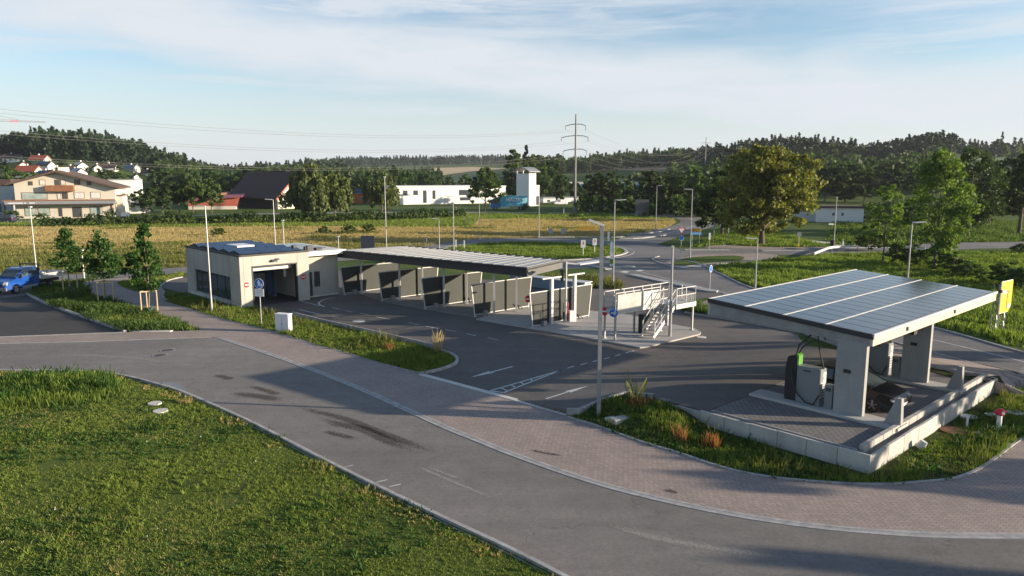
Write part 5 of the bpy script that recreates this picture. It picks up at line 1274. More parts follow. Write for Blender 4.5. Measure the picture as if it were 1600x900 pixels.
for (a, c, h_, s_, l_) in ((1060, 688, .55, .35, 'rust-red dock plants left of the terrace wall'), (1112, 698, .5, .4, 'rust-red dock plants before the terrace wall'), (1000, 652, .75, .5, 'reddish bush of dry stems near the big lamp post'), (283 + 325, 548, .5, .4, 'rust-red dock in the flower bed')):
    p = G(a, c); pl_ = [(p.x + s_ * math.cos(k), p.y + s_ * math.sin(k)) for k in range(6)]
    tufts('dock_plants', l_, pl_, 50, h_, .03, leafy('dock_red', (.14, .05, .025), (.34, .15, .07), 2), 18, 7, .3, spread=.08, lean=.25)
p = G(684, 549); pl_ = [(p.x + .25 * math.cos(k), p.y + .25 * math.sin(k)) for k in range(6)]
tufts('ornamental_grass', 'pale feathery grass at the tip of the bed', pl_, 60, 1.15, .02, g_dry, 19, 6, .2, spread=.05, lean=.22)
p = GH(995, 630); pl_ = [(p.x + .3 * math.cos(k), p.y + .3 * math.sin(k)) for k in range(6)]
tufts('ornamental_grass', 'dark spiky stems near the left end of the terrace wall', pl_, 30, 1.1, .03, g_olive, 20, 6, .2, spread=.05, lean=.35, fn=hbed)
SP = [(p.x, p.y) for p in strip + strip2[::-1]]
tufts('weeds', 'planting in the narrow strip behind the canopy', SP, 22, .45, .06, lf_mid, 21, 8, .7, spread=.15, fn=hf)
back = gl([(835, 436), (880, 432), (930, 436), (975, 446), (968, 452), (900, 450), (840, 446)])
tufts('tall_grass', 'pale grass strip behind the sunlit screen', back, 14, .55, .05, g_olive, 22, 8, .4, spread=.2)
MM = [(p.x, p.y) for p in MEAD]
def far_edge(x, y): return 101 + 48 * np.clip((60 - np.abs(x + 10)) / 90, 0, 1)
tufts('meadow_grass', 'golden dry meadow grass', MM, 5.5, .22, .06, g_dry, 23, 5, .4, spread=.35, mask=lambda x, y, r: (y > 93 - x * .02 + 8 * pnoise(x, y, .1, 4)) & (y < np.where(x < -8, 146, 172) + 9 * pnoise(x, y, .05, 6)) & (pnoise(x, y, .3, 12) > -.45))
tufts('meadow_grass', 'olive green meadow growth near the road', MM, 4.5, .30, .08, g_olive, 24, 6, .6, spread=.4, mask=lambda x, y, r: ((y < 100 + 12 * pnoise(x, y, .12, 4) + 8 * r.random(len(x))) | (pnoise(x, y, .3, 12) < -.42)))
tufts('meadow_grass', 'green far edge of the meadow', MM, 2.4, .35, .14, g_bright, 25, 5, .5, spread=.4, mask=lambda x, y, r: (y > np.where(x < -8, 144, 170) + 9 * pnoise(x, y, .05, 6) + 4 * r.random(len(x))))
ISL = circ(12.3, 40); tufts('grass', 'grass of the roundabout island', [(p.x, p.y) for p in ISL], 12, .22, .08, g_bright, 26, 6, .6, spread=.2)
fld = gl([(1110, 418), (1225, 405), (1300, 398), (1445, 396), (1640, 392), (1700, 560), (1600, 545), (1457, 508), (1300, 474), (1180, 449), (1130, 429)])
tufts('grass', 'grass field on the right of the roundabout', [(p.x, p.y) for p in fld], 10, .28, .09, g_bright, 27, 6, .7, spread=.2)
fld2 = gl([(1078, 386), (1110, 372), (1125, 358), (1200, 352), (1215, 362), (1260, 377), (1300, 385), (1215, 386), (1130, 383)])
tufts('grass', 'bright grass under the golden tree', [(p.x, p.y) for p in fld2], 7, .3, .12, g_bright, 28, 6, .7, spread=.3)
fld3 = gl([(1290, 384), (1300, 345), (1640, 345), (1640, 376), (1520, 379), (1400, 383)])
tufts('grass', 'field grass beyond the farm road', [(p.x, p.y) for p in fld3], 2.2, .3, .2, g_field, 29, 5, .7, spread=.5)

# the air between us and the hills
hb = MB(); hb.b(-3200, 3200, -200, 3400, -1.2, 85); hz = hb.build('haze', (lambda m: m)(bpy.data.materials.new('haze_air'))); hz['kind'] = 'stuff'; hz['label'] = 'thin evening haze over the valley'
hm = hz.data.materials[0]; hm.use_nodes = True; hm.node_tree.nodes.clear(); vo = hm.node_tree.nodes.new('ShaderNodeVolumePrincipled'); ho = hm.node_tree.nodes.new('ShaderNodeOutputMaterial')
vo.inputs['Color'].default_value = (.80, .88, 1.0, 1); vo.inputs['Density'].default_value = .00008; vo.inputs['Anisotropy'].default_value = .2; hm.node_tree.links.new(vo.outputs[0], ho.inputs['Volume'])

# ================================================================== BUILDINGS IN THE DISTANCE
m_cream2 = M('cream_render', (.54, .50, .42), .9, .05, .3)
m_wht = M('white_render', (.74, .73, .70), .9, .05, .3)
m_tile = M('dark_roof_tiles', (.07, .042, .036), .85, .2, 2)
m_tilebr = M('brown_roof_tiles', (.10, .065, .05), .85, .2, 2)
m_tiler = M('red_roof_tiles', (.30, .075, .04), .85, .2, 2)
m_redw = M('red_timber', (.34, .09, .06), .85, .15, 2)
m_wood = M('brown_timber', (.22, .10, .05), .85, .2, 2)
m_curt = M('window_curtain', (.30, .36, .33), .5, .3, .9)
m_win = glassy('far_window', (.06, .07, .08), .12, .7)
m_gry = M('grey_metal', (.22, .23, .25), .5, .1, 1)
def house(label, c, L_, W_, hw_, hr, rz, wall, roof, cat='house', name='house', win=(3, 2), chimney=True, over=.5, trim=None, levels=None, solar=None):
    t = thing(name, label, cat, c, rz); l, w = L_ / 2, W_ / 2
    b = MB(); b.yz([(-w, -.5), (w, -.5), (w, hw_), (0, hw_ + hr), (-w, hw_)], -l, l); b.build('wall', wall, t)
    b = MB(); k = hr / w; o = over; th = .22
    pts = [(-w - o, hw_ - k * o + .02), (0, hw_ + hr + .02), (w + o, hw_ - k * o + .02), (w + o, hw_ - k * o + th + .02), (0, hw_ + hr + th + .04), (-w - o, hw_ - k * o + th + .02)]
    b.yz(pts, -l - o, l + o); rf = b.build('roof', roof, t)
    if solar:
        b = MB(); y0, y1 = -w * .9, -w * .12; z = lambda y: hw_ + hr - k * abs(y) + th + .06
        b.add([(-l * .85, y0, z(y0)), (l * .85, y0, z(y0)), (l * .85, y1, z(y1)), (-l * .85, y1, z(y1)), (-l * .85, y0, z(y0) + .05), (l * .85, y0, z(y0) + .05), (l * .85, y1, z(y1) + .05), (-l * .85, y1, z(y1) + .05)],
              [(3, 2, 1, 0), (4, 5, 6, 7), (0, 1, 5, 4), (1, 2, 6, 5), (2, 3, 7, 6), (3, 0, 4, 7)]); b.build('solar_panel', m_pvb, rf)
    if chimney: b = MB(); b.b(-l * .3, -l * .3 + .7, .3, 1.0, hw_ + hr * .6, hw_ + hr + 1.0); b.build('chimney', M('chimney_white', (.6, .6, .58)), rf)
    lv = levels or max(1, int(hw_ // 2.6))
    for f in range(lv):
        z0 = .9 + f * 2.7
        if z0 + 1.2 > hw_: break
        for k2 in range(win[0]):
            x = -l + L_ * (k2 + .5) / win[0]; q = MB(); q.b(x - .55, x + .55, -w - .04, -w + .02, z0, z0 + 1.25); q.build('window', m_win, t)
        for k2 in range(win[1]):
            y = -w + W_ * (k2 + .5) / win[1]; q = MB(); q.b(l - .02, l + .04, y - .5, y + .5, z0, z0 + 1.25); q.build('window', m_win, t)
    if hr > 2.4: q = MB(); q.b(l - .02, l + .04, -.6, .6, hw_ + .1, hw_ + 1.1); q.build('window', m_win, t)
    if trim:
        b = MB()
        for s in (-1, 1): b.beam((l + o + .03, s * (w + o), hw_ - k * o), (l + o + .03, 0, hw_ + hr + .1), .08, .45)
        b.build('roof_trim', trim, t)
    return t
# yellow apartment house, gable towards us
yb = G(27, 342); S = yb.y / F * 1.005
yh = thing('apartment_house', 'big cream three-storey house with wooden balcony and low brown roof', 'house', yb, R(18))
def yx(px): return (px - 27) * S / 1.12
def yz_(py): return (342 - py) * S
def yellow():
    D = 14
    b = MB(); b.xz([(0, -.3), (yx(182), -.3), (yx(182), yz_(294)), (yx(94), yz_(271)), (0, yz_(288))], 0, D); b.build('wall', m_cream2, yh)
    b = MB(); b.xz([(yx(17), yz_(290.5)), (yx(94), yz_(270.5)), (yx(190), yz_(296)), (yx(190), yz_(294)), (yx(94), yz_(267.5)), (yx(17), yz_(288.5))], -1.6, D + .8)
    rf = b.build('roof', m_tilebr, yh)
    b = MB(); b.b(yx(89), yx(102), 4, 6.5, yz_(270), yz_(262.5)); b.build('chimney', m_wht, rf)
    for a, t_, c, d_, cur in ((48.7, 284.3, 55.8, 290.7, 0), (65.5, 281.7, 75, 290.3, 1), (88.8, 281.7, 97.5, 290.7, 0), (98.2, 281.7, 105.8, 290.3, 1), (119.2, 281.7, 128.7, 290.7, 0), (138.3, 283.2, 145.8, 290.7, 0),
                            (36.8, 301.2, 76.5, 312.5, 2), (90.7, 302, 96.8, 312.2, 1), (98.7, 302, 107.7, 312.2, 0), (117, 301.2, 133.5, 311.8, 1), (143, 301.2, 159, 311.8, 1),
                            (39.3, 324.5, 57, 338, 2), (59.2, 324.5, 78, 338, 2), (90.7, 326, 96.8, 339, 0), (112.5, 324.5, 127.5, 341, 0), (139.8, 323.7, 159.8, 336.5, 2), (173, 322, 176, 334, 0), (179, 322, 181.5, 334, 0)):
        q = MB(); q.b(yx(a), yx(c), -.05, .04, yz_(d_), yz_(t_)); fr = q.build('window', m_wood, yh)
        q = MB(); q.b(yx(a) + .12, yx(c) - .12, -.09, -.02, yz_(d_) + .1, yz_(t_) - .12); q.build('pane', m_win if cur == 0 else (m_curt if cur == 2 else M('blind_white', (.55, .55, .52), .6, .1, 1)), fr)
    b = MB(); b.b(yx(75.7), yx(119), -1.3, 0, yz_(300), yz_(298.5)); b.b(yx(75.7), yx(119), -1.35, -1.25, yz_(300), yz_(290.6)); b.b(yx(75.7), yx(76.3), -1.3, 0, yz_(300), yz_(291)); b.b(yx(118.4), yx(119), -1.3, 0, yz_(300), yz_(291)); b.build('balcony', m_wood, yh)
    b = MB(); b.b(yx(15), yx(184), -2.2, 0, yz_(319.5), yz_(314.5)); b.build('terrace_band', m_gry, yh)
    b = MB(); b.b(yx(12), yx(184), -2.25, -2.15, yz_(314.5), yz_(312.5)); b.build('terrace_rail', m_wood, yh)
    b = MB(); b.b(yx(15), yx(184), -1.9, -.01, yz_(321), yz_(319.5)); b.build('terrace_soffit', m_tilebr, yh)
    b = MB()
    for a, c in ((20, 21.5), (22, 42), (44, 47), (52, 60)): b.b(yx(a), yx(c), -2.25, -2.2, yz_(318), yz_(316.8))
    b.build('sign_lettering', m_sw, yh)
    b = MB()
    for px in (27.5, 181): b.b(yx(px), yx(px) + .25, -2.1, -1.85, 0, yz_(319))
    b.build('pillar', m_cream2, yh)
    b = MB(); b.b(yx(182), yx(192), 1, 8, 0, yz_(308)); b.build('side_wing', m_cream2, yh)
    b = MB(); b.b(yx(182), yx(193), .8, 8.2, yz_(308), yz_(306.6)); b.build('side_wing_roof', m_tilebr, yh)
    b = MB(); b.b(yx(190), yx(204), -1, -.8, 0, yz_(334)); b.build('garden_wall', m_wht, yh)
yellow()
def boxhouse(label, px0, px1, base, top, depth, mat, wins=(), name='building', cat='building', roofm=None, rz=0, shift=0, roofh=.35):
    p = G(px0, base) if base > YH + 22 else GT(px0, base); s = p.y / F; t = thing(name, label, cat, p, rz)
    u1 = (px1 - 800) / F; X = (u1 * p.y - p.x) / (math.cos(rz) - u1 * math.sin(rz)); k_ = X / (px1 - px0); Z = (base - top) * s
    b = MB(); b.b(0, X, 0, depth, -.5, Z); b.build('wall', mat, t)
    b = MB(); b.b(-.2, X + .2, -.2, depth + .2, Z, Z + roofh); b.build('roof', roofm or m_gry, t)
    for w in wins:
        a, t_, c, d_ = w[:4]; q = MB(); q.b((a - px0) * k_, (c - px0) * k_, -.06, .05, (base - d_) * s, (base - t_) * s); fr = q.build('window', M('frame_grey', (.3, .31, .32)) , t)
        q = MB(); q.b((a - px0) * k_ + .1, (c - px0) * k_ - .1, -.1, -.03, (base - d_) * s + .1, (base - t_) * s - .1); q.build('pane', m_win, fr)
    return t
boxhouse('dark-roofed grey house at the left edge beside the cream house', -40, 24, 338, 291, 12, M('pale_blue_render', (.45, .48, .50), .9, .05, .4), [(2, 318, 6, 332), (9, 318, 13, 332)], roofm=m_tile, roofh=1.6, rz=R(15))
boxhouse('white flat hall behind the right end of the cream house', 172, 217, 318, 282, 16, m_wht, rz=R(18), wins=[(187, 306, 190, 309), (213, 307, 215, 309)])
boxhouse('low white annexe right of the white flat hall', 202, 230, 334, 312, 8, m_wht, rz=R(18))
boxhouse('white factory hall with four tall windows in its left half', 612, 790, 320.5, 293, 22, m_wht,
         [(629, 298, 636, 305.5), (644.5, 298, 651.5, 305.5), (659, 298, 664.5, 318), (673.5, 298, 678, 312), (714.5, 297.5, 734, 306.5), (716, 309.5, 733, 315)], roofm=m_wht, rz=R(24))
boxhouse('small orange garden shed between the willows', 548, 575, 318, 304.5, 6, M('orange_timber', (.42, .11, .03), .8, .1, 1), [(563.5, 308.5, 570.5, 312)], 'shed', 'shed', roofm=m_tiler)
boxhouse('blue-roofed shed top behind the orange shed', 556, 572, 314, 297, 5, M('blue_metal', (.07, .12, .25)), name='shed', cat='shed', roofm=M('blue_metal', (.07, .12, .25)))
boxhouse('long low white wall building behind the power pole', 849, 921, 318, 310, 8, m_wht, rz=R(20), wins=[(855, 312, 859, 316), (869, 312, 873, 316)])
boxhouse('blue and white depot behind the power pole', 878, 912, 303, 288, 12, M('depot_blue', (.05, .25, .50), .6, .1, 1), [], roofm=m_wht, roofh=1.2)
boxhouse('light blue hall seen between dark trees right of the power pole', 972, 996, 305, 289, 12, M('hall_cyan', (.10, .42, .62), .6, .1, 1), [], roofm=m_wht, roofh=1.4)
boxhouse('flat grey roofed hall behind the factory', 616, 645, 306, 288, 10, M('pale_blue_render', (.45, .48, .50)), [])
# white tower with curved roof, corner towards us
tb = G(826.5, 322.5); tw_ = thing('office_tower', 'white square tower with curved metal roof behind the blue truck', 'tower', tb, R(38)); 
def tower():
    s = tb.y / F; H_ = (322.5 - 272) * s; a, c = 6.9, 2.2
    # local +x runs right-back (lit side), +y runs left-back
    b = MB(); b.b(0, c * 1.4, 0, a, -.3, H_); b.build('wall', m_wht, tw_)
    b = MB(); b.b(c * 1.4, 5.2, .6, 6.0, -.3, (322.5 - 290) * s); b.build('annexe', m_wht, tw_)
    b = MB(); n = 12; pts = []; W2 = a + 2.2
    for k in range(n + 1): q = k / n; pts.append((-1.1 + W2 * q, H_ + .7 + 1.5 * math.sin(math.pi * q)))
    for k in range(n, -1, -1): q = k / n; pts.append((-1.1 + W2 * q, H_ + .45 + 1.5 * math.sin(math.pi * q)))
    b.yz(pts, -.8, c * 1.4 + .9); rf = b.build('roof', m_gry, tw_)
    b = MB()
    for y in (.1, a - .3):
        for x in (.1, c * 1.4 - .3): b.b(x, x + .2, y, y + .2, H_, H_ + .9 + .2)
    b.build('roof_strut', m_wht, rf)
    b = MB(); b.b(-.02, .0, a * .55, a * .9, 2.9, 3.1); b.b(-.02, 0, a * .25, a * .55, 2.2, 2.32); b.build('wall_lettering', m_gry, tw_)
    for k in range(3): q = MB(); q.b(3.3 + k * .55, 3.75 + k * .55, .54, .62, .3, 3.4); q.build('window', m_win, tw_)
tower()
# red shed and big farmhouse
cb = G(295, 328); t = thing('shed', 'red timber shed with slanting red roof beside the farmhouse', 'shed', cb, R(14))
s = cb.y / F
b = MB(); b.b(0, 69 * s * 1.03, 0, 7, 1.1, 2.5); b.xz([(0, 1.1), (69 * s * 1.03, 1.1), (69 * s * 1.10, 3.7), (0, 2.6)], -.02, .1); b.build('red_wall', m_redw, t)
b = MB(); b.b(0, 69 * s, .05, 7, -.3, 1.1); b.build('base_wall', m_cream2, t)
b = MB(); b.b(-.1, 0, 0, 8, -.2, 2.4); b.build('side_wall', M('grey_boards', (.18, .19, .2)), t)
b = MB(); b.add([(-1.2, -1.2, 2.55), (69 * s * 1.16, -1.2, 3.8), (69 * s * 1.16, 8.5, 4.6), (-1.2, 8.5, 3.4), (-1.2, -1.2, 2.75), (69 * s * 1.16, -1.2, 4.0), (69 * s * 1.16, 8.5, 4.8), (-1.2, 8.5, 3.6)], [(3, 2, 1, 0), (4, 5, 6, 7), (0, 1, 5, 4), (1, 2, 6, 5), (2, 3, 7, 6), (3, 0, 4, 7)])
b.build('roof', M('red_metal_roof', (.33, .08, .09), .6, .15, .5), t)
cb = G(434.5, 327)
gdir = Vector((.80, -.60, 0)); cc = cb + Vector((-.8, .6, 0)) * 12 + Vector((.6, .8, 0)) * 7; cc.z = 0
fh = house('big dark-roofed farmhouse with red-trimmed cream gable', cc, 24, 14, 4.6, 6.7, math.atan2(-.6, .8), m_cream2, m_tile, 'farmhouse', 'farmhouse', (5, 3), False, 1.6, m_redw, 1)
b = MB(); b.b(-12, 10.6, -7.05, -7.0, 0, 3.8); b.build('timber_front', M('dark_timber', (.05, .035, .03), .9, .2, 1), fh)
boxhouse('low brown roof behind the red shed', 288, 345, 318, 303, 8, m_wood, (), 'shed', 'shed', roofm=m_tilebr)
# stables right
sp_ = G(1275, 347); t = thing('stable', 'long low white stable with grey roof behind the small light green tree', 'stable', sp_, R(-13)); s = sp_.y / F
b = MB(); b.b(0, 68 * s, 0, 7, -.3, 3.2); b.build('wall', m_wht, t)
b = MB(); b.b(-.3, 68 * s + .3, -.4, 7.4, 3.2, 3.55); b.build('roof', m_tile, t)
for a in (23, 36): q = MB(); q.b(a * s, (a + 3) * s, -.06, .02, 1.5, 2.1); q.build('window', m_win, t)
b = MB(); b.b(-24 * s, 0, 1.5, 6, 0, 2.1); b.build('side_wall', M('pale_blue_render', (.45, .48, .50)), t)
# village on the left slope
VH = [('long white house with dark roof at the top left of the village', 21, 254, 25, 'w', m_tile, 8, 0), ('small white house at the very left of the village', 2, 254, 14, 'w', m_tile, 20, 0), ('cream house with bright red roof in the top row', 63, 257, 27, 'c', m_tiler, -8, 0),
      ('white gabled house with red roof left of the blue solar roof', 36, 264, 20, 'w', m_tiler, -48, 0), ('house with large blue solar roof in the upper row', 72, 265, 24, 'w', m_tile, -15, 1), ('white gabled house right of the upper blue solar roof', 88, 269, 14, 'w', m_tilebr, -55, 0),
      ('long low house with red roof in the front row', 46, 276, 34, 'c', m_tiler, -5, 0), ('house with blue solar roof in the front row', 72, 278, 22, 'w', m_tile, -12, 1), ('white gabled house with dark blue roof in the top row', 126, 266, 24, 'w', m_tile, -40, 1),
      ('dark red roofed house next to a white gable', 110, 267, 14, 'c', m_tilebr, 0, 0), ('pinkish white gabled house with pale blue side', 151, 268, 20, 'w', m_tilebr, -45, 0), ('white gabled house with blue roof just above the cream house', 122, 278, 28, 'w', m_tile, -35, 1),
      ('white house with long dark roof in the top row', 172, 267, 21, 'w', m_tile, 4, 0), ('pale house with blue panels near the trees', 206, 269, 22, 'c', m_gry, -20, 1), ('dark roofed house half hidden by trees', 213, 281, 16, 'w', m_tile, -50, 0),
      ('small house with white chimneys at the right of the village', 232, 275, 18, 'w', m_tilebr, 5, 0), ('small house with red gable at the right of the village', 247, 271, 12, 'c', m_tiler, -60, 0), ('white house with orange roof between trees and farmhouse', 364, 291, 26, 'w', m_tiler, -30, 0),
      ('dark roofed house with white gable above the factory', 670, 296, 26, 'w', m_tile, -40, 0)]
for lb, px, py, wp, wm, rm, rz, so in VH:
    p = GT(px, py) if py < 290 else P(px, 300 if px < 500 else 330); p.z = T(p.x, p.y); s = p.y / F; L_ = wp * s * .95
    house(lb, p, L_, L_ * .62, L_ * .26, L_ * .24, R(rz), m_wht if wm == 'w' else m_cream2, rm, 'house', 'house', (3, 2), True, .5, None, 1, so)
vt = [(52, 262, 8), (100, 262, 9), (138, 262, 8), (98, 275, 8), (140, 276, 9), (160, 280, 10), (188, 270, 9), (176, 282, 10), (30, 278, 9), (58, 284, 8), (220, 262, 9), (192, 258, 9), (12, 262, 9), (112, 252, 8), (150, 250, 9)]
wl = ['behind the top left house', 'above the red roofs', 'over the middle gables', 'by the front solar roof', 'right of the front gables', 'lowest in the village', 'by the long dark roof', 'behind the cream house ridge', 'left of the front row', 'below the long red roof', 'near the pale house', 'above the dark roofs', 'at the left edge of the village', 'at the wood edge above the gables', 'at the wood edge on the right']
for (px, py, h), l in zip(vt, wl):
    p = GT(px, py); far_tree('mid' if px % 4 else 'dark', 'village tree ' + l, px, p.y, h * .55, h * .6)

# fields on the slopes
def field(pts, mat, label):
    q = [GT(a, c) for a, c in pts]; m_ = len(q)
    sheet('field', [Vector((p.x, p.y, 0)) for p in q], .5, mat, label, 25, T)
m_stub = M('stubble_field', (.42, .31, .17), .95, .12, .02); m_or = M('ripe_field', (.44, .27, .12), .95, .1, .02); m_gf = M('green_field', (.07, .13, .03), .95, .2, .02)
field([(643, 268), (680, 263), (740, 261.5), (800, 262), (760, 266), (720, 271), (672, 277), (650, 275)], m_stub, 'pale stubble field on the far slope')
field([(690, 276), (725, 271.5), (760, 267), (792, 266), (780, 282), (735, 288), (700, 284)], m_gf, 'green field below the stubble field')
field([(872, 263), (910, 260), (960, 258.5), (1042, 258), (1042, 266), (960, 268), (900, 269), (872, 266)], m_or, 'orange ripe field behind the power pole')
field([(968, 280), (1000, 279), (1002, 287), (966, 288)], m_gf, 'small green field between the dark trees')
field([(1486, 252), (1530, 248), (1580, 246), (1580, 256), (1540, 262), (1505, 264)], m_gf, 'green clearing on the right hill')
field([(14, 223), (30, 218.5), (60, 221), (68, 224), (40, 228)], m_gf, 'green clearing on the left hill')

# ================================================================== LAMP POSTS
def lamp(px, py, pt, style, label, name='street_lamp', cat='street lamp', r=.07):
    b_ = G(px, py); h = ZA(b_, pt); t = thing(name, label, cat, b_, 0, 'street lamps')
    b = MB(); b.tube((0, 0, 0), (0, 0, min(1.1, h * .3)), r * 1.25, r * 1.25, 10); b.tube((0, 0, min(1.1, h * .3)), (0, 0, h), r, r * .6, 10); b.build('pole', m_steel if style != 'dark' else m_gry, t)
    b = MB()
    if style in ('R', 'L', 'dark'):
        sg = 1 if style == 'R' else -1
        b.beam((0, 0, h + .02), (sg * .25, 0, h + .05), .06, .06); b.bc((sg * .62, 0, h + .04), (.78, .26, .08), 0, 0, -.08 * sg)
    elif style == 'T': b.bc((-.35, 0, h + .03), (.75, .22, .08))
    elif style == 'S': b.bc((0, 0, h - .02), (.3, .3, .12))
    b.build('lamp_head', m_steelw if style != 'dark' else m_gry, t)
    return t
for a in ((331, 487, 323, 'T', 'tall lamp post standing in the bed before the hall window'), (57, 424, 323, 'S', 'lamp post behind the blue pickup'), (604, 396, 276, 'S', 'tall lamp post behind the wash canopy, in front of the thin willow'),
          (431, 399, 312, 'L', 'lamp post behind the hall roof, left of the short one'), (444.5, 402, 344, 'S', 'short post behind the hall roof'), (709, 397, 307, 'L', 'lamp post behind the canopy next to the roundabout'),
          (686.5, 397, 342, 'L', 'short lamp beside the ring road left of the island'), (749, 352, 301, 'R', 'lamp post at the meadow in front of the round tree'), (842, 371, 292, 'T', 'thin lamp post in front of the white tower'),
          (957.8, 449, 313, 'R', 'tall lamp post right beside the big near one'), (1024.5, 359, 290, 'R', 'lamp post before the dark trees with head to the right'), (1078, 403, 296, 'L', 'lamp post beside the double direction signs'),
          (1137.5, 379, 294, 'L', 'lamp post in front of the left half of the golden tree'), (1179.6, 454, 373, 'L', 'white lamp post in the grass behind the canopy roof'), (1303, 378, 308, 'S', 'thin lamp post in front of the white stable'),
          (1415, 473, 348, 'R', 'lamp post rising behind the charging canopy'), (131.5, 435, 391, 'S', 'slim short post between the staked trees'), (529.5, 402, 369, 'S', 'short post behind the hall annexe roof')):
    lamp(*a)
b_ = G(935, 655); t = thing('street_lamp', 'tall square steel lamp post standing in the bed close to the camera', 'street lamp', b_, 0, 'street lamps'); h = ZA(b_, 352)
b = MB(); b.beam((0, 0, 0), (0, 0, h), .15, .15); b.bc((0, 0, .03), (.35, .35, .06)); b.build('pole', M('near_pole_steel', (.27, .28, .30), .45, .12, 4, 0, .3), t)
b = MB(); b.beam((.05, 0, h), (-.55, -.15, h + .22), .16, .1); b.build('lamp_head', m_steel, t)
b = MB(); b.b(-.04, .04, -.08, -.075, .7, 1.1); b.build('service_door', m_gry, t)

# ================================================================== POWER POLES, WIRES, CRANE
pb_ = G(898, 331); ph = ZA(pb_, 178.5); t = thing('power_pole', 'very tall concrete power pole with three crossarms', 'power pole', pb_, 0)
b = MB(); b.tube((0, 0, 0), (0, 0, ph), .40, .20, 14); b.build('pole', M('pole_concrete', (.24, .22, .20), .85, .15, 1), t)
arms = []
for py, a, c in ((195.5, 882, 913), (213.5, 876, 917), (234.5, 879, 915)):
    z = ZA(pb_, py); s = pb_.y / F; x0, x1 = (a - 898) * s, (c - 898) * s; b = MB()
    b.path([(x0, 0, z - .3), (x0 * .5, 0, z + .15), (0, 0, z + .3), (x1 * .6, 0, z + .25), (x1, 0, z - .2)], .13, 6); b.build('crossarm', m_gry, t)
    for x in (x0, x1):
        q = MB(); q.tube((x, 0, z - .3), (x, 0, z - 1.3), .07, .07, 6); q.build('insulator', m_tilebr, t); arms.append(Vector((pb_.x + x, pb_.y, z - 1.3)))
m_wire = M('wire_aluminium', (.20, .20, .20), .4, .1, 1, 0, 0)
def wire(a, c, sag, label, r=.02):
    b = MB(); n = 40; pts = [a.lerp(c, k / n) - Vector((0, 0, 4 * sag * (k / n) * (1 - k / n))) for k in range(n + 1)]; b.path(pts, r, 4)
    tag(b.build('power_line', m_wire), label, 'power line', 'power lines on the tall poles')
nm = ['upper left', 'upper right', 'middle left', 'middle right', 'lower left', 'lower right']
for k, a in enumerate(arms):
    wire(a, Vector((-112 - (k % 2) * 5, 72 + (k % 2) * 6, a.z + 1.5)), 5.2 + .4 * (k % 2), f'wire running left from the {nm[k]} arm of the tall pole')
def far_pole(px, d, pt, label, lattice=False):
    p = P(px, d); p.z = T(p.x, p.y); dd = d; h = HC + (YH - pt) / F * d * 1.0 - p.z; t = thing('power_pole', label, 'power pole', p, 0)
    b = MB(); b.tube((0, 0, 0), (0, 0, h), .42, .2, 8); b.build('pole', M('pole_concrete', (.24, .22, .20)), t)
    for q in ((.15, 3.2), (.30, 2.6)) : 
        z = h * (1 - q[0]); b = MB(); b.beam((-q[1], 0, z), (q[1], 0, z), .2, .2); b.build('crossarm', m_gry, t)
    return p, h
q1, h1 = far_pole(1100, 470, 216, 'second power pole, far off above the dark trees'); far_pole(1089, 520, 233, 'lower power pole just left of the second one'); 
for k, a in enumerate(arms): wire(a, Vector((q1.x + (-3 if k % 2 == 0 else 3), q1.y, q1.z + h1 * (.85 if k < 2 else (.7 if k < 4 else .6)))), 7.5, f'wire running right from the {nm[k]} arm of the tall pole', .022)
cz = 10 + (276 - 190.5) / F * 330; p = P(-60, 330); t = thing('tower_crane', 'red and white crane jib reaching in at the upper left', 'crane', (p.x, p.y, 0), math.atan2(P(83, 345).y - p.y, P(83, 345).x - p.x))
Lj = (P(83, 345) - P(-60, 330)).length
b = MB(); b.tube((0, 0, 0), (0, 0, cz + 6), .5, .5, 4); b.build('mast', m_gry, t)
for k in range(10):
    b = MB(); x0, x1 = Lj * k / 10, Lj * (k + 1) / 10; th_ = 1.3 * (1 - k / 13)
    b.beam((x0, 0, cz), (x1, 0, cz), .22, .22); b.beam((x0, 0, cz + th_), (x1, 0, cz + th_ - .1), .16, .16); b.beam((x0, 0, cz), ((x0 + x1) / 2, 0, cz + th_), .1, .1); b.beam(((x0 + x1) / 2, 0, cz + th_), (x1, 0, cz), .1, .1)
    b.build('jib_section', m_red if k % 2 == 0 and k < 7 else m_gry, t)
b = MB(); b.path([(0, 0, cz + 6), (Lj * .7, 0, cz + .9)], .07, 4); b.build('tie_bar', m_gry, t)
'''
'''
# ================================================================== ROAD SIGNS AND SMALL POSTS
def delineator(px, py, pt, label):
    b_ = G(px, py); h = max(.8, ZA(b_, pt)); t = thing('delineator_post', label, 'road marker', b_, 0, 'white delineator posts')
    b = MB(); b.b(-.075, .075, -.05, .05, 0, h); b.build('post', m_sw, t); b = MB(); b.b(-.08, .08, -.055, .055, h * .78, h * .92); b.build('band', m_black, t)
    return t
DL = [(66.5, 350.5, 340.5, 'left post of the pair near the cream house'), (99.5, 350.5, 340, 'right post of the pair near the cream house'), (480.5, 338.5, 331, 'post before the hedge under the willows'), (666.5, 379.5, 369.5, 'post beside the road left of the short lamp'),
      (713, 334, 324, 'post at the far road before the factory'), (728, 333, 326, 'small post at the far road right of its twin'), (750, 374, 365, 'post beside the ring road before the tree shadow'), (1043, 359.5, 350, 'post at the end of the pale kerb'), (1030, 344.5, 337, 'post on the inside of the far bend'),
      (1092.5, 340, 333, 'post on the outside of the far bend'), (1126, 356.5, 349, 'post where the bright grass begins'), (929, 330, 320.5, 'post before the dark trees right of the power pole'), (1317, 383, 377, 'low post near the farm road'), (881, 334, 325, 'post at the far road left of the power pole')]
for a in DL: delineator(*a[:3], a[3].replace('post', 'white post', 1))
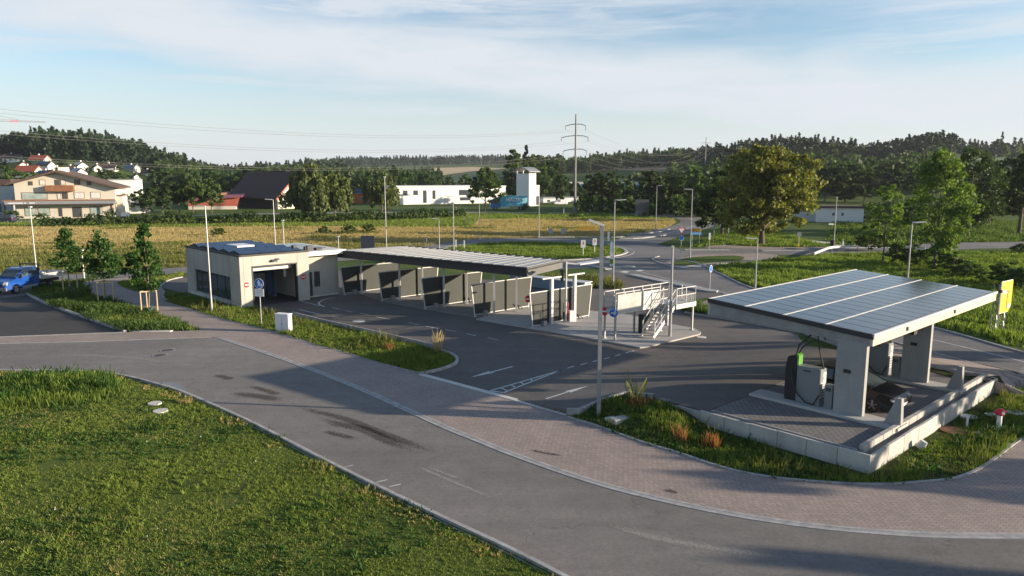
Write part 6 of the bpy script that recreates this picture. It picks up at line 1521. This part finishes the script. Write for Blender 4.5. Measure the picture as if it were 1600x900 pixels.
def bollard(px, py, pt, label, w=.14):
    b_ = G(px, py); h = ZA(b_, pt); t = thing('marker_post', label, 'marker post', b_, 0); b = MB(); b.b(-w / 2, w / 2, -w / 2, w / 2, 0, h); b.build('post', m_sw, t); b = MB(); b.b(-w / 2 - .01, w / 2 + .01, -w / 2 - .01, w / 2 + .01, h * .1, h * .3); b.build('foot_band', m_lime if w > .2 else m_gry, t)
bollard(712.5, 391, 374.5, 'left of two tall white posts at the ring road'); bollard(725.5, 391.5, 375.5, 'right of two tall white posts at the ring road')
bollard(955, 416, 378, 'tall white and green post beside the crossing', .3); bollard(950.5, 383, 362, 'slim white panel post behind the crossing', .25)
def plate_sign(px, py, label, shapes, posts=((0, 0),), name='road_sign', cat='road sign', rz=0, group=None, postm=None):
    """shapes: (kind, z centre, size, material, name); posts at local x"""
    b_ = G(px, py); t = thing(name, label, cat, b_, rz, group); top = max(s[1] + (s[2] if isinstance(s[2], (int, float)) else (.2 if s[0] == 'poly' else s[2][1] / 2)) for s in shapes)
    for x, _ in posts: b = MB(); b.tube((x, .05, 0), (x, .05, top), .035, .035, 8); b.build('post', postm or m_steel, t)
    for i, (kd, z, sz, m_, n_) in enumerate(shapes):
        b = MB(); y = -.0 - i * .006
        if kd == 'disc': b.xz([(sz * math.cos(k * math.pi / 12), z + sz * math.sin(k * math.pi / 12)) for k in range(24)], y - .006, y + .006)
        elif kd == 'rect': b.xz([(-sz[0] / 2, z - sz[1] / 2), (sz[0] / 2, z - sz[1] / 2), (sz[0] / 2, z + sz[1] / 2), (-sz[0] / 2, z + sz[1] / 2)], y - .006, y + .006)
        elif kd == 'tri': b.xz([(0, z - sz), (sz * .95, z + sz * .65), (-sz * .95, z + sz * .65)], y - .006, y + .006)
        elif kd == 'chev': b.xz([(-sz * .5, z + sz), (sz * .05, z + sz), (sz * .6, z), (sz * .05, z - sz), (-sz * .5, z - sz), (.05 * sz, z)], y - .006, y + .006)
        elif kd == 'poly': b.xz([(a, z + c) for a, c in sz], y - .006, y + .006)
        b.build(n_, m_, t)
    return t
# pedestrian and cycle sign in front of the hall
sg_ = G(408, 509); th_ = ZA(sg_, 443)
ped = [(-.03, .17), (.03, .17), (.05, .08), (.11, .02), (.10, -.02), (.05, .01), (.06, -.06), (.10, -.17), (.06, -.18), (.0, -.07), (-.05, -.18), (-.09, -.17), (-.04, -.05), (-.05, .02), (-.09, -.02), (-.11, .0), (-.06, .08)]
chd = [(.13, .0), (.17, .0), (.19, -.07), (.17, -.17), (.12, -.17), (.11, -.07)]
t = plate_sign(408, 509, 'round blue footpath sign with white figures above a white plate', [('disc', th_, .345, m_sw, 'rim'), ('disc', th_, .315, m_blue, 'disc'), ('poly', th_ + .02, [(a * 1.25, c * 1.25) for a, c in ped], m_sw, 'figure'), ('poly', th_ + .0, [(a * 1.15, c * 1.15) for a, c in chd], m_sw, 'child_figure')], rz=-.2)
b = MB(); b.xz([(-.33, th_ - .88), (.33, th_ - .88), (.33, th_ - .36), (-.33, th_ - .36)], -.02, .0); pl_ = b.build('plate', m_sw, t)
for k, y in enumerate((.48, .58, .68)): b = MB(); b.b(-.2, .2 - .08 * k, -.024, -.021, th_ - y - .02, th_ - y); b.build('text_line', m_kerb, pl_)
m_sgrey = M('sign_back_grey', (.40, .41, .42), .45, .05, 3)
plate_sign(911, 400, 'chevron sign with red arrow, left of the pair on the island', [('rect', 1.55, (.6, .95), m_sw, 'plate'), ('chev', 1.65, .22, m_red, 'arrow')], postm=m_sw)
plate_sign(929, 397, 'chevron sign with red arrow, right of the pair on the island', [('rect', 1.6, (.55, .9), m_sw, 'plate'), ('chev', 1.7, .2, m_red, 'arrow')], postm=m_sw)
plate_sign(860, 376.5, 'grey back of a sign on the far side of the island, left one', [('rect', 1.6, (.7, .8), m_sgrey, 'plate')]); plate_sign(880, 377, 'grey back of a sign on the far side of the island, right one', [('rect', 1.6, (.7, .8), m_sgrey, 'plate')])
plate_sign(1063.4, 408, 'white and red give way triangle above a small blue round sign', [('tri', 3.65, .52, m_red, 'rim'), ('tri', 3.66, .36, m_sw, 'triangle'), ('disc', 2.75, .30, m_sw, 'blue_rim'), ('disc', 2.75, .27, m_blue, 'blue_disc')])
plate_sign(1109.6, 454, 'keep right sign on the long traffic island', [('disc', 1.95, .32, m_sw, 'rim'), ('disc', 1.95, .28, m_blue, 'disc')], rz=.9)
plate_sign(1247.6, 388.5, 'round sign seen from behind with striped post foot', [('disc', 2.0, .34, m_gry, 'disc'), ('rect', .4, (.16, .7), m_yel, 'foot_stripe')])
plate_sign(1087, 386, 'double direction sign, yellow board above blue board', [('rect', 2.45, (1.5, .42), M('sign_ochre', (.42, .26, .03)), 'yellow_board'), ('rect', 1.95, (1.5, .36), M('sign_pale_blue', (.15, .36, .60)), 'blue_board')], ((-.5, 0), (.5, 0)), 'direction_sign')
plate_sign(1003, 339.5, 'large back of a direction sign, coloured as in tree shade, before the dark trees', [('rect', 2.7, (3.4, 3.4), M('board_back_shaded', (.07, .075, .08), .6), 'board')], ((-1.4, 0), (1.4, 0)), 'direction_sign')  # the shade of the trees is put into the dark board colour
plate_sign(575, 399.5, 'dark stacked direction boards seen from behind', [('rect', 1.75, (1.75, 1.6), M('sign_back_dark', (.035, .045, .065), .5), 'board')], ((-.6, 0), (.6, 0)), 'direction_sign')
bpy.data.objects.get('direction_sign')
plate_sign(917, 361, 'low yellow board lying in the meadow edge', [('rect', .55, (3.0, .6), M('sign_ochre', (.42, .26, .03)), 'board')], ((-.9, 0), (.9, 0)), 'direction_sign')
plate_sign(1108, 392, 'narrow white and blue post sign at the grass corner', [('rect', 2.0, (.25, .9), m_sw, 'plate')]); plate_sign(1115, 380, 'slim post sign at the start of the bright grass', [('rect', 2.6, (.2, 1.2), m_sgrey, 'plate')])
plate_sign(945, 333, 'small blue sign before the dark clump of trees', [('disc', 1.6, .3, m_blue, 'disc')]); plate_sign(873, 326, 'white diamond sign near the power pole', [('poly', 3.0, [(0, .5), (.5, 0), (0, -.5), (-.5, 0)], m_sw, 'plate')])
# big yellow direction sign at the right edge
yb_ = G(1555, 523); t = thing('direction_sign', 'large bright yellow direction sign on lattice posts at the right edge', 'direction sign', (yb_.x + .7, yb_.y + .4, 0), R(38))
zb_, zt_ = ZA(yb_, 489), ZA(yb_, 440.5)
W2 = .95; pl = [(-W2, zb_), (W2 * .55, zb_ - .02), (W2, zb_ + .35), (W2, zt_ - .08), (W2 - .08, zt_), (-W2 + .08, zt_), (-W2, zt_ - .08)]
b = MB(); b.xz([(a * 1.03, c + (.03 if c > 2.5 else -.03)) for a, c in pl], -.02, .03); b.build('board_rim', m_sw, t)
b = MB(); b.xz(pl, -.035, -.021); b.build('board', M('sign_bright_yellow', (.78, .46, .02), .4, .03, 2), t)
def stroke(pts, w, nm_, m_, y=-.042): 
    b = MB()
    for a, c in zip(pts[:-1], pts[1:]): b.beam((a[0], y, a[1]), (c[0], y, c[1]), .006, w)
    return b.build(nm_, m_, t)
zc = (zb_ + zt_) / 2
stroke([(.12, zb_ + .2), (.12, zc + .05), (.3, zc + .25), (.12, zc + .42), (-.05, zc + .25), (.12, zc + .05)], .035, 'route_diagram', m_black); stroke([(.3, zc + .25), (.62, zc + .3)], .03, 'route_branch', m_black)
b = MB(); b.b(-.62, -.1, -.046, -.036, zc + .2, zc + .45); b.build('white_field', m_sw, t); b = MB(); b.b(.32, .78, -.046, -.036, zb_ + .22, zb_ + .48); b.build('white_field', m_sw, t)
for k, (x0, x1, z) in enumerate(((.3, .8, zc + .62), (-.7, -.3, zc + .78), (-.3, 0, zc - .05))): b = MB(); b.b(x0, x1, -.044, -.037, z, z + .05); b.build('text_line', m_gry, t)
for sx in (-.7, .6):
    b = MB()
    for k in range(3): an = k * 2.09; b.tube((sx + .2 * math.cos(an), .25 + .2 * math.sin(an), 0), (sx + .2 * math.cos(an), .25 + .2 * math.sin(an), zt_ - .2), .025, .025, 6)
    for k in range(5): z = .2 + k * .55; b.tube((sx + .2, .25, z), (sx - .1, .42, z + .5), .012, .012, 4); b.tube((sx - .1, .08, z), (sx + .2, .25, z + .5), .012, .012, 4)
    b.build('lattice_post', m_steel, t)
b = MB(); b.bc((-.95, .0, zc + .42), (.2, .16, .18)); b.build('clamp', m_black, t)

# guard rail
gp = sgl([(1272, 404), (1286, 398), (1300, 393.5), (1330, 392), (1362, 391.5), (1400, 392), (1445, 395)], 3)
t = thing('guard_rail', 'pale steel guard rail curving beside the right-hand road', 'guard rail', (gp[0].x, gp[0].y, 0))
b = MB()
for a, c in zip(gp[:-1], gp[1:]): b.beam(a + Vector((0, 0, .62)), c + Vector((0, 0, .62)), .06, .30)
b.build('rail', m_steelw, t, world=True)
for k in range(0, len(gp), 2): b = MB(); b.beam(gp[k] + Vector((0, .08, 0)), gp[k] + Vector((0, .08, .75)), .1, .1); b.build('post', m_steel, t, world=True)
# utility box
ub = G(442, 519.5); t = thing('utility_box', 'white electrical box at the edge of the pavement', 'utility box', ub, R(-32))
b = MB(); b.b(-.55, .45, -.0, .42, -.05, 1.16); b.build('cabinet', M('box_white', (.66, .66, .68), .5, .04, 2), t, bevel=.02)
b = MB(); b.b(-.57, .47, -.03, .45, 1.16, 1.22); b.build('lid', m_sw, t, bevel=.01); b = MB(); b.b(-.06, -.045, -.006, 0, .05, 1.1); b.b(-.1, -.02, -.012, 0, .5, .62); b.build('door_gap', m_gry, t)
t.rotation_euler.z = R(-18)
# hydrant
hp = G(1560, 671); t = thing('hydrant', 'white hydrant post with red round cap in the green bed', 'hydrant', hp)
b = MB(); b.tube((0, 0, 0), (0, 0, .62), .1, .085, 12); b.tube((0, 0, 0), (0, 0, .05), .16, .16, 12); b.build('post', m_sw, t, smooth=False)
b = MB(); b.tube((0, 0, .60), (0, 0, .66), .13, .17, 14); b.tube((0, 0, .66), (0, 0, .80), .17, .15, 14); b.tube((0, 0, .80), (0, 0, .87), .15, .06, 14); b.tube((-.22, 0, .73), (.22, 0, .73), .06, .06, 10); b.build('cap', m_red, t)
b = MB(); b.tube((0, -.16, .73), (0, -.2, .73), .06, .06, 10); b.build('outlet', m_sw, t)
p = G(1510.5, 668); t = tag(MB().bc((0, 0, .22), (.07, .05, .5)).build('marker_stake', m_sw), 'short white stake left of the hydrant', 'stake'); t.location = p
# stone slabs in the lower bed and at the tip of the left bed
p = G(968, 664); t = tag(MB().bc((0, 0, .18), (.75, .42, .28), .5).bc((-.30, .28, .16), (.5, .3, .14), .55).build('concrete_block', m_conc, bevel=.02), 'pale concrete foundation block beside the near lamp post', 'concrete block'); t.location = p
p = G(238, 518); t = tag(MB().bc((0, 0, .03), (2.6, .35, .1), -.02).build('kerb_stone', m_concl, bevel=.02), 'pale kerb stone at the tip of the planted bed', 'kerb stone'); t.location = p
p = G(1437, 700); t = tag(MB().tube((0, 0, 0), (.12, -.05, .28), .16, .13, 10).build('pipe_end', m_sgrey), 'broken grey pipe end at the foot of the terrace wall', 'pipe'); t.location = p
# kerb joints: light caps on the low wall beside the flower bed
wl_ = sgl([(457, 493.5), (494, 503), (520, 509), (605, 528.5), (690, 548)], 4)
t = thing('low_wall', 'low dark wall of angle blocks along the upper edge of the flower bed', 'low wall', (wl_[0].x, wl_[0].y, 0))
tot = 0; segs = []
for a, c in zip(wl_[:-1], wl_[1:]):
    n = max(1, round((c - a).length / 1.0))
    for k in range(n): segs.append((a.lerp(c, k / n), a.lerp(c, (k + 1) / n)))
for a, c in segs: d = (c - a).normalized() * .012; b = MB(); b.beam(a + d + Vector((0, 0, .13)), c - d + Vector((0, 0, .13)), .10, .36); b.build('wall_block', m_kerb2, t, world=True)
# wire cage round a sapling in the meadow, fence posts by the factory
p = G(747, 352.5); t = thing('wire_cage', 'low wire cage round a sapling in the dry meadow', 'tree guard', p + Vector((-1.2, 0, 0)))
for k in range(10): an = k * .628; q = MB(); q.tube((1.9 * math.cos(an), .8 * math.sin(an), 0), (1.9 * math.cos(an), .8 * math.sin(an), 1.9), .035, .035, 5); q.build('stake', m_barkl, t)
fp = [P(a, 215) for a in range(620, 735, 9)]
t = thing('fence', 'thin steel fence in front of the white factory', 'fence', (fp[0].x, fp[0].y, 0))
for q in fp: b = MB(); b.beam(q, q + Vector((0, 0, 1.2)), .08, .08); b.build('post', m_steel, t, world=True)
b = MB(); b.beam(fp[0] + Vector((0, 0, 1.1)), fp[-1] + Vector((0, 0, 1.1)), .05, .05); b.build('top_rail', m_steel, t, world=True)

# ================================================================== VEHICLES
m_tyre = M('tyre_rubber', (.018, .018, .018), .85, .1, 6); m_rim = M('wheel_rim', (.45, .45, .46), .35, .1, 5, 0, .6)
def loft(b, outline, hw_of, off_x=0):
    n = len(outline); vs = [(x, -hw_of(x, z), z) for x, z in outline] + [(x, hw_of(x, z), z) for x, z in outline]
    b.add(vs, [tuple(range(n)), tuple(range(2 * n - 1, n - 1, -1))] + [(i, n + i, n + (i + 1) % n, (i + 1) % n) for i in range(n)]); return b
def wheel(t, x, y, r, w=.22, rim=None):
    s = 1 if y > 0 else -1
    b = MB(); b.tube((x, y - s * w, r), (x, y, r), r, r, 20); wh = b.build('wheel', m_tyre, t)
    b = MB(); b.tube((x, y - s * .02, r), (x, y + s * .008, r), r * .64, r * .60, 16); rm_ = b.build('rim', m_gry if rim is None else m_black, wh)
    b = MB(); b.tube((x, y, r), (x, y + s * .016, r), r * .13, r * .11, 8)
    for k in range(5): an = k * 1.2566 + .3; b.beam((x, y + s * .012, r), (x + math.cos(an) * r * .6, y + s * .012, r + math.sin(an) * r * .6), .055, .02)
    b.build('hub_cap', rim or m_rim, wh)
def arc(cx, r, z0, n=7): return [(cx + r * math.cos(math.pi * k / n), z0 + r * math.sin(math.pi * k / n)) for k in range(n, -1, -1)]
# black car under the canopy, nose towards the street
m_cblk = M('car_paint_black', (.006, .006, .007), .38, .1, 2, 0, 0, .3, 5, .15)
m_headl = M('headlight_glass', (.55, .58, .60), .12, .2, 8, 0, .3)
ca = thing('car', 'black car charging between the pillars with its nose to the street', 'car', tw(1.98, -.45, ZT), DA + math.pi / 2)
def black_car():   # local +x runs from the nose to the tail
    body = [(0.02, .30), (-.02, .48), (.02, .62), (.16, .74), (.65, .86), (1.25, .97), (2.6, 1.0), (3.9, 1.04), (4.42, 1.0), (4.55, .85), (4.55, .45), (4.45, .28), (3.95, .24)] + [(x, z) for x, z in arc(3.6, .36, .24)][::-1][0:8] + [(1.3, .22)] + [(x, z) for x, z in arc(.88, .36, .24)][::-1][0:8]
    hwf = lambda x, z: (.90 - .10 * max(0, (z - .75)) / .3 - .16 * max(0, (.5 - x) / .5) ** 1.5 - .08 * max(0, (x - 4.1) / .45))
    b = MB(); loft(b, body, hwf); b.build('body', m_cblk, ca, bevel=.03)
    gh = [(1.0, .94), (1.35, 1.12), (1.95, 1.38), (2.6, 1.45), (3.3, 1.42), (3.9, 1.25), (4.3, 1.02)]
    b = MB(); loft(b, gh, lambda x, z: .80 - .24 * (z - .95) / .5); b.build('window', m_glass, ca, bevel=.02)
    b = MB(); loft(b, [(1.93, 1.385), (2.6, 1.455), (3.3, 1.425), (3.75, 1.31), (3.7, 1.34), (3.3, 1.46), (2.6, 1.49), (1.95, 1.42)], lambda x, z: .585); b.build('roof', m_cblk, ca)
    for s in (-1, 1):
        b = MB(); b.beam((1.05, s * .79, .97), (1.98, s * .60, 1.40), .05, .05); b.beam((2.55, s * .80, .98), (2.6, s * .59, 1.45), .05, .06); b.beam((1.98, s * .6, 1.41), (3.3, s * .6, 1.43), .03, .03); b.build('pillar', m_cblk, ca)
        b = MB(); b.bc((.23, s * .60, .665), (.42, .36, .10), -s * .45, 0, -.25); b.build('headlight', m_headl, ca, bevel=.02)
        b = MB(); b.bc((1.45, s * .98, 1.02), (.16, .2, .13)); b.build('mirror', m_cblk, ca, bevel=.02)
        for x in (.88, 3.6): wheel(ca, x, s * .895, .33, .2, m_gry)
    b = MB(); b.bc((.0, 0, .46), (.04, .9, .16)); b.build('grille', m_black, ca); b = MB(); b.bc((-.02, 0, .62), (.03, .14, .05)); b.build('emblem', m_rim, ca)
    b = MB(); b.bc((-.035, 0, .40), (.012, .5, .11)); b.build('number_plate', m_sw, ca)
black_car()
# blue double-cab pickup
m_cblu = M('truck_paint_blue', (.010, .065, .30), .25, .08, 1, 0, 0, .6, 5, .6); m_alu = M('aluminium_bed', (.52, .53, .54), .4, .12, 2, 0, .45)
pk0 = G(26, 459); pk = thing('pickup_truck', 'blue double-cab pickup with aluminium flatbed', 'pickup truck', (pk0.x - 1.0, pk0.y - .9, 0), math.atan2(.985, .17))
def pickup():
    z = .30
    cab = [(0, .42), (-.03, .75), (.06, .98), (.28, 1.12), (.95, 1.30), (1.25, 1.36), (3.45, 1.38), (3.5, .6), (3.45, .42)] + [(x, q) for x, q in arc(.95, .42, .42)][::-1]
    b = MB(); loft(b, cab, lambda x, q: .99 - .14 * max(0, (.5 - x) / .5) ** 1.6); b.build('body', m_cblu, pk, bevel=.04)
    gh = [(1.05, 1.33), (1.85, 2.02), (2.2, 2.12), (3.35, 2.14), (3.46, 2.05), (3.48, 1.36)]
    b = MB(); loft(b, gh, lambda x, q: .955 - .17 * (q - 1.35) / .8); b.build('cab', m_cblu, pk, bevel=.03)
    b = MB(); b.add([(1.16, -.80, 1.44), (1.16, .80, 1.44), (1.80, .72, 2.0), (1.80, -.72, 2.0), (1.19, -.80, 1.40), (1.19, .8, 1.40), (1.84, .72, 1.97), (1.84, -.72, 1.97)], [(0, 1, 2, 3), (7, 6, 5, 4), (0, 4, 5, 1), (1, 5, 6, 2), (2, 6, 7, 3), (3, 7, 4, 0)])
    wsx = b.build('windscreen', m_glass, pk); wsx.location = (-.05, 0, .03)
    for s in (-1, 1):
        for (x0, x1, xt0, xt1) in ((1.5, 2.35, 1.98, 2.35), (2.5, 3.3, 2.5, 3.28)):
            b = MB(); y0, y1 = s * .962, s * .845; b.add([(x0, y0, 1.42), (x1, y0, 1.42), (xt1, y1, 1.97), (xt0, y1, 1.97), (x0, y0 - s * .03, 1.42), (x1, y0 - s * .03, 1.42), (xt1, y1 - s * .03, 1.97), (xt0, y1 - s * .03, 1.97)], [(0, 1, 2, 3), (7, 6, 5, 4), (0, 4, 5, 1), (1, 5, 6, 2), (2, 6, 7, 3), (3, 7, 4, 0)]); b.build('side_window', m_glass, pk)
        b = MB(); b.bc((.16, s * .74, .98), (.34, .34, .2), -s * .3, 0, -.5); b.build('headlight', m_headl, pk, bevel=.03)
        b = MB(); b.bc((1.35, s * 1.14, 1.5), (.12, .22, .34)); b.build('mirror', m_black, pk, bevel=.02)
        b = MB(); b.bc((2.42, s * .995, 1.0), (.02, .01, .75)); b.build('door_gap', m_black, pk)
        wheel(pk, .95, s * .985, .36, .24); wheel(pk, 4.7, s * .985, .36, .24, m_gry)
        b = MB(); b.bc((2.4, s * .985, .52), (1.6, .05, .18)); b.build('sill', m_gry, pk)
    b = MB(); b.bc((.0, 0, .52), (.1, 1.9, .3)); b.build('bumper', m_gry, pk, bevel=.03); b = MB(); b.bc((-.03, 0, .86), (.06, 1.2, .18)); b.build('grille', m_black, pk)
    b = MB(); b.beam((3.5, -.92, 1.3), (3.5, -.92, 2.32), .08, .08); b.beam((3.5, .92, 1.3), (3.5, .92, 2.32), .08, .08); b.beam((3.5, -.95, 2.3), (3.5, .95, 2.3), .08, .08); b.b(3.52, 3.56, -.9, .9, 1.0, 2.0); b.beam((.0 + 1.9, -.85, 2.25), (1.9, .85, 2.25), .05, .05); b.build('headboard', m_black, pk)
    b = MB(); b.b(3.5, 6.3, -.4, .4, .5, .75); b.build('chassis', m_black, pk)
    b = MB(); b.b(3.6, 6.5, -1.03, 1.03, .92, 1.0); b.b(3.6, 6.5, -1.05, -1.01, .92, 1.38); b.b(3.6, 6.5, 1.01, 1.05, .92, 1.38); b.b(6.46, 6.5, -1.05, 1.05, .92, 1.38); bd = b.build('flatbed', m_alu, pk)
    for x in (4.3, 5.7): q = MB(); q.b(x, x + .08, -1.065, -1.05, 1.2, 1.3); q.build('latch', m_black, bd)
    b = MB(); b.bc((4.7, -.85, .82), (.95, .3, .08)); b.bc((4.7, .85, .82), (.95, .3, .08)); b.build('mudguard', m_black, pk)
pickup()
# dark estate car / van at the left by the cream house
m_cdk = M('car_paint_dark_blue', (.02, .024, .05), .25, .1, 1, 0, 0, .6, 5, .5)
c0 = G(-3, 348.5); cv = thing('van', 'dark blue people carrier parked before the cream house', 'van', (c0.x, c0.y, 0), 0)
body = [(-2.4, .3), (-2.45, .8), (-1.9, 1.05), (-1.2, 1.15), (2.45, 1.2), (2.5, .6), (2.4, .3)]
b = MB(); loft(b, body, lambda x, z: .92); b.build('body', m_cdk, cv, bevel=.06)
b = MB(); loft(b, [(-1.4, 1.1), (-.7, 1.72), (.2, 1.85), (2.2, 1.82), (2.42, 1.15)], lambda x, z: .88 - .15 * (z - 1.1) / .7); b.build('window', m_glass, cv, bevel=.03)
b = MB(); loft(b, [(-.7, 1.73), (.2, 1.86), (2.2, 1.83), (2.2, 1.9), (.2, 1.93), (-.7, 1.8)], lambda x, z: .72); b.build('roof', m_cdk, cv)
for x in (-1.5, 1.55):
    for s in (-1, 1): wheel(cv, x, s * .93, .34)
for x in (-.3, .9, 1.9): b = MB(); b.bc((x, -.86, 1.45), (.07, .12, .7), 0, .18); b.build('pillar', m_cdk, cv)
b = MB(); b.bc((2.48, -.7, 1.05), (.05, .25, .3)); b.build('tail_light', m_red, cv); cv.location.x += 1.2
# light blue lorry with white lettering on the far road
lo = G(767, 328); s = lo.y / F; m_lb1 = M('lorry_cab_blue', (.02, .20, .45), .35, .08, 1); m_lb2 = M('lorry_side_cyan', (.06, .42, .62), .45, .25, .35); m_lb3 = M('lorry_trim_pale', (.30, .62, .70), .5, .1, 1)
lr = thing('lorry', 'light blue box lorry with white lettering on the far road', 'lorry', lo, R(8))
b = MB(); b.xz([(0, .5), (-.05, 1.6), (.25, 2.9), (.8, 3.3), (2.6, 3.9), (2.75, 3.9), (2.75, .5)], 0, 2.4); b.build('cab', m_lb1, lr, bevel=.06)
b = MB(); b.b(2.95, 11.2, -.05, 2.5, 1.0, 4.1); bx = b.build('box', m_lb2, lr)
b = MB(); b.b(2.9, 11.25, -.07, 2.52, 4.1, 4.2); b.b(9.6, 11.1, -.075, -.055, 1.1, 4.0); b.build('trim', m_lb3, bx)
b = MB(); b.xz([(4.6, 1.1), (6.0, 2.3), (7.4, 1.15), (8.4, 2.2), (9.4, 1.1)], -.072, -.056); b.build('pattern', m_lb3, bx)
b = MB(); b.b(.9, 2.0, -.03, .02, 2.0, 2.8); b.b(-.09, -.02, .2, 2.2, 1.9, 2.8); b.build('window', m_glass, lr)
text_mesh('MAOX', 1.55, 'lettering', m_sw, lr, (6.9, -.09, 3.0), (math.pi / 2, 0, 0), .05)
b = MB(); b.b(3.2, 5.8, .05, .15, .45, .95); b.build('side_skirt', m_alu, lr)
for x in (1.4, 9.2, 10.3):
    for y in (-.02, 2.42): wheel(lr, x, y if y > 0 else y, .5, .3)
# white van far behind
wv = G(877, 321); t = thing('van', 'small white van parked behind the hedge near the power pole', 'van', wv, R(10))
b = MB(); b.xz([(-2.2, .4), (-2.2, 1.2), (-1.6, 1.3), (-1.0, 2.0), (2.2, 2.1), (2.3, .4)], 0, 1.8); b.build('body', m_sw, t, bevel=.08)
b = MB(); b.xz([(-1.45, 1.3), (-.95, 1.85), (-.3, 1.85), (-.3, 1.3)], -.03, -.0); b.build('window', m_glass, t)
for x in (-1.4, 1.4): wheel(t, x, -.02, .33)
# patio set far left is too small to read; small sign board by the lamp in front of the stable
q = G(1302, 378); t = tag(MB().bc((-.55, -.05, 2.75), (.75, .04, .22)).bc((-.15, -.05, 2.75), (.3, .03, .05)).build('sign_board', m_sw), 'little white arrow board on the lamp before the stable', 'sign board'); t.location = q
q = G(1300.5, 386.5); t = tag(MB().tube((0, 0, 0), (0, 0, .95), .3, .33, 12).tube((0, 0, .95), (0, 0, 1.05), .36, .3, 12).build('litter_bin', m_black), 'black litter bin at the junction with the gravel path', 'litter bin'); t.location = q
